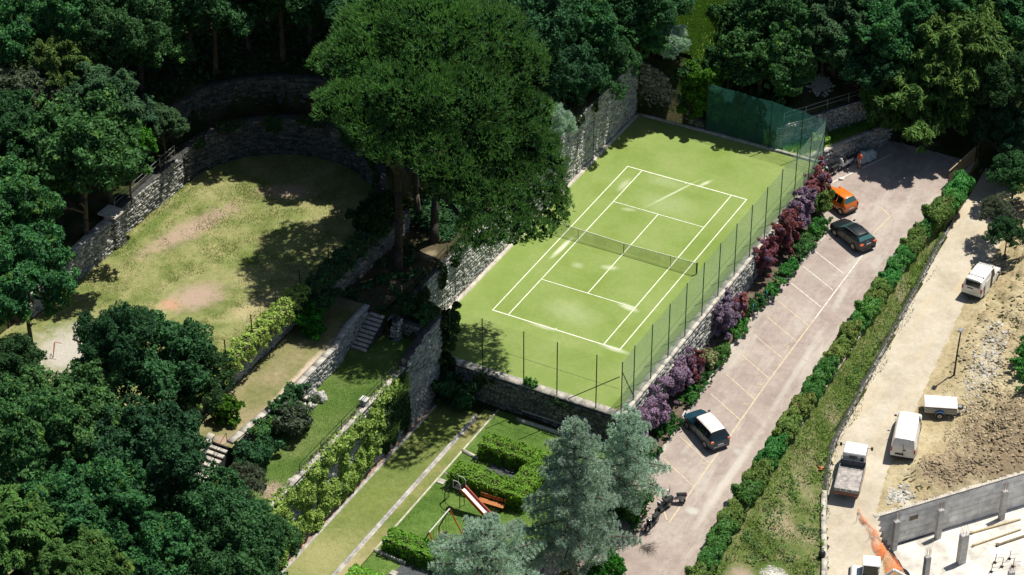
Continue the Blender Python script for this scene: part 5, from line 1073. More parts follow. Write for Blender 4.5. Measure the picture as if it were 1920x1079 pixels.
clump('bush', 'dark bush filling the corner left of the ivy clad trunk', 'bush', .4, 33.2, 1, 2.6, 1.8, 5.0, 'leaf_b', 8000, .18, 93)
clump('bush', 'small weedy plant at the foot of the green net', 'bush', 9.2, 32.4, 0, .9, .6, 1.5, 'ivy', 1100, .13, 94)
clump('bush', 'bright weeds on the terrace above the scooter wall', 'weeds', 12.9, 34.9, 0.05, 1.3, 2.0, .8, 'ivy', 2400, .13, 95)
clump('bush', 'scrubby bush on the clay heap at the right edge', 'bush', 37.9, 18.6, gz(37.9, 18.6), 2.6, 5.6, 1.6, 'shrub_a', 6500, .14, 96)
clump('bush', 'second scrubby bush lower down the clay heap', 'bush', 39.6, 14.6, gz(39.6, 14.6), 2.6, 3.0, 1.3, 'shrub_a', 4200, .14, 97)
clump('bush', 'dry brown bush beside the upturned bench at the top of the track', 'bush', 28.2, 41.6, gz(28.2, 41.6), 2.0, 2.0, 2.2, 'rust_leaf' if 'rust_leaf' in M else 'shrub_b', 3800, .13, 98)
clump('bush', 'green bush behind the black scooters', 'bush', 17.6, -12.2, -4.6, 2.6, 3.0, 2.4, 'leaf_l', 5200, .15, 99)
clump('bush', 'green shrub at the bottom edge between the cedar and the car park', 'bush', 18.9, -18.9, -5.0, 2.4, 2.4, 1.8, 'leaf_l', 4200, .15, 100)
clump('bush', 'ivy heap covering the right end of the curved wall', 'bush', -8.7, -2.6, 6.4, 2.2, 3.8, 2.6, 'ivy_dark', 9000, .15, 102)
clump('bush', 'dark undergrowth left of the pine trunk foot', 'bush', -7.6, -12.6, 5.4, 1.4, 3.4, 1.6, 'leaf_b', 4000, .15, 101)

# uncountable growth: grass tufts, weeds, undergrowth
def tufts(name, n, region, zf, size, mat, seed, blades=4, width=.10, up=1.2, spread=.5, keep=None):
    rng = np.random.default_rng(seed); x0, x1, y0, y1 = region; X = rng.uniform(x0, x1, n); Y = rng.uniform(y0, y1, n)
    if keep is not None: k_ = keep(X, Y, rng); X, Y = X[k_], Y[k_]
    P = np.c_[X, Y, zf(X, Y)]; o = link(name, needles_mesh(name, P, np.tile([0, 0, 1.0], (len(P), 1)), size, M[mat], rng, blades, width, up, spread)); tag(o, kind='stuff'); return o
M['tuft_green'] = leaf_mat('fresh_grass_blade', (.07, .14, .02), (.19, .32, .07), trans=.35)
M['tuft_field'] = leaf_mat('field_grass_blade', (.10, .15, .03), (.22, .28, .08), trans=.35)
M['tuft_lawn'] = leaf_mat('lawn_grass_blade', (.07, .15, .02), (.13, .25, .05), trans=.35)
M['tuft_dry'] = leaf_mat('dry_grass_blade', (.10, .12, .03), (.30, .30, .12), trans=.25)
patchy = lambda s, thr: (lambda X, Y, r: (bumps(X * s, Y * s) + r.normal(0, .25, len(X)) > thr))
tufts('bank_grass_tufts', 75000, (24.9, 33, -18, 40), lambda X, Y: ground_z(X, Y) + .03, .15, 'tuft_field', 1, 3, .13, keep=lambda X, Y, r: (X < track_left(Y) - .15) & (bumps(X * .8, Y * .8) + r.normal(0, .35, len(X)) > np.where(Y < 0, -.05, -.5)) & (np.hypot(X - 27.3, Y + 13.5) > 1.2) & (np.hypot(X - 29.3, Y + 12.2) > 1.3))
tufts('track_edge_weeds', 6000, (26.5, 30, -6, 30), lambda X, Y: track_z(Y) + .06, .13, 'tuft_green', 2, 4, .14, keep=lambda X, Y, r: (X > track_left(Y)) & (X < track_left(Y) + .35 + .2 * np.sin(Y)) & (r.random(len(X)) < .7))
tufts('field_grass_tufts', 60000, (-25, -8.8, -30, 4), lambda X, Y: np.full_like(X, 6.55), .11, 'tuft_dry', 3, 3, .12, 1.0, .8, keep=lambda X, Y, r: (field_d(X, Y) < -.1) & (bumps(X * .7, Y * .7) + r.normal(0, .3, len(X)) > .0) & (np.hypot((X + 15.5) / 2.6, (Y + 17) / 3.2) > 1) & (np.hypot((X + 19.8) / 4, (Y + 26.5) / 4.8) > 1))
tufts('field_edge_grass', 15000, (-25, -8.8, -24, 4), lambda X, Y: np.full_like(X, 6.55), .13, 'tuft_field', 4, 3, .10, keep=lambda X, Y, r: (field_d(X, Y) < 0) & ((field_d(X, Y) > -1.2 - .8 * bumps(X, Y)) | (bumps(X * .45 + 3, Y * .45) > .55)))
tufts('garden_grass_tufts', 30000, (4.9, 15.6, -30, -8.4), lambda X, Y: np.full_like(X, -2.62), .05, 'tuft_lawn', 5, 3, .16, .9, .8)
tufts('lawn_grass_tufts', 22000, (-4.2, -.2, -32, -9.9), lambda X, Y: np.full_like(X, 3.05), .05, 'tuft_lawn', 6, 3, .16, .9, .8)
tufts('terrace_weeds', 5000, (10.5, 17, 32.4, 40), lambda X, Y: np.full_like(X, .05), .25, 'tuft_green', 7, 4, .12, keep=lambda X, Y, r: (((X - 10.3) * 0.848 - (Y - 32.6) * 0.530) > 0) & (((X - 13.05) * 0.896 - (Y - 32.45) * 0.444) < -.6))
tufts('track_wall_grass', 9000, (25, 33, -10, 36), lambda X, Y: track_z(Y) + .55, .22, 'tuft_green', 22, 4, .14, keep=lambda X, Y, r: (X > track_left(Y) - .75) & (X < track_left(Y) + .02) & (np.sin(Y * 1.1) + .6 * np.sin(Y * 3.7 + 1) + r.normal(0, .3, len(X)) > -.15))
tufts('soil_weeds', 900, (32, 41, 0, 24), lambda X, Y: ground_z(X, Y) + .05, .13, 'tuft_green', 8, 5, .16, keep=lambda X, Y, r: (bumps(X * .6 + 1, Y * .6) > .62) & (X > track_right(Y) + .5) & (((X - 32.9) * (-0.783) + (Y + 2.17) * 0.622) > 2.5))
tufts('slope_grass', 12000, (-2, 4, 33.6, 41), lambda X, Y: ground_z(X, Y) + .3, .22, 'tuft_green', 9, 4, .14)
def undergrowth(name, n, region, seed, size=.3, keep=None, mat='leaf_b', lift=.35):
    rng = np.random.default_rng(seed); x0, x1, y0, y1 = region; X = rng.uniform(x0, x1, n); Y = rng.uniform(y0, y1, n); h_ = bumps(X * .6, Y * .6) * .5 + .3
    k_ = keep(X, Y) if keep else np.ones(n, bool); X, Y, h_ = X[k_], Y[k_], h_[k_]; P = np.c_[X, Y, ground_z(X, Y) + np.maximum(h_, .05) * lift * 2 + rng.uniform(0, .2, len(X))]
    V, F = leaves(P, np.tile([0, 0, 1.0], (len(P), 1)), size, rng, .6, 1.4); tag(link(name, np_mesh(name, V, F, M[mat])), kind='stuff')
undergrowth('hill_undergrowth', 60000, (-52, 8, -14, 52), 11, keep=lambda X, Y: (ground_z(X, Y) > 7.6) & (field_d(X, Y) > 2.9) | ((Y > 33.2) & (X < 8) & (X > -12) & ~((X > -2) & (X < 4) & (Y < 41))))
undergrowth('wood_undergrowth', 30000, (-30, .0, -60, -31), 12, mat='leaf_a', keep=lambda X, Y: (field_d(X, Y) > .3) | (Y < -36))
undergrowth('far_undergrowth', 22000, (8, 45, 40, 66), 13, keep=lambda X, Y: (Y > 43.5) & ~((X > 11) & (X < 14.2) & (Y < 50)) | ((X > 30) & (Y > 40)))
undergrowth('terrace_undergrowth', 9000, (-9, -4.2, 1, 32), 14)
undergrowth('bank_weeds', 13000, (25.8, 31.5, -18, 36), 16, .12, mat='leaf_a', lift=.4, keep=lambda X, Y: (X < track_left(Y) - .35) & (bumps(X * .9 + 2, Y * .9) > .18) & (np.hypot(X - 27.3, Y + 13.5) > 1.4) & (np.hypot(X - 29.3, Y + 12.2) > 1.5))
undergrowth('bank_weeds', 20000, (25.5, 31.5, -18, 36), 17, .12, mat='tuft_green', lift=.4, keep=lambda X, Y: (X < track_left(Y) - .25) & (bumps(X * 1.3, Y * 1.1 + 4) > .22) & (np.hypot(X - 27.3, Y + 13.5) > 1.4) & (np.hypot(X - 29.3, Y + 12.2) > 1.5))
undergrowth('pine_foot_undergrowth', 5000, (-8.6, -4.0, -9.5, 2), 15, .2, keep=lambda X, Y: (bumps(X * .9, Y * .9) > .05) & (np.hypot(X + 4.6, Y + 1.5) > 1.3), lift=.2)
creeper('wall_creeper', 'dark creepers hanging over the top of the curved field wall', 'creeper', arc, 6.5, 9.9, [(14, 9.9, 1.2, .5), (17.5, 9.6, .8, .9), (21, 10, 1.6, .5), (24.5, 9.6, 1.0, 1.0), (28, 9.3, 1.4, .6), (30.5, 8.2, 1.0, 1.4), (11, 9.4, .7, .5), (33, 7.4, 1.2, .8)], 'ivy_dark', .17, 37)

# ------------------------------------------------------------------ vehicles
def paint(name, col, rough=.28, coat=.6):
    m, t, b = base_mat(name); tc = t.nodes.new('ShaderNodeTexCoord'); n = noise(t, 3, 4, .6, tc.outputs['Object'])
    c = ramp(t, n.outputs[0], [(.35, tuple(x * .9 for x in col)), (.7, tuple(min(1, x * 1.06) for x in col))]); t.links.new(c.outputs[0], b.inputs['Base Color'])
    b.inputs['Roughness'].default_value = rough; b.inputs['Coat Weight'].default_value = coat; b.inputs['Coat Roughness'].default_value = .08; return m
def glass(name, col=(.012, .016, .018)):
    m, t, b = base_mat(name); b.inputs['Base Color'].default_value = (*col, 1); b.inputs['Roughness'].default_value = .06; b.inputs['Specular IOR Level'].default_value = .6; return m
M['glass'] = glass('tinted_car_glass'); M['glass_teal'] = glass('teal_car_glass', (.03, .10, .10))
M['red_lamp'] = paint('red_lamp_lens', (.45, .03, .015), .2); M['orange_lamp'] = paint('orange_red_lamp_lens', (.70, .12, .03), .2); M['clear_lamp'] = paint('clear_lamp_lens', (.6, .62, .62), .15)
M['plate'] = plain('number_plate', (.62, .62, .58), .5)
def wheel_parts(root, x, y, r, w, rim='rim', name='wheel'):
    t_ = MB().tube((x, y - w / 2, r), (x, y + w / 2, r), r, n=20).build(name, M['tyre'], root, .02)
    MB().tube((x, y - w / 2 - .012, r), (x, y + w / 2 + .012, r), r * .62, n=16).build('rim', M[rim], t_)
    MB().tube((x, y - w / 2 - .02, r), (x, y + w / 2 + .02, r), r * .14, n=8).build('hub', M['dark_metal'], t_)
def seams(r, lines, mat='black'):
    for (c_, d_) in lines: MB().box(c_, d_).build('panel_gap', M[mat], r)
def car(name, label, cat, loc, ang, st, body, roof=None, gl='glass', wheels=(), side_gl='glass', wr=.31, tilt=0, rear_lamp='red_lamp', lamp=(.16, .16), plate_z=.55, rim='rim', extras=None, mirrors=None, doors=()):
    """st: stations front to rear (x, z_bottom, z_belt, z_top, half_width, half_roof, side, top); side/top b=body g=glass r=roof"""
    root = empty(name, loc, ang); tag(root, label, cat); rings = []
    for (x, zb, zbelt, zt, wb, wr_, *_) in st:
        zt_ = max(zt, zbelt + .01)
        rings.append([(wb * .90, zb), (wb * .985, zb + .10), (wb, zb + (zbelt - zb) * .55), (wb * .965, zbelt), (wr_, zbelt + (zt_ - zbelt) * .90), (wr_ * .86, zt_), (wr_ * .45, zt_ + .018), (0, zt_ + .025)])
    groups = {}
    def put(k, a_, b_, c_, d_): groups.setdefault(k, []).append((a_, b_, c_, d_))
    for j in range(len(st) - 1):
        side, top = st[j][6], st[j][7]; xa, xb = st[j][0], st[j + 1][0]
        for s_ in (1, -1):
            for k in range(7):
                (ya, za), (yb, zb_) = rings[j][k], rings[j][k + 1]; (yc, zc), (yd, zd) = rings[j + 1][k], rings[j + 1][k + 1]
                q = [(xa, s_ * ya, za), (xa, s_ * yb, zb_), (xb, s_ * yd, zd), (xb, s_ * yc, zc)]
                if s_ < 0: q = q[::-1]
                kind = 'b'
                if k == 3: kind = 'g' if side == 'g' else 'b'
                if k >= 4: kind = {'g': 'w', 'r': 'r', 'b': 'b'}[top]
                if k < 3 and doors and any(a_ >= (xa + xb) / 2 >= b_ for a_, b_ in doors) and k > 0: kind = 'd%d%d' % ([i for i, (a_, b_) in enumerate(doors) if a_ >= (xa + xb) / 2 >= b_][0], s_)
                if kind == 'g': kind = 'g%d%d' % (j, s_)
                if kind == 'w': kind = 'w%d' % (0 if xa > 0 else 1)
                put(kind, *q)
    for e, sgn in ((0, 1), (len(st) - 1, -1)):
        R_ = rings[e]; x = st[e][0]
        for s_ in (1, -1):
            for k in range(7):
                q = [(x, s_ * R_[k][0], R_[k][1]), (x, 0, R_[k][1]), (x, 0, R_[k + 1][1]), (x, s_ * R_[k + 1][0], R_[k + 1][1])]
                put('b', *q)
    def mk(key, nm, mat, smooth=False):
        mb = MB()
        for q in groups[key]: mb.add(q, [(0, 1, 2, 3)])
        import bmesh
        me = mb.mesh(nm, M[mat] if isinstance(mat, str) else mat); 
        o = link(nm, me, root)
        for p_ in me.polygons: p_.use_smooth = True
        try: me.set_sharp_from_angle(angle=R(32))
        except Exception: pass
        return o
    mk('b', 'body', body)
    if 'r' in groups: mk('r', 'roof', roof or body)
    for key in sorted(groups):
        if key[0] == 'g': mk(key, 'side_window', side_gl)
        if key[0] == 'w': mk(key, 'windscreen' if key == 'w0' else 'rear_window', gl)
        if key[0] == 'd': mk(key, 'door', body)
    hw_ = max(s[4] for s in st)
    for (x, w_) in wheels:
        for s_ in (1, -1):
            MB().tube((x, s_ * (hw_ - .06), wr + .01), (x, s_ * (hw_ + .004), wr + .01), wr * 1.17, n=20).build('wheel_arch', M['black'], root)
            wheel_parts(root, x, s_ * (hw_ - .08), wr, .2, rim)
    xr_ = st[-1][0]; zb_r = st[-1][2]; wrr = st[-1][4]
    for s_ in (1, -1):
        MB().box((xr_ + .03, s_ * (wrr - lamp[0] * .42), lamp[2] if len(lamp) > 2 else zb_r - .06), (.16, lamp[0], lamp[1])).build('tail_light', M[rear_lamp], root, .02)
        MB().box((st[0][0] - .06, s_ * (st[0][4] - .14), st[0][2] - .03), (.16, .24, .13)).build('headlight', M['clear_lamp'], root, .02)
    MB().box((xr_ - .015, 0, plate_z), (.02, .48, .11)).build('number_plate', M['plate'], root)
    MB().box((xr_ + .05, 0, .30), (.24, wrr * 1.86, .14)).build('rear_bumper', M['black'], root, .02)
    mx, mz = mirrors or (st[3][0] + .1, st[3][2] + .08)
    for s_ in (1, -1): MB().box((mx, s_ * (hw_ + .09), mz), (.10, .20, .14)).build('mirror', body if mirrors is None else M['black'], root, .02)
    if extras: extras(root)
    return root
navy = paint('dark_teal_paint', (.010, .045, .070), .35, .25); cream = paint('cream_white_paint', (.72, .68, .62), .35, .3)
dk = paint('blackish_green_paint', (.008, .014, .017), .35, .2); org = paint('orange_paint', (.72, .17, .015)); wht_p = paint('white_van_paint', (.74, .72, .68), .35, .4)
# two tone compact car
st = [(2.08, .32, .62, .64, .62, .50, 'b', 'b'), (1.95, .24, .80, .84, .80, .66, 'b', 'b'), (1.45, .22, .93, .99, .87, .74, 'b', 'b'), (1.12, .22, .98, 1.06, .88, .72, 'b', 'g'), (.45, .22, 1.0, 1.60, .89, .62, 'b', 'r'),
      (.38, .22, 1.0, 1.62, .89, .62, 'g', 'r'), (-.35, .22, 1.0, 1.66, .89, .63, 'b', 'r'), (-.43, .22, 1.0, 1.66, .89, .63, 'g', 'r'), (-1.15, .22, 1.02, 1.64, .89, .62, 'b', 'r'), (-1.22, .22, 1.02, 1.63, .89, .61, 'g', 'r'), (-1.68, .24, 1.04, 1.58, .88, .60, 'b', 'g'), (-1.98, .26, 1.06, 1.10, .85, .74, 'b', 'b'), (-2.08, .32, .80, .82, .80, .66, 'b', 'b')]
def ex1(r):
    seams(r, [((.0, s_ * .90, .62), (.025, .02, .7)) for s_ in (1, -1)] + [((-1.98, 0, .70), (.05, 1.3, .02))])
    MB().box((-2.10, 0, .42), (.05, 1.2, .05)).build('chrome_strip', M['rim'], r); MB().box((-1.1, 0, 1.68), (.05, .03, .05)).build('aerial', M['black'], r)
    for s_ in (1, -1):
        for x_ in (.1, -.75): MB().box((x_ - .25, s_ * .895, .90), (.18, .03, .035)).build('door_handle', M['rim'], r)
    MB().box((-2.02, 0, .92), (.02, .12, .08)).build('badge', M['rim'], r)
car('parked_car', 'dark teal compact car with cream white roof parked at the near end of the bays', 'car', (19.02, -1.55, road_z(-1.5) + .05), R(145.8), st, navy, cream, wheels=((1.30, 0), (-1.32, 0)), rear_lamp='orange_lamp', lamp=(.22, .18, .90), doors=((.9, -.39), (-.39, -1.2)), extras=ex1)
# dark hatchback
st = [(2.12, .30, .58, .60, .60, .48, 'b', 'b'), (1.98, .22, .72, .76, .80, .64, 'b', 'b'), (1.35, .20, .86, .93, .87, .72, 'b', 'b'), (.95, .20, .90, .97, .88, .71, 'b', 'g'), (.25, .20, .93, 1.36, .89, .56, 'b', 'r'),
      (.18, .20, .93, 1.38, .89, .56, 'g', 'r'), (-.42, .20, .94, 1.42, .89, .57, 'b', 'r'), (-.49, .20, .94, 1.42, .89, .57, 'g', 'r'), (-1.20, .20, .97, 1.38, .89, .55, 'b', 'r'), (-1.38, .22, .99, 1.33, .88, .54, 'b', 'g'), (-1.86, .24, 1.0, 1.05, .86, .70, 'b', 'b'), (-2.12, .30, .76, .80, .82, .66, 'b', 'b')]
def ex2(r):
    for s_ in (1, -1): MB().tube((.25, s_ * .60, 1.375), (-1.3, s_ * .58, 1.37), .018, n=6).build('roof_rail', M['rim'], r)
    seams(r, [((-.1, s_ * .895, .60), (.025, .02, .62)) for s_ in (1, -1)])
    MB().box((-1.45, 0, 1.36), (.16, 1.0, .03)).build('spoiler', dk, r, .01); MB().box((-1.98, 0, .93), (.03, .16, .07)).build('badge', M['rim'], r)
car('parked_car', 'blackish green hatchback with chrome roof rail parked below the red thicket', 'car', (19.62, 26.0, road_z(26) + .05), R(149.6), st, dk, None, 'glass_teal', wheels=((1.22, 0), (-1.23, 0)), rear_lamp='orange_lamp', lamp=(.34, .15, .84), doors=((.8, -.45), (-.45, -1.25)), extras=ex2, plate_z=.8)
# orange small hatchback
st = [(1.78, .30, .60, .62, .56, .46, 'b', 'b'), (1.66, .22, .76, .80, .74, .62, 'b', 'b'), (1.2, .20, .86, .93, .80, .66, 'b', 'b'), (.9, .20, .90, .98, .81, .64, 'b', 'g'), (.28, .20, .95, 1.50, .815, .52, 'b', 'r'),
      (.22, .20, .95, 1.52, .815, .52, 'g', 'r'), (-.45, .20, .97, 1.56, .815, .53, 'b', 'r'), (-.53, .20, .97, 1.56, .815, .53, 'g', 'r'), (-1.10, .20, 1.0, 1.53, .81, .52, 'b', 'r'), (-1.26, .22, 1.01, 1.47, .80, .50, 'b', 'g'), (-1.50, .26, 1.02, 1.07, .78, .64, 'b', 'b'), (-1.60, .32, .72, .76, .74, .60, 'b', 'b')]
car('parked_car', 'bright orange small hatchback parked half behind the crimson climber', 'car', (16.8, 30.0, road_z(30) + .05), R(153), st, org, None, 'glass_teal', wheels=((1.12, 0), (-1.15, 0)), wr=.28, rear_lamp='red_lamp', lamp=(.12, .3, .8), doors=((.8, -.49),))
# white minivan, left side door slid open, roof bars
st = [(2.15, .34, .66, .68, .66, .52, 'b', 'b'), (2.0, .26, .84, .88, .82, .68, 'b', 'b'), (1.45, .24, 1.0, 1.08, .88, .76, 'b', 'b'), (1.20, .24, 1.05, 1.14, .89, .76, 'b', 'g'), (.62, .24, 1.08, 1.72, .90, .68, 'b', 'b'),
      (.52, .24, 1.08, 1.76, .90, .69, 'g', 'b'), (-.08, .24, 1.08, 1.80, .90, .70, 'b', 'b'), (-.16, .24, 1.08, 1.80, .90, .70, 'b', 'b'), (-1.0, .24, 1.08, 1.80, .90, .70, 'b', 'b'), (-1.95, .24, 1.08, 1.78, .90, .70, 'b', 'b'), (-2.02, .26, 1.08, 1.74, .88, .69, 'b', 'b'), (-2.16, .30, 1.04, 1.10, .87, .78, 'b', 'b')]
def ex3(r):
    for x_ in (.45, -1.45):
        for s_ in (1, -1): MB().box((x_, s_ * .62, 1.83), (.10, .07, .10)).build('roof_bar_foot', M['black'], r, .01)
        MB().box((x_, 0, 1.845), (.05, 1.2, .03)).build('roof_bar', wht_p, r)
    MB().box((-2.10, 0, 1.40), (.03, 1.22, .50), M=Matrix.Rotation(R(12), 3, 'Y')).build('rear_window', M['glass'], r, .02)
    MB().box((-.45, -.915, 1.0), (.75, .03, 1.25)).build('door_opening', M['black'], r)
    MB().box((-1.25, -.96, 1.05), (1.0, .05, 1.35)).build('sliding_door', wht_p, r, .02); MB().box((-2.18, .15, .98), (.03, .5, .07)).build('handle_strip', M['black'], r)
car('minivan', 'white minivan with roof bar feet and its side door slid open', 'minivan', (30.66, 26.95, track_z(27) + .06), R(86.5), st, wht_p, None, wheels=((1.32, 0), (-1.32, 0)), rear_lamp='red_lamp', lamp=(.14, .34, .95), doors=((1.1, -.1),), mirrors=(.95, 1.12), extras=ex3)
# white panel van
st = [(2.42, .36, .74, .76, .70, .56, 'b', 'b'), (2.28, .28, .98, 1.02, .86, .72, 'b', 'b'), (1.95, .26, 1.12, 1.20, .93, .80, 'b', 'b'), (1.70, .26, 1.16, 1.26, .94, .80, 'b', 'g'), (1.22, .26, 1.2, 1.84, .95, .74, 'b', 'b'),
      (1.12, .26, 1.2, 1.88, .95, .75, 'g', 'b'), (.45, .26, 1.2, 1.93, .95, .77, 'b', 'b'), (.36, .26, 1.2, 1.93, .95, .77, 'b', 'b'), (-.7, .26, 1.2, 1.93, .95, .77, 'b', 'b'), (-2.1, .26, 1.2, 1.91, .95, .76, 'b', 'b'), (-2.2, .28, 1.2, 1.87, .94, .75, 'b', 'b'), (-2.42, .34, 1.12, 1.20, .93, .84, 'b', 'b')]
def ex4(r):
    MB().box((-2.46, -.1, 1.02), (.03, .2, .05)).build('badge', M['black'], r)
    MB().box((-2.455, .25, .62), (.03, .62, .14)).build('plate_recess', M['black'], r)
    seams(r, [((-2.462, .0, 1.0), (.02, .03, 1.1)), ((.35, .957, 1.05), (.03, .02, 1.3)), ((.35, -.957, 1.05), (.03, .02, 1.3)), ((-.9, -.957, 1.05), (.03, .02, 1.3))])
    for s_ in (1, -1): MB().box((-.6, s_ * .953, .55), (3.0, .02, .06)).build('side_moulding', M['grey_metal'], r)
    MB().box((-2.2, 0, 1.885), (.03, 1.4, .01)).build('roof_seam', M['grey_metal'], r)
car('panel_van', 'white panel van with plain closed rear parked beside the covered trailer', 'van', (31.98, 6.5, track_z(6.5) + .07), R(103.8), st, wht_p, None, wheels=((1.55, 0), (-1.5, 0)), wr=.33, rear_lamp='red_lamp', lamp=(.13, .36, .98), doors=((1.6, .4),), mirrors=(1.35, 1.25), extras=ex4)

# flatbed truck
tk = empty('flatbed_truck', (29.9, .65, track_z(.6) + .06), R(103)); tag(tk, 'small white cab tipper truck with an empty rust edged grey flatbed', 'truck')
MB().box((-.1, 0, .52), (4.6, .75, .16)).build('chassis', M['dark_metal'], tk, .01)
for x_ in (1.45, -1.45):
    for s_ in (1, -1): wheel_parts(tk, x_, s_ * .74, .33, .24, 'grey_metal')
bd = MB().box((-1.0, 0, .88), (2.95, 1.86, .07)).build('bed_floor', plain('worn_steel_bed', (.36, .33, .31), .6, .3, var=.35, nscale=2.2), tk)
gs = plain('grey_drop_side', (.27, .28, .27), .6, .2, var=.3)
for s_ in (1, -1):
    MB().box((-1.0, s_ * .925, 1.02), (2.95, .04, .26)).build('drop_side', gs, tk); MB().box((-1.0, s_ * .96, .90), (2.95, .03, .06)).build('side_rail', M['rust'], tk)
for i in range(4): MB().box((-2.49, -.69 + .46 * i, 1.00), (.04, .44, .30)).build('tailboard_panel', gs, tk, .008)
MB().box((-2.50, 0, .80), (.06, 1.86, .10)).build('rear_beam', M['rust'], tk); MB().box((-2.42, 0, .60), (.05, 1.7, .12)).build('bumper_bar', M['rust'], tk)
for s_ in (1, -1): MB().box((-2.46, s_ * .7, .62), (.05, .3, .10)).build('tail_light', M['red_lamp'], tk)
MB().box((.52, 0, 1.20), (.05, 1.86, .58)).build('headboard', plain('blue_grey_steel', (.07, .085, .10), .6, .3), tk)
fr = MB()
for y_ in (-.9, 0, .9): fr.tube((.50, y_, 1.2), (.50, y_, 1.78), .025, n=6)
fr.tube((.50, -.9, 1.78), (.50, .9, 1.78), .025, n=6); fr.build('headboard_frame', M['dark_metal'], tk)
cab = MB().prism([(.68, .55), (2.38, .55), (2.44, 1.10), (2.12, 1.95), (1.98, 2.02), (.80, 2.02), (.70, 1.95)], -.84, .84).build('cab', wht_p, tk, .05)
MB().box((2.30, 0, 1.52), (.04, 1.45, .70), M=Matrix.Rotation(R(-20), 3, 'Y')).build('windscreen', M['glass'], tk)
MB().box((.675, .05, 1.66), (.04, .62, .22)).build('rear_window', M['glass'], tk, .06); MB().box((.675, -.62, 1.55), (.04, .20, .38)).build('rear_window', M['glass'], tk)
for s_ in (1, -1):
    MB().box((1.45, s_ * .845, 1.50), (.85, .03, .48)).build('side_window', M['glass'], tk); MB().box((1.45, s_ * .85, 1.0), (1.0, .03, .5)).build('door', wht_p, tk, .01)
    MB().tube((1.95, s_ * .85, 1.7), (2.0, s_ * 1.12, 1.7), .02, n=6).box((2.0, s_ * 1.16, 1.68), (.06, .16, .30)).build('mirror', M['black'], tk)
# covered box trailer
tr = empty('box_trailer', (33.1, 10.75, track_z(10.8) + .06), R(21.8)); tag(tr, 'small grey ribbed box trailer with flat pale cover and drawbar', 'trailer')
MB().box((0, 0, .98), (2.5, 1.5, .08)).build('cover', plain('pale_cover', (.66, .62, .57), .7, var=.06), tr, .02)
for k in range(3): 
    for s_ in (1, -1): MB().box((0, s_ * .70, .52 + .14 * k), (2.42, .04, .125)).build('side_board', M['grey_metal'], tr, .01)
for k in range(3):
    for s_ in (1, -1): MB().box((s_ * 1.2, 0, .52 + .14 * k), (.04, 1.36, .125)).build('end_board', M['grey_metal'], tr, .01)
MB().box((0, 0, .40), (2.4, 1.36, .06)).build('floor', M['grey_metal'], tr)
bl = paint('blue_mudguard', (.04, .09, .20))
for s_ in (1, -1):
    wheel_parts(tr, -.05, s_ * .84, .28, .17, 'grey_metal'); mb = MB()
    for q in range(7):
        a_ = math.pi * (q + .5) / 7; mb.box((-.05 + .36 * math.cos(a_), s_ * .84, .30 + .36 * math.sin(a_)), (.17, .22, .03), M=Matrix.Rotation(-(a_ - math.pi / 2), 3, 'Y'))
    mb.build('mudguard', bl, tr)
MB().tube((1.2, .5, .38), (2.1, 0, .42), .035, n=6).tube((1.2, -.5, .38), (2.1, 0, .42), .035, n=6).tube((2.05, 0, .42), (2.45, 0, .46), .04, n=6).build('drawbar', M['grey_metal'], tr)
sp = MB().tube((1.48, 0, .52), (1.48, 0, .68), .27, n=18).build('spare_wheel', M['tyre'], tr, .02); MB().tube((1.48, 0, .53), (1.48, 0, .70), .16, n=12).build('rim', M['rim'], sp)
MB().tube((2.0, .12, .05), (2.0, .12, .75), .03, n=6).tube((2.0, .12, 0.02), (2.0, .12, .14), .08, n=10).build('jockey_wheel', M['dark_metal'], tr)
# mini excavator at the bottom edge
exv = empty('mini_excavator', (35.09, -9.10, -6.55), R(20)); tag(exv, 'white mini excavator with a square canopy cab cut off by the bottom edge', 'excavator')
for s_ in (1, -1): MB().prism([(-.95, .05), (.95, .05), (1.1, .25), (.95, .48), (-.95, .48), (-1.1, .25)], s_ * .6 - .17, s_ * .6 + .17).build('track', M['tyre'], exv, .02)
MB().tube((0, 0, .5), (0, 0, .75), .5, n=18).build('slew_ring', M['dark_metal'], exv)
MB().prism([(-1.25, .75), (.75, .75), (.75, 1.15), (-.1, 1.35), (-1.15, 1.45), (-1.38, 1.1)], -.75, .78).build('body', wht_p, exv, .10)
MB().box((-1.32, 0, 1.0), (.20, 1.3, .5)).build('counterweight', M['dark_metal'], exv, .06)
MB().box((.10, .12, 2.42), (1.25, 1.12, .10)).build('cab_roof', wht_p, exv, .04)
cf = MB()
for x_ in (-.45, .66):
    for y_ in (-.38, .62): cf.box((x_, y_, 1.85), (.06, .06, 1.1))
cf.build('cab_pillars', wht_p, exv); MB().box((.68, .12, 1.75), (.02, .9, 1.05)).build('windscreen', M['glass_teal'], exv); MB().box((-.47, .12, 1.85), (.02, .9, .9)).build('rear_window', M['glass'], exv)
for y_ in (-.39, .63): MB().box((.1, y_, 1.85), (1.0, .02, .9)).build('side_window', M['glass'], exv)
MB().box((-.1, .1, 1.45), (.5, .5, .3)).box((-.32, .1, 1.75), (.12, .5, .5)).build('seat', M['black'], exv, .03)
MB().path([(.8, -.1, .95), (1.7, -.1, 2.0), (2.6, -.1, 1.5)], [.13, .12, .10], 8).build('boom', wht_p, exv); MB().path([(2.6, -.1, 1.5), (2.5, -.1, .5)], [.10, .08], 8).build('stick', wht_p, exv)
MB().prism([(2.3, .1), (2.75, .1), (2.75, .5), (2.45, .55)], -.35, .15).build('bucket', M['dark_metal'], exv)

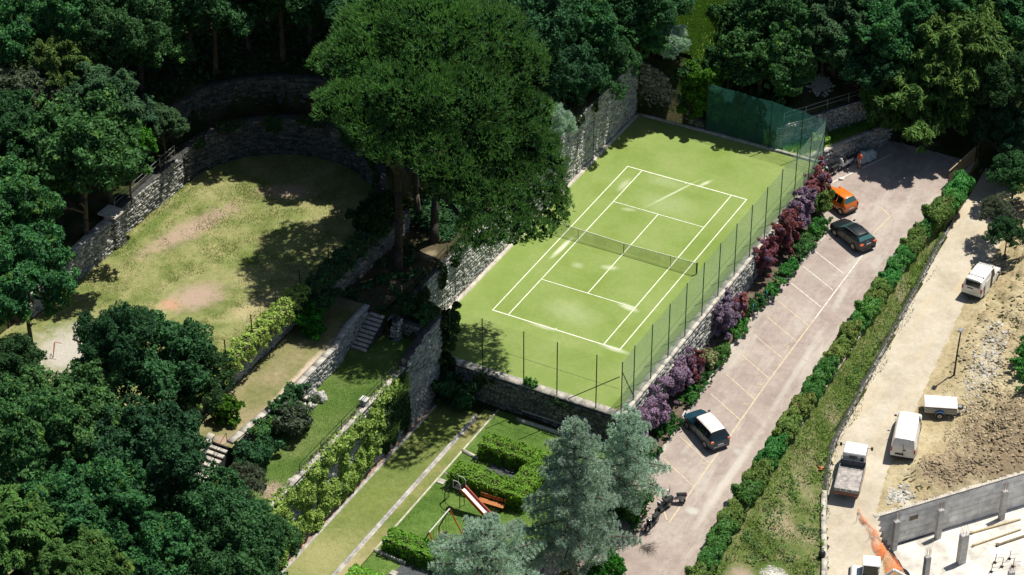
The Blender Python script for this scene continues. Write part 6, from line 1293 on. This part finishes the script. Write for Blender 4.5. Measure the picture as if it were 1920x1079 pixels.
# scooters
def scooter(name, label, loc, ang, body, seat='black', stand=True, cat='scooter', top_box=False):
    r = empty(name, loc, ang); tag(r, label, cat)
    for x_, nm in ((.62, 'front_wheel'), (-.60, 'rear_wheel')):
        w_ = MB().tube((x_, -.06, .25), (x_, .06, .25), .25, n=18).build('wheel', M['tyre'], r, .02); MB().tube((x_, -.065, .25), (x_, .065, .25), .13, n=12).build('rim', M['rim'], w_)
    MB().prism([(-.85, .50), (-.35, .36), (.22, .28), (.30, .36), (-.15, .46), (-.18, .72), (-.55, .80), (-.92, .78)], -.16, .16).build('rear_body', body, r, .05, True)
    MB().prism([(.25, .28), (.42, .30), (.50, .92), (.40, 1.0), (.30, .6)], -.22, .22).build('front_shield', body, r, .04, True)
    MB().prism([(-.92, .80), (-.18, .76), (-.12, .82), (-.5, .88), (-.88, .94)], -.14, .14).build('seat', M[seat], r, .03)
    MB().prism([(.45, .40), (.88, .44), (.80, .54), (.48, .60)], -.09, .09).build('front_mudguard', body, r, .03)
    MB().tube((.44, 0, .95), (.36, 0, 1.10), .05, n=8).tube((.34, -.32, 1.08), (.34, .32, 1.08), .022, n=6).build('handlebar', M['black'], r)
    MB().box((.46, 0, 1.02), (.14, .22, .16)).build('headlight', M['clear_lamp'], r, .03); MB().box((-.92, 0, .72), (.05, .14, .08)).build('tail_light', M['red_lamp'], r)
    for s_ in (1, -1): MB().tube((.34, s_ * .24, 1.08), (.38, s_ * .34, 1.24), .010, n=5).ball((.38, s_ * .35, 1.26), .055, (.4, 1, .8), 8, 5).build('mirror', M['black'], r)
    MB().tube((-.1, 0, .30), (-.15, .18, .0), .018, n=5).tube((-.75, -.16, .32), (-.3, -.14, .26), .045, n=8).build('stand', M['dark_metal'], r)
    if top_box: MB().box((-1.0, 0, 1.02), (.34, .38, .28)).build('top_box', body, r, .05)
    return r
scw = paint('white_scooter_paint', (.70, .69, .64), .3); scb = paint('black_scooter_paint', (.014, .016, .020), .25); scs = paint('silver_grey_paint', (.30, .30, .31), .3)
scooter('scooter', 'white scooter parked against the stone wall left of the person', (15.2, 35.35, road_z(35.4) + .06), R(244), scw)
scooter('motorcycle', 'black motorcycle with pale tank at the corner of the court wall', (14.55, 33.6, road_z(34) + .06), R(244), scb, cat='motorcycle')
scooter('scooter', 'black scooter standing nearest to the viewer at the edge of the car park', (19.75, -12.35, road_z(-12.3) + .06), R(262), scb, top_box=True)
scooter('scooter', 'dark scooter behind the nearest one, under the cedar boughs', (19.75, -10.45, road_z(-10.4) + .06), R(250), scb)
scooter('scooter', 'silver and black scooter farthest under the cedar boughs', (20.05, -9.3, road_z(-9.3) + .06), R(200), scs)
# covered scooter: a draped sheet
cv = empty('covered_scooter', (16.45, 37.1, road_z(37) + .06), R(244)); tag(cv, 'scooter under a crumpled pale blue grey cover beside the person', 'covered scooter')
rng = np.random.default_rng(3); n_u, n_v = 26, 16; vs = []; fs = []
for i in range(n_u + 1):
    x_ = -1.0 + 2.0 * i / n_u; topz = .95 + .22 * math.exp(-((x_ - .45) / .28)**2) - .35 * max(0, x_ - .6) / .4 - .25 * max(0, -x_ - .7) / .3
    for j in range(n_v + 1):
        v_ = -1 + 2 * j / n_v; hw2 = .12 + .30 * abs(v_)**.7 * (1 - .3 * abs(x_)); y_ = math.copysign(hw2 * min(1, abs(v_) * 2.5), v_) if abs(v_) > .01 else 0; z_ = topz * (1 - max(0, abs(v_) - .25) / .75 * .85)
        fold = .05 * math.sin(x_ * 9 + v_ * 3) * abs(v_) + .03 * math.sin(x_ * 17 + j); vs.append((x_, y_ + fold * (1 if v_ > 0 else -1), z_ + .02 * math.sin(x_ * 13 + v_ * 5)))
for i in range(n_u):
    for j in range(n_v): a_ = i * (n_v + 1) + j; fs.append((a_, a_ + 1, a_ + n_v + 2, a_ + n_v + 1))
MB().add(vs, fs).build('cover', plain('pale_blue_cover', (.42, .50, .50), .5, var=.15), cv, smooth=True)
for x_ in (.62, -.6): MB().tube((x_, -.06, .24), (x_, .06, .24), .24, n=14).build('wheel', M['tyre'], cv)

# ------------------------------------------------------------------ playground and garden
G0 = -2.66
red = paint('red_playground_paint', (.48, .055, .02), .4, .2); wsteel = plain('white_steel', (.62, .62, .60), .4, .2, var=.08)
sl = empty('playground_slide', (7.6, -18.9, G0), math.atan2(-19.3 + 18.95, 10.25 - 7.9)); tag(sl, 'red sided playground slide with a steel chute and an arched ladder', 'slide')
Lc = 2.55
def sprof(x): t_ = x / Lc; return 1.72 * (1 - t_)**1.12 + .28 * t_**.5 * (1 - .1 * t_)
xs_ = np.linspace(0, Lc, 12)
mb = MB(); vs = []; fs = []
for x_ in xs_: vs += [(x_ + .35, -.24, sprof(x_)), (x_ + .35, .24, sprof(x_))]
for i in range(11): fs.append((2 * i, 2 * i + 1, 2 * i + 3, 2 * i + 2))
mb.add(vs, fs).build('chute', plain('polished_chute', (.72, .70, .68), .3, .3, var=.08), sl)
for s_ in (1, -1):
    vs = []; fs = []
    for x_ in xs_:
        z_ = sprof(x_)
        for dy, dz in ((0, -.08), (0, .24), (.04, .24), (.04, -.08)): vs.append((x_ + .35, s_ * (.25 + dy), z_ + dz))
    for i in range(11):
        for q in range(4): fs.append((4 * i + q, 4 * i + (q + 1) % 4, 4 * i + 4 + (q + 1) % 4, 4 * i + 4 + q))
    fs += [(0, 1, 2, 3), (44, 45, 46, 47)]; MB().add(vs, fs).build('chute_side', red, sl)
MB().box((.05, 0, 1.72), (.62, .56, .05)).build('platform', M['dark_metal'], sl)
for s_ in (1, -1):
    MB().path([(-.25, s_ * .3, 1.75), (-.22, s_ * .3, 2.45), (.25, s_ * .3, 2.5), (.42, s_ * .3, 2.3), (.42, s_ * .3, 1.85)], .024, 7).build('guard_rail', wsteel, sl)
    MB().path([(-.25, s_ * .27, 1.75), (-.75, s_ * .27, 1.45), (-1.05, s_ * .27, .8), (-1.1, s_ * .27, 0)], .026, 7).build('ladder_rail', M['dark_metal'], sl)
    MB().tube((.3, s_ * .25, 0), (.3, s_ * .25, 1.7), .03, n=7).build('leg', M['dark_metal'], sl)
for k in range(6):
    z_ = .2 + .25 * k; x_ = -1.1 + .35 * max(0, z_ - .8)**1.5; MB().tube((x_, -.27, z_), (x_, .27, z_), .02, n=6).build('rung', M['dark_metal'], sl)
MB().box((.42, 0, 2.05), (.03, .5, .38)).build('hood_panel', M['dark_metal'], sl, .01)
sw = empty('swing', (8.45, -23.0, G0)); tag(sw, 'swing frame with red legs and a white crossbar on the garden lawn', 'swing')
T0, T1 = Vector((0, -1.5, 2.1)), Vector((0, 1.35, 2.1)); MB().tube(T0, T1, .05, n=10).build('crossbar', wsteel, sw)
for T_, dy in ((T0, -.1), (T1, .1)):
    for s_, mt in ((-1, M['dark_metal']), (1, red)):
        MB().tube(T_, (s_ * .95, T_.y + dy, 0), .045, n=8).build('leg', mt, sw)
for y_ in (-.75, .55):
    r_ = MB()
    for s_ in (1, -1): r_.tube((0, y_ + s_ * .2, 2.08), (.05, y_ + s_ * .2, .5), .012, n=5)
    r_.build('chain', M['dark_metal'], sw); MB().box((.05, y_, .46), (.22, .46, .05)).build('seat', M['black'], sw, .01)
bn = empty('park_bench', (9.75, -17.95, G0), R(3)); tag(bn, 'varnished orange brown slatted bench beside the u shaped hedge', 'bench')
for k in range(4): MB().box((0, -.22 + .12 * k, .45), (2.0, .10, .04)).build('seat_slat', M['wood'], bn, .008)
for k in range(2): MB().box((0, .28 + .03 * k, .62 + .16 * k), (2.0, .035, .11)).build('back_slat', M['wood'], bn, .008)
for s_ in (1, -1): MB().box((s_ * .8, 0, .21), (.06, .46, .42)).box((s_ * .8, .27, .6), (.05, .05, .5)).build('leg', M['dark_metal'], bn)
def small(name, label, cat, mb, mat, loc, rz=0, bevel=.01):
    o = mb.build(name, mat, None, bevel); o.location = loc; o.rotation_euler = (0, 0, rz); tag(o, label, cat); return o
small('paving_slab', 'pale square slab in the garden kerb near the slide', 'paving slab', MB().box((0, 0, .05), (.55, .5, .1)), M['coping'], (5.2, -17.2, G0))
small('paving_slab', 'pale square slab in the garden kerb beside the lower hedge', 'paving slab', MB().box((0, 0, .05), (.6, .55, .1)), M['coping'], (5.2, -24.6, G0))
small('paving_slab', 'pale slab lying in the shade below the lower hedge', 'paving slab', MB().box((0, 0, .05), (.5, .45, .1)), M['coping'], (7.2, -27.3, G0))
small('flat_stone', 'pale flat stone lying on the lawn under the tall cedar', 'stone', MB().ball((0, 0, .05), .32, (1, .8, .25), 10, 5), M['coping'], (12.4, -20.0, G0))
small('chimney_block', 'grey square stone block on top of the lane wall', 'stone block', MB().box((0, 0, .3), (.5, .5, .6)).box((0, 0, .63), (.6, .6, .06)), M['stone_dark'] if False else M['concrete'], (-.35, -18.3, 3.0))
small('flat_stone', 'rough stone block at the lower end of the lawn edge', 'stone', MB().ball((0, 0, .12), .35, (1, .8, .6), 9, 5), M['coping'], (-.3, -28.0, 3.0))
small('drain_pipe', 'thin grey pipe along the foot of the shaded wall', 'pipe', MB().tube((6.9, -8.1, -1.75), (13.4, -8.1, -1.75), .05, n=8), M['grey_metal'], (0, 0, 0), bevel=0)
mb = MB(); mb.path([(.62, -12.0, .2), (.66, -12.05, -.9), (.62, -12.0, -1.6)], .03, 6)
def rocks(n, w, d, h, smin, smax, seed, flatz=.7):
    r = random.Random(seed); out = []
    for i in range(n):
        a_ = r.uniform(0, 6.28); q = math.sqrt(r.random()); s_ = r.uniform(smin, smax); out.append((w * q * math.cos(a_), d * q * math.sin(a_), h * (1 - q) * r.random() + s_ * .3, s_, r.uniform(0, 6), r.uniform(.6, 1.3)))
    return out
rock_me = []
for q in range(4):
    r = random.Random(400 + q); mb = MB().ball((0, 0, 0), 1, (1, .85, .7), 7, 4); mb.v = [tuple(c * (1 + r.uniform(-.22, .22)) for c in v) for v in mb.v]; rock_me.append(mb)
def rock_pile(label, loc, n, w, d, h, smin, smax, seed, mat='stone', cat='rock pile', parts=True):
    o = empty('rock_pile', loc); tag(o, label, cat)
    mes = [m_.mesh('rock', M[mat] if isinstance(mat, str) else mat) for m_ in rock_me]
    if parts:
        for i, (x, y, z, s_, a_, k_) in enumerate(rocks(n, w, d, h, smin, smax, seed)): q = link('rock', mes[i % 4], o, (x, y, z)); q.scale = (s_, s_ * k_, s_ * .75); q.rotation_euler = (a_, a_ * .7, a_)
    return o
pale_rock = stone_mat('pale_rubble', [(.42, .40, .36), (.56, .54, .50), (.66, .63, .58)])
rock_pile('heap of pale boulders on the lawn against the path wall', (-3.75, -19.6, 3.05), 26, .7, .95, 1.0, .16, .34, 1, pale_rock)
def rubble(name, n, cx, cy, w, d, smin, smax, seed, zf=ground_z, mat=None, rz=0):
    rng = np.random.default_rng(seed); base = np.array(rock_me[seed % 4].v); fsb = [f for f in rock_me[seed % 4].f]; VV = []; FF = []; k = 0
    a_ = rng.uniform(0, 2 * math.pi, n); q = np.sqrt(rng.random(n)); X = w * q * np.cos(a_); Y = d * q * np.sin(a_); X, Y = cx + X * math.cos(rz) - Y * math.sin(rz), cy + X * math.sin(rz) + Y * math.cos(rz)
    Z = zf(X, Y); S = rng.uniform(smin, smax, n) * (1 - .3 * q); 
    for i in range(n):
        t_ = rng.uniform(0, 6.28); c_, s_ = math.cos(t_), math.sin(t_); sc = S[i] * rng.uniform(.6, 1.4, 3) * np.array([1, 1, .7]); v = base * sc
        VV.append(np.c_[X[i] + v[:, 0] * c_ - v[:, 1] * s_, Y[i] + v[:, 0] * s_ + v[:, 1] * c_, Z[i] + .05 + v[:, 2]]); 
    V = np.concatenate(VV); nb = len(base); F = [tuple(j + i * nb for j in f) for i in range(n) for f in fsb]
    F = np.array([f if len(f) == 4 else f for f in F]); return tag(link(name, np_mesh(name, V, F, mat or pale_rock)), kind='stuff')
rubble('pale_rubble', 260, 33.9, .5, 1.1, 1.6, .06, .20, 2, rz=.3)
rubble('scattered_rubble', 420, 34.4, 17.6, 1.3, 5.0, .05, .20, 3, rz=.12)
rubble('bank_rubble', 260, 29.3, -12.3, 1.1, 1.1, .04, .12, 4)
clod = plain('dark_clay_clod', (.34, .265, .17), 1, var=.4, nscale=4)
rubble('clay_clods', 3000, 39.4, 9.8, 5.4, 5.0, .04, .17, 5, mat=clod); rubble('clay_clods', 700, 35.9, 4.8, 2.2, 2.0, .05, .20, 6, mat=clod)
sandc = plain('pale_clay_clod', (.46, .39, .25), 1, var=.3, nscale=4)
rubble('pale_clay_clods', 2200, 36.5, 17.5, 4.5, 9.5, .05, .18, 7, mat=sandc); rubble('clearing_rubble', 90, 11.0, 39.0, 1.2, 1.4, .08, .25, 9)
small('orange_bricks', 'few loose orange bricks on the kerb wall by the truck', 'bricks', MB().box((0, 0, .05), (.25, .12, .08), .3).box((.05, .2, .05), (.25, .12, .08), 1.1).box((.02, .1, .13), (.25, .12, .08), .8).box((-.2, .25, .05), (.25, .12, .08), -.3), plain('orange_brick', (.60, .20, .07), .9), (27.75, -.1, gz(27.6, -.1) + .12), 0, 0)
small('plastic_sack', 'small white sack lying on the white line near the scooters', 'sack', MB().ball((0, 0, .1), .26, (1, .6, .45), 10, 6), M['white_paint'], (15.6, 33.6, road_z(33.6) + .05), .5, 0)
small('plastic_bin', 'black bag at the lower end of the kerb wall', 'bag', MB().ball((0, 0, .3), .35, (.8, .8, 1), 10, 6), M['black'], (31.3, -8.4, gz(31.0, -8.4) + .1), 0, 0)
ob = empty('upturned_bench', (27.0, 41.9, gz(27.0, 41.9)), R(-33)); tag(ob, 'old plank bench at the top end of the track', 'bench')
MB().box((0, 0, .42), (1.5, .55, .06)).build('plank', M['old_wood'], ob, .01)
for s_ in (1, -1): MB().box((s_ * .85, 0, .3), (.25, .55, .6)).build('end_block', M['concrete'], ob, .02)
# street lamp
la = empty('street_lamp', (32.62, 15.17, gz(32.62, 15.17))); tag(la, 'dark street lamp on a slim pole beside the track', 'street lamp')
MB().path([(0, 0, -.4), (.03, 0, 2.2), (.10, 0, 4.35)], [.085, .065, .05], 8).build('pole', M['dark_metal'], la); MB().box((.10, -.1, 4.45), (.34, .5, .16)).build('lamp_head', M['grey_metal'], la, .04); MB().box((.10, -.1, 4.36), (.24, .38, .03)).build('lens', M['clear_lamp'], la)
# little blue parking signs and framed board
for (x_, y_, lb) in ((16.75, 14.9, 'small blue sign on a short post, the farther of the pair by the bed kerb'), (16.45, 12.9, 'small blue sign on a short post, the nearer of the pair by the bed kerb')):
    s_ = empty('parking_sign', (x_, y_, road_z(y_) + .1), R(20)); tag(s_, lb, 'sign', 'blue signs by the bed kerb'); MB().tube((0, 0, 0), (0, 0, 1.1), .025, n=6).build('post', M['grey_metal'], s_); MB().box((.02, 0, .95), (.03, .34, .46)).build('panel', paint('blue_sign', (.05, .30, .50), .4), s_, .005)
fb = empty('framed_board', (17.1, -1.0, road_z(-1) + .1), R(8)); tag(fb, 'dark board in a white frame leaning by the bed before the two tone car', 'board')
MB().box((0, 0, .42), (.04, .62, .8), M=Matrix.Rotation(R(-28), 3, 'Y')).build('panel', M['black'], fb)
fm = MB(); rot = Matrix.Rotation(R(-28), 3, 'Y')
for c_, d_ in (((.03, .33, 0), (.06, .07, .9)), ((.03, -.33, 0), (.06, .07, .9)), ((.03, 0, .42), (.06, .73, .07)), ((.03, 0, -.42), (.06, .73, .07))):
    v = rot @ Vector(c_); fm.box((v.x, v.y, v.z + .42), d_, M=rot)
fm.build('frame', M['white_paint'], fb)
cn = empty('climbing_arch', (-20.2, -27.8, 6.55)); tag(cn, 'red metal frame standing on the gravel patch at the left', 'frame'); MB().path([(0, 0, 0), (.1, .3, 1.2), (.6, .4, 1.2)], .025, 7).build('arch', red, cn); MB().path([(0, 0, 0), (-.3, .6, .7), (.1, .3, 1.2)], .02, 7).build('strut', red, cn)
hs = small('garden_hose', 'pale hose looped on the ground in the deep shade of the car park end', 'hose', MB().path([(18.9 + 1.1 * math.cos(a_) * (1 - a_ / 14), 41.2 + 1.0 * math.sin(a_), -1.7 + .55 * math.sin(a_ / 2)) for a_ in np.linspace(.5, 5.6, 22)], .03, 6), M['grey_metal'], (0, 0, 0), bevel=0)
# bare twigs fallen by the scooters
tw = MB(); r = random.Random(4)
for k in range(26):
    a_ = r.uniform(-1.2, 1.2); L_b = r.uniform(.4, 1.3); p0 = Vector((r.uniform(-.3, .3), r.uniform(-.2, .2), .08)); p1 = p0 + Vector((math.cos(a_) * L_b, math.sin(a_) * L_b, r.uniform(0, .35))); tw.tube(p0, p1, .014, .005, 4)
    for q in range(2): p2 = p0.lerp(p1, r.uniform(.4, .8)); tw.tube(p2, p2 + Vector((r.uniform(-.3, .4), r.uniform(-.4, .4), r.uniform(0, .2))), .008, .003, 3)
small('dead_branches', 'tangle of bare dead branches on the paving below the nearest scooter', 'branches', tw, M['bark'], (20.2, -14.6, road_z(-14.6) + .06), 0, 0)

# ------------------------------------------------------------------ building site
A = Vector((32.9, -2.17)); dv = Vector((.622, .783)); nv = Vector((.783, -.622))
def onwall(s, off, z): q = A + dv * s + nv * off; return Vector((q.x, q.y, z))
cw = empty('concrete_wall', (A.x, A.y, -9.28), math.atan2(dv.y, dv.x)); tag(cw, 'new grey board marked concrete wall along the building pit', 'concrete wall')
Lw = 24.0; Hw = 3.22
MB().box((Lw / 2, .05, Hw / 2 - .3), (Lw, .30, Hw + .58)).build('core', M['concrete'], cw)
r = random.Random(5); z_ = .02; row = 0
pc = [plain('formwork_concrete', (v, v * 1.0, v * .97), .85, var=.2, nscale=1.2) for v in (.60, .66, .73)]
while z_ < Hw - .1:
    hgt2 = .52; x_ = -.01 - (row % 2) * 1.1 
    while x_ < Lw:
        w_ = r.choice((1.9, 2.4, 2.9)); xa = max(x_, .05); xb = min(x_ + w_, Lw)
        if xb - xa > .3: MB().box(((xa + xb) / 2, -.11 - r.uniform(0, .012), z_ + min(hgt2, Hw - z_) / 2), (xb - xa - .025, .03, min(hgt2, Hw - z_) - .02)).build('formwork_panel', r.choice(pc), cw)
        x_ += w_
    z_ += hgt2; row += 1
MB().box((Lw / 2, .05, Hw + .02), (Lw, .36, .06)).build('top_edge', M['kerb'], cw)
bars = MB(); 
for k in range(int(Lw / .22)): bars.tube((k * .22 + .1, .0, Hw), (k * .22 + .1 + r.uniform(-.02, .02), .0, Hw + .22), .009, n=4)
tag(bars.build('starter_bars', M['rust'], cw), kind='stuff')
MB().box((3.35, -.135, 2.1), (.75, .02, .42)).build('timber_plug', M['old_wood'], cw, .01)
colm = plain('pillar_concrete', (.50, .49, .47), .85, var=.2, nscale=3)
for i, (x_, y_, h_, sx, sy, lab) in enumerate([(34.35, -1.30, 2.72, .42, .34, 'concrete column nearest the rod covered corner of the pit'), (36.75, 1.45, 2.72, .42, .34, 'concrete column standing in front of the timber plug of the wall'),
        (40.2, 5.75, 2.72, .42, .34, 'concrete column at the far right end of the pit wall'), (39.2, -.35, 2.72, .62, .42, 'thickest concrete column in the middle of the slab'),
        (37.7, -3.9, 2.72, .42, .34, 'concrete column cut off by the bottom edge beside the trench'), (43.5, -2.6, 2.72, .42, .34, 'concrete column whose top shows at the bottom right')]):
    c_ = empty('concrete_column', (x_, y_, -9.28), math.atan2(dv.y, dv.x)); tag(c_, lab, 'column', 'new concrete columns of the building site')
    MB().box((0, 0, h_ / 2), (sx, sy, h_)).build('shaft', colm, c_, .012)
    for q in range(8):
        a_ = [(-1, -1), (1, -1), (1, 1), (-1, 1), (0, -1), (0, 1), (1, 0), (-1, 0)][q]; MB().tube((a_[0] * (sx / 2 - .05), a_[1] * (sy / 2 - .05), h_), (a_[0] * (sx / 2 - .05) + .01, a_[1] * (sy / 2 - .05), h_ + .75), .012, n=5).build('rebar', M['rust'], c_)
tm = plain('sawn_timber', (.42, .34, .20), .85, var=.2)
for i, (a_, b_, w_, lab) in enumerate([((38.76, 3.02), (41.5, 6.3), .14, 'long timber beam lying on the slab nearest the pit wall'), ((39.35, 1.71), (41.9, 5.2), .10, 'thin timber pole lying in the middle of the slab'), ((40.9, 2.6), (43.4, 6.0), .16, 'bundle of dark planks at the right edge of the slab')]):
    d_ = Vector((b_[0] - a_[0], b_[1] - a_[1])); o = MB().box((d_.length / 2, 0, .07), (d_.length, w_, .12)).box((.1, 0, .16), (.25, w_ * 1.5, .06)).build('timber_beam', tm if i < 2 else M['old_wood'], None, .01); o.location = (*a_, -9.27); o.rotation_euler = (0, 0, math.atan2(d_.y, d_.x)); tag(o, lab, 'timber')
rb = MB()
for x_, y_ in ((0, 0), (.8, .9), (.1, -1.1), (1.3, .2), (.6, -.2)): rb.tube((x_, y_, 0), (x_ + .04, y_, .85), .03, n=6).tube((x_, y_, .45), (x_ + .45, y_ + .5, .3), .018, n=5).box((x_, y_, .02), (.25, .25, .03))
small('prop_group', 'group of thin steel props standing on the slab at the right edge', 'props', rb, M['dark_metal'], (41.4, .8, -9.28), 0, 0)
# side wall stub, orange barrier mesh, black membrane
e2 = Vector((.75, -.66))
sw_ = empty('unfinished_wall', (A.x, A.y, -9.28)); tag(sw_, 'unfinished end wall bristling with rusty rods beside the trench', 'concrete wall')
for s0, s1, h_ in ((.05, .9, 1.9), (.9, 1.7, 1.15), (1.7, 2.5, .5), (2.5, 8.0, .25)):
    c_ = e2 * ((s0 + s1) / 2); MB().box((c_.x, c_.y, h_ / 2 - .2), (s1 - s0 - .01, .28, h_ + .4), math.atan2(e2.y, e2.x)).build('wall_section', M['concrete'], sw_)
rb = MB(); r = random.Random(6)
for k in range(34): s_ = .1 + k * .085; q = e2 * s_; o_ = r.choice((-.09, .09)); rb.tube((q.x, q.y + o_, .2), (q.x + r.uniform(-.04, .04), q.y + o_, 3.0 - .25 * s_ + r.uniform(-.2, .1)), .02, n=4)
tag(rb.build('rods', M['rust'], sw_), kind='stuff')
blk = MB(); vs = []; fs = []; n = 24
for i in range(n + 1):
    s_ = 8.5 * i / n - .2; q = A + e2 * s_; nn_ = Vector((-.66, -.75)); w0, w1 = .22 + .05 * math.sin(i), .62 + .16 * math.sin(i * 1.3) + .03 * i
    vs += [(q.x + nn_.x * w0, q.y + nn_.y * w0, -8.0), (q.x + nn_.x * (w0 + .05), q.y + nn_.y * (w0 + .05), -6.6 + .1 * math.sin(i * 2)), (q.x + nn_.x * w1, q.y + nn_.y * w1, -6.2 - .03 * i + .08 * math.sin(i * 1.7))]
for i in range(n):
    for q in range(2): fs.append((3 * i + q, 3 * i + q + 1, 3 * i + q + 4, 3 * i + q + 3))
tag(MB().add(vs, fs).build('black_membrane', plain('black_membrane', (.012, .014, .022), .45, var=.4), None, smooth=True), 'black waterproof membrane hanging in the trench beside the orange mesh', 'membrane')
def orange_net():
    m, t, b = base_mat('orange_barrier_mesh'); b.inputs['Base Color'].default_value = (.85, .20, .04, 1); tr_ = t.nodes.new('ShaderNodeBsdfTransparent'); ms = t.nodes.new('ShaderNodeMixShader')
    n = noise(t, 1.4, 4, .7, wpos(t)); mr = t.nodes.new('ShaderNodeMapRange'); mr.inputs[1].default_value = .4; mr.inputs[2].default_value = .66; mr.inputs[3].default_value = .06; mr.inputs[4].default_value = .80
    t.links.new(n.outputs[0], mr.inputs[0]); t.links.new(mr.outputs[0], ms.inputs[0]); t.links.new(tr_.outputs[0], ms.inputs[1]); t.links.new(b.outputs[0], ms.inputs[2]); t.links.new(ms.outputs[0], t.nodes['Material Output'].inputs[0]); return m
on_ = empty('barrier_mesh', (A.x, A.y, -6.2)); tag(on_, 'slumped orange plastic barrier mesh along the edge of the pit', 'barrier mesh')
vs = []; fs = []; n = 26; m_ = 6
for i in range(n + 1):
    s_ = 10.6 * i / n - .9; q = A + e2 * s_; nn_ = Vector((-.66, -.75))
    for j in range(m_ + 1):
        w_ = .68 + j * (.05 + .010 * i) + .12 * math.sin(i * .8); X_, Y_ = q.x + nn_.x * w_, q.y + nn_.y * w_; vs.append((X_ - A.x, Y_ - A.y, float(ground_z(X_, Y_, False)) + 6.2 + .12 + .30 * math.sin(j / m_ * 3.1) * (1 + .3 * math.sin(i * 1.1)) + .05 * math.sin(i * 2.1 + j)))
for i in range(n):
    for j in range(m_): a_ = i * (m_ + 1) + j; fs.append((a_, a_ + 1, a_ + m_ + 2, a_ + m_ + 1))
MB().add(vs, fs).build('mesh', orange_net(), on_, smooth=True)
for s_ in (.0, 2.0, 4.2, 6.4): q = e2 * s_ + Vector((-.66, -.75)) * 1.5; MB().tube((q.x, q.y, -.3), (q.x + .05, q.y, .95 - .2 * s_ * .3), .015, n=5).build('stake', M['rust'], on_)

# ------------------------------------------------------------------ the person
def skin_body(name, joints, edges, radii, mat, parent, sub=2):
    me = bpy.data.meshes.new(name); me.from_pydata(joints, edges, []); o = link(name, me, parent)
    sk = o.modifiers.new('skin', 'SKIN'); sk.use_smooth_shade = True
    for v, rd in zip(me.skin_vertices[0].data, radii): v.radius = (rd, rd) if isinstance(rd, (int, float)) else rd
    me.skin_vertices[0].data[0].use_root = True; sb_ = o.modifiers.new('sub', 'SUBSURF'); sb_.levels = sub; sb_.render_levels = sub; me.materials.append(mat); return o
pn = empty('person', (16.35, 35.75, road_z(35.8) + .055), R(60)); tag(pn, 'person in an orange red top and pale shorts standing beside the covered scooter', 'person')
skin = plain('skin', (.42, .25, .18), .6, var=.06); 
J = [(0, 0, .93), (0, 0, 1.12), (.01, 0, 1.32), (.01, 0, 1.45), (.02, 0, 1.54), (.04, 0, 1.66),                 # pelvis to head
     (0, .10, .90), (.02, .11, .50), (-.01, .11, .09), (.13, .12, .03),                                          # left leg
     (0, -.10, .90), (-.01, -.12, .50), (-.04, -.12, .09), (.10, -.13, .03),                                     # right leg
     (0, .19, 1.41), (-.03, .25, 1.15), (.10, .24, .93), (.14, .23, .85),                                        # left arm
     (0, -.19, 1.41), (-.02, -.25, 1.15), (.16, -.22, 1.02), (.23, -.20, .98)]
E_ = [(0, 1), (1, 2), (2, 3), (3, 4), (4, 5), (0, 6), (6, 7), (7, 8), (8, 9), (0, 10), (10, 11), (11, 12), (12, 13), (3, 14), (14, 15), (15, 16), (16, 17), (3, 18), (18, 19), (19, 20), (20, 21)]
Rd = [(.13, .11), (.12, .10), (.15, .11), (.10, .09), .055, .10, .085, .055, .038, .035, .085, .055, .038, .035, .055, .042, .032, .035, .055, .042, .032, .035]
skin_body('body', J, E_, Rd, skin, pn)
orf = plain('orange_red_cloth', (.75, .09, .02), .85, var=.15); pk = plain('pale_shorts_cloth', (.50, .36, .34), .9)
skin_body('shirt', [(0, 0, .98), (0, 0, 1.15), (.01, 0, 1.34), (.01, 0, 1.44), (0, .17, 1.42), (-.02, .23, 1.24), (0, -.17, 1.42), (-.01, -.23, 1.24)], [(0, 1), (1, 2), (2, 3), (3, 4), (4, 5), (3, 6), (6, 7)], [(.17, .15), (.15, .13), (.17, .135), (.10, .10), .075, .065, .075, .065], orf, pn)
skin_body('shorts', [(0, 0, .96), (0, .09, .88), (.01, .11, .62), (0, -.09, .88), (0, -.12, .62)], [(0, 1), (1, 2), (0, 3), (3, 4)], [(.155, .14), .12, .095, .12, .095], pk, pn)
MB().ball((.02, 0, 1.70), .105, (1, .92, 1.05), 12, 8).build('hair', plain('dark_hair', (.03, .02, .015), .8), pn, smooth=True)
hm = MB(); hm.ball((.13, 0, 1.65), .018, (1, .8, 1.2), 6, 4).build('nose', skin, pn)
for s_ in (1, -1):
    MB().ball((.125, s_ * .035, 1.675), .012, (1, 1, 1), 6, 4).build('eye', M['black'], pn); MB().box((.05, s_ * .115, .035), (.27, .10, .07)).build('shoe', M['black'], pn, .02)
    f_ = MB()
    hx, hy, hz = (.14, .23, .85) if s_ > 0 else (.23, -.20, .98)
    for q in range(4): f_.path([(hx - .02 + .018 * q, hy, hz - .02), (hx - .01 + .02 * q, hy + .005, hz - .075 + .006 * abs(q - 1.5)), (hx + .02 * q, hy - s_ * .01, hz - .11 + .01 * abs(q - 1.5))], [.011, .010, .008], 5)
    f_.path([(hx + .03, hy, hz), (hx + .065, hy - s_ * .01, hz - .05)], [.012, .009], 5); f_.build('fingers', skin, pn)
bpy.context.view_layer.update()
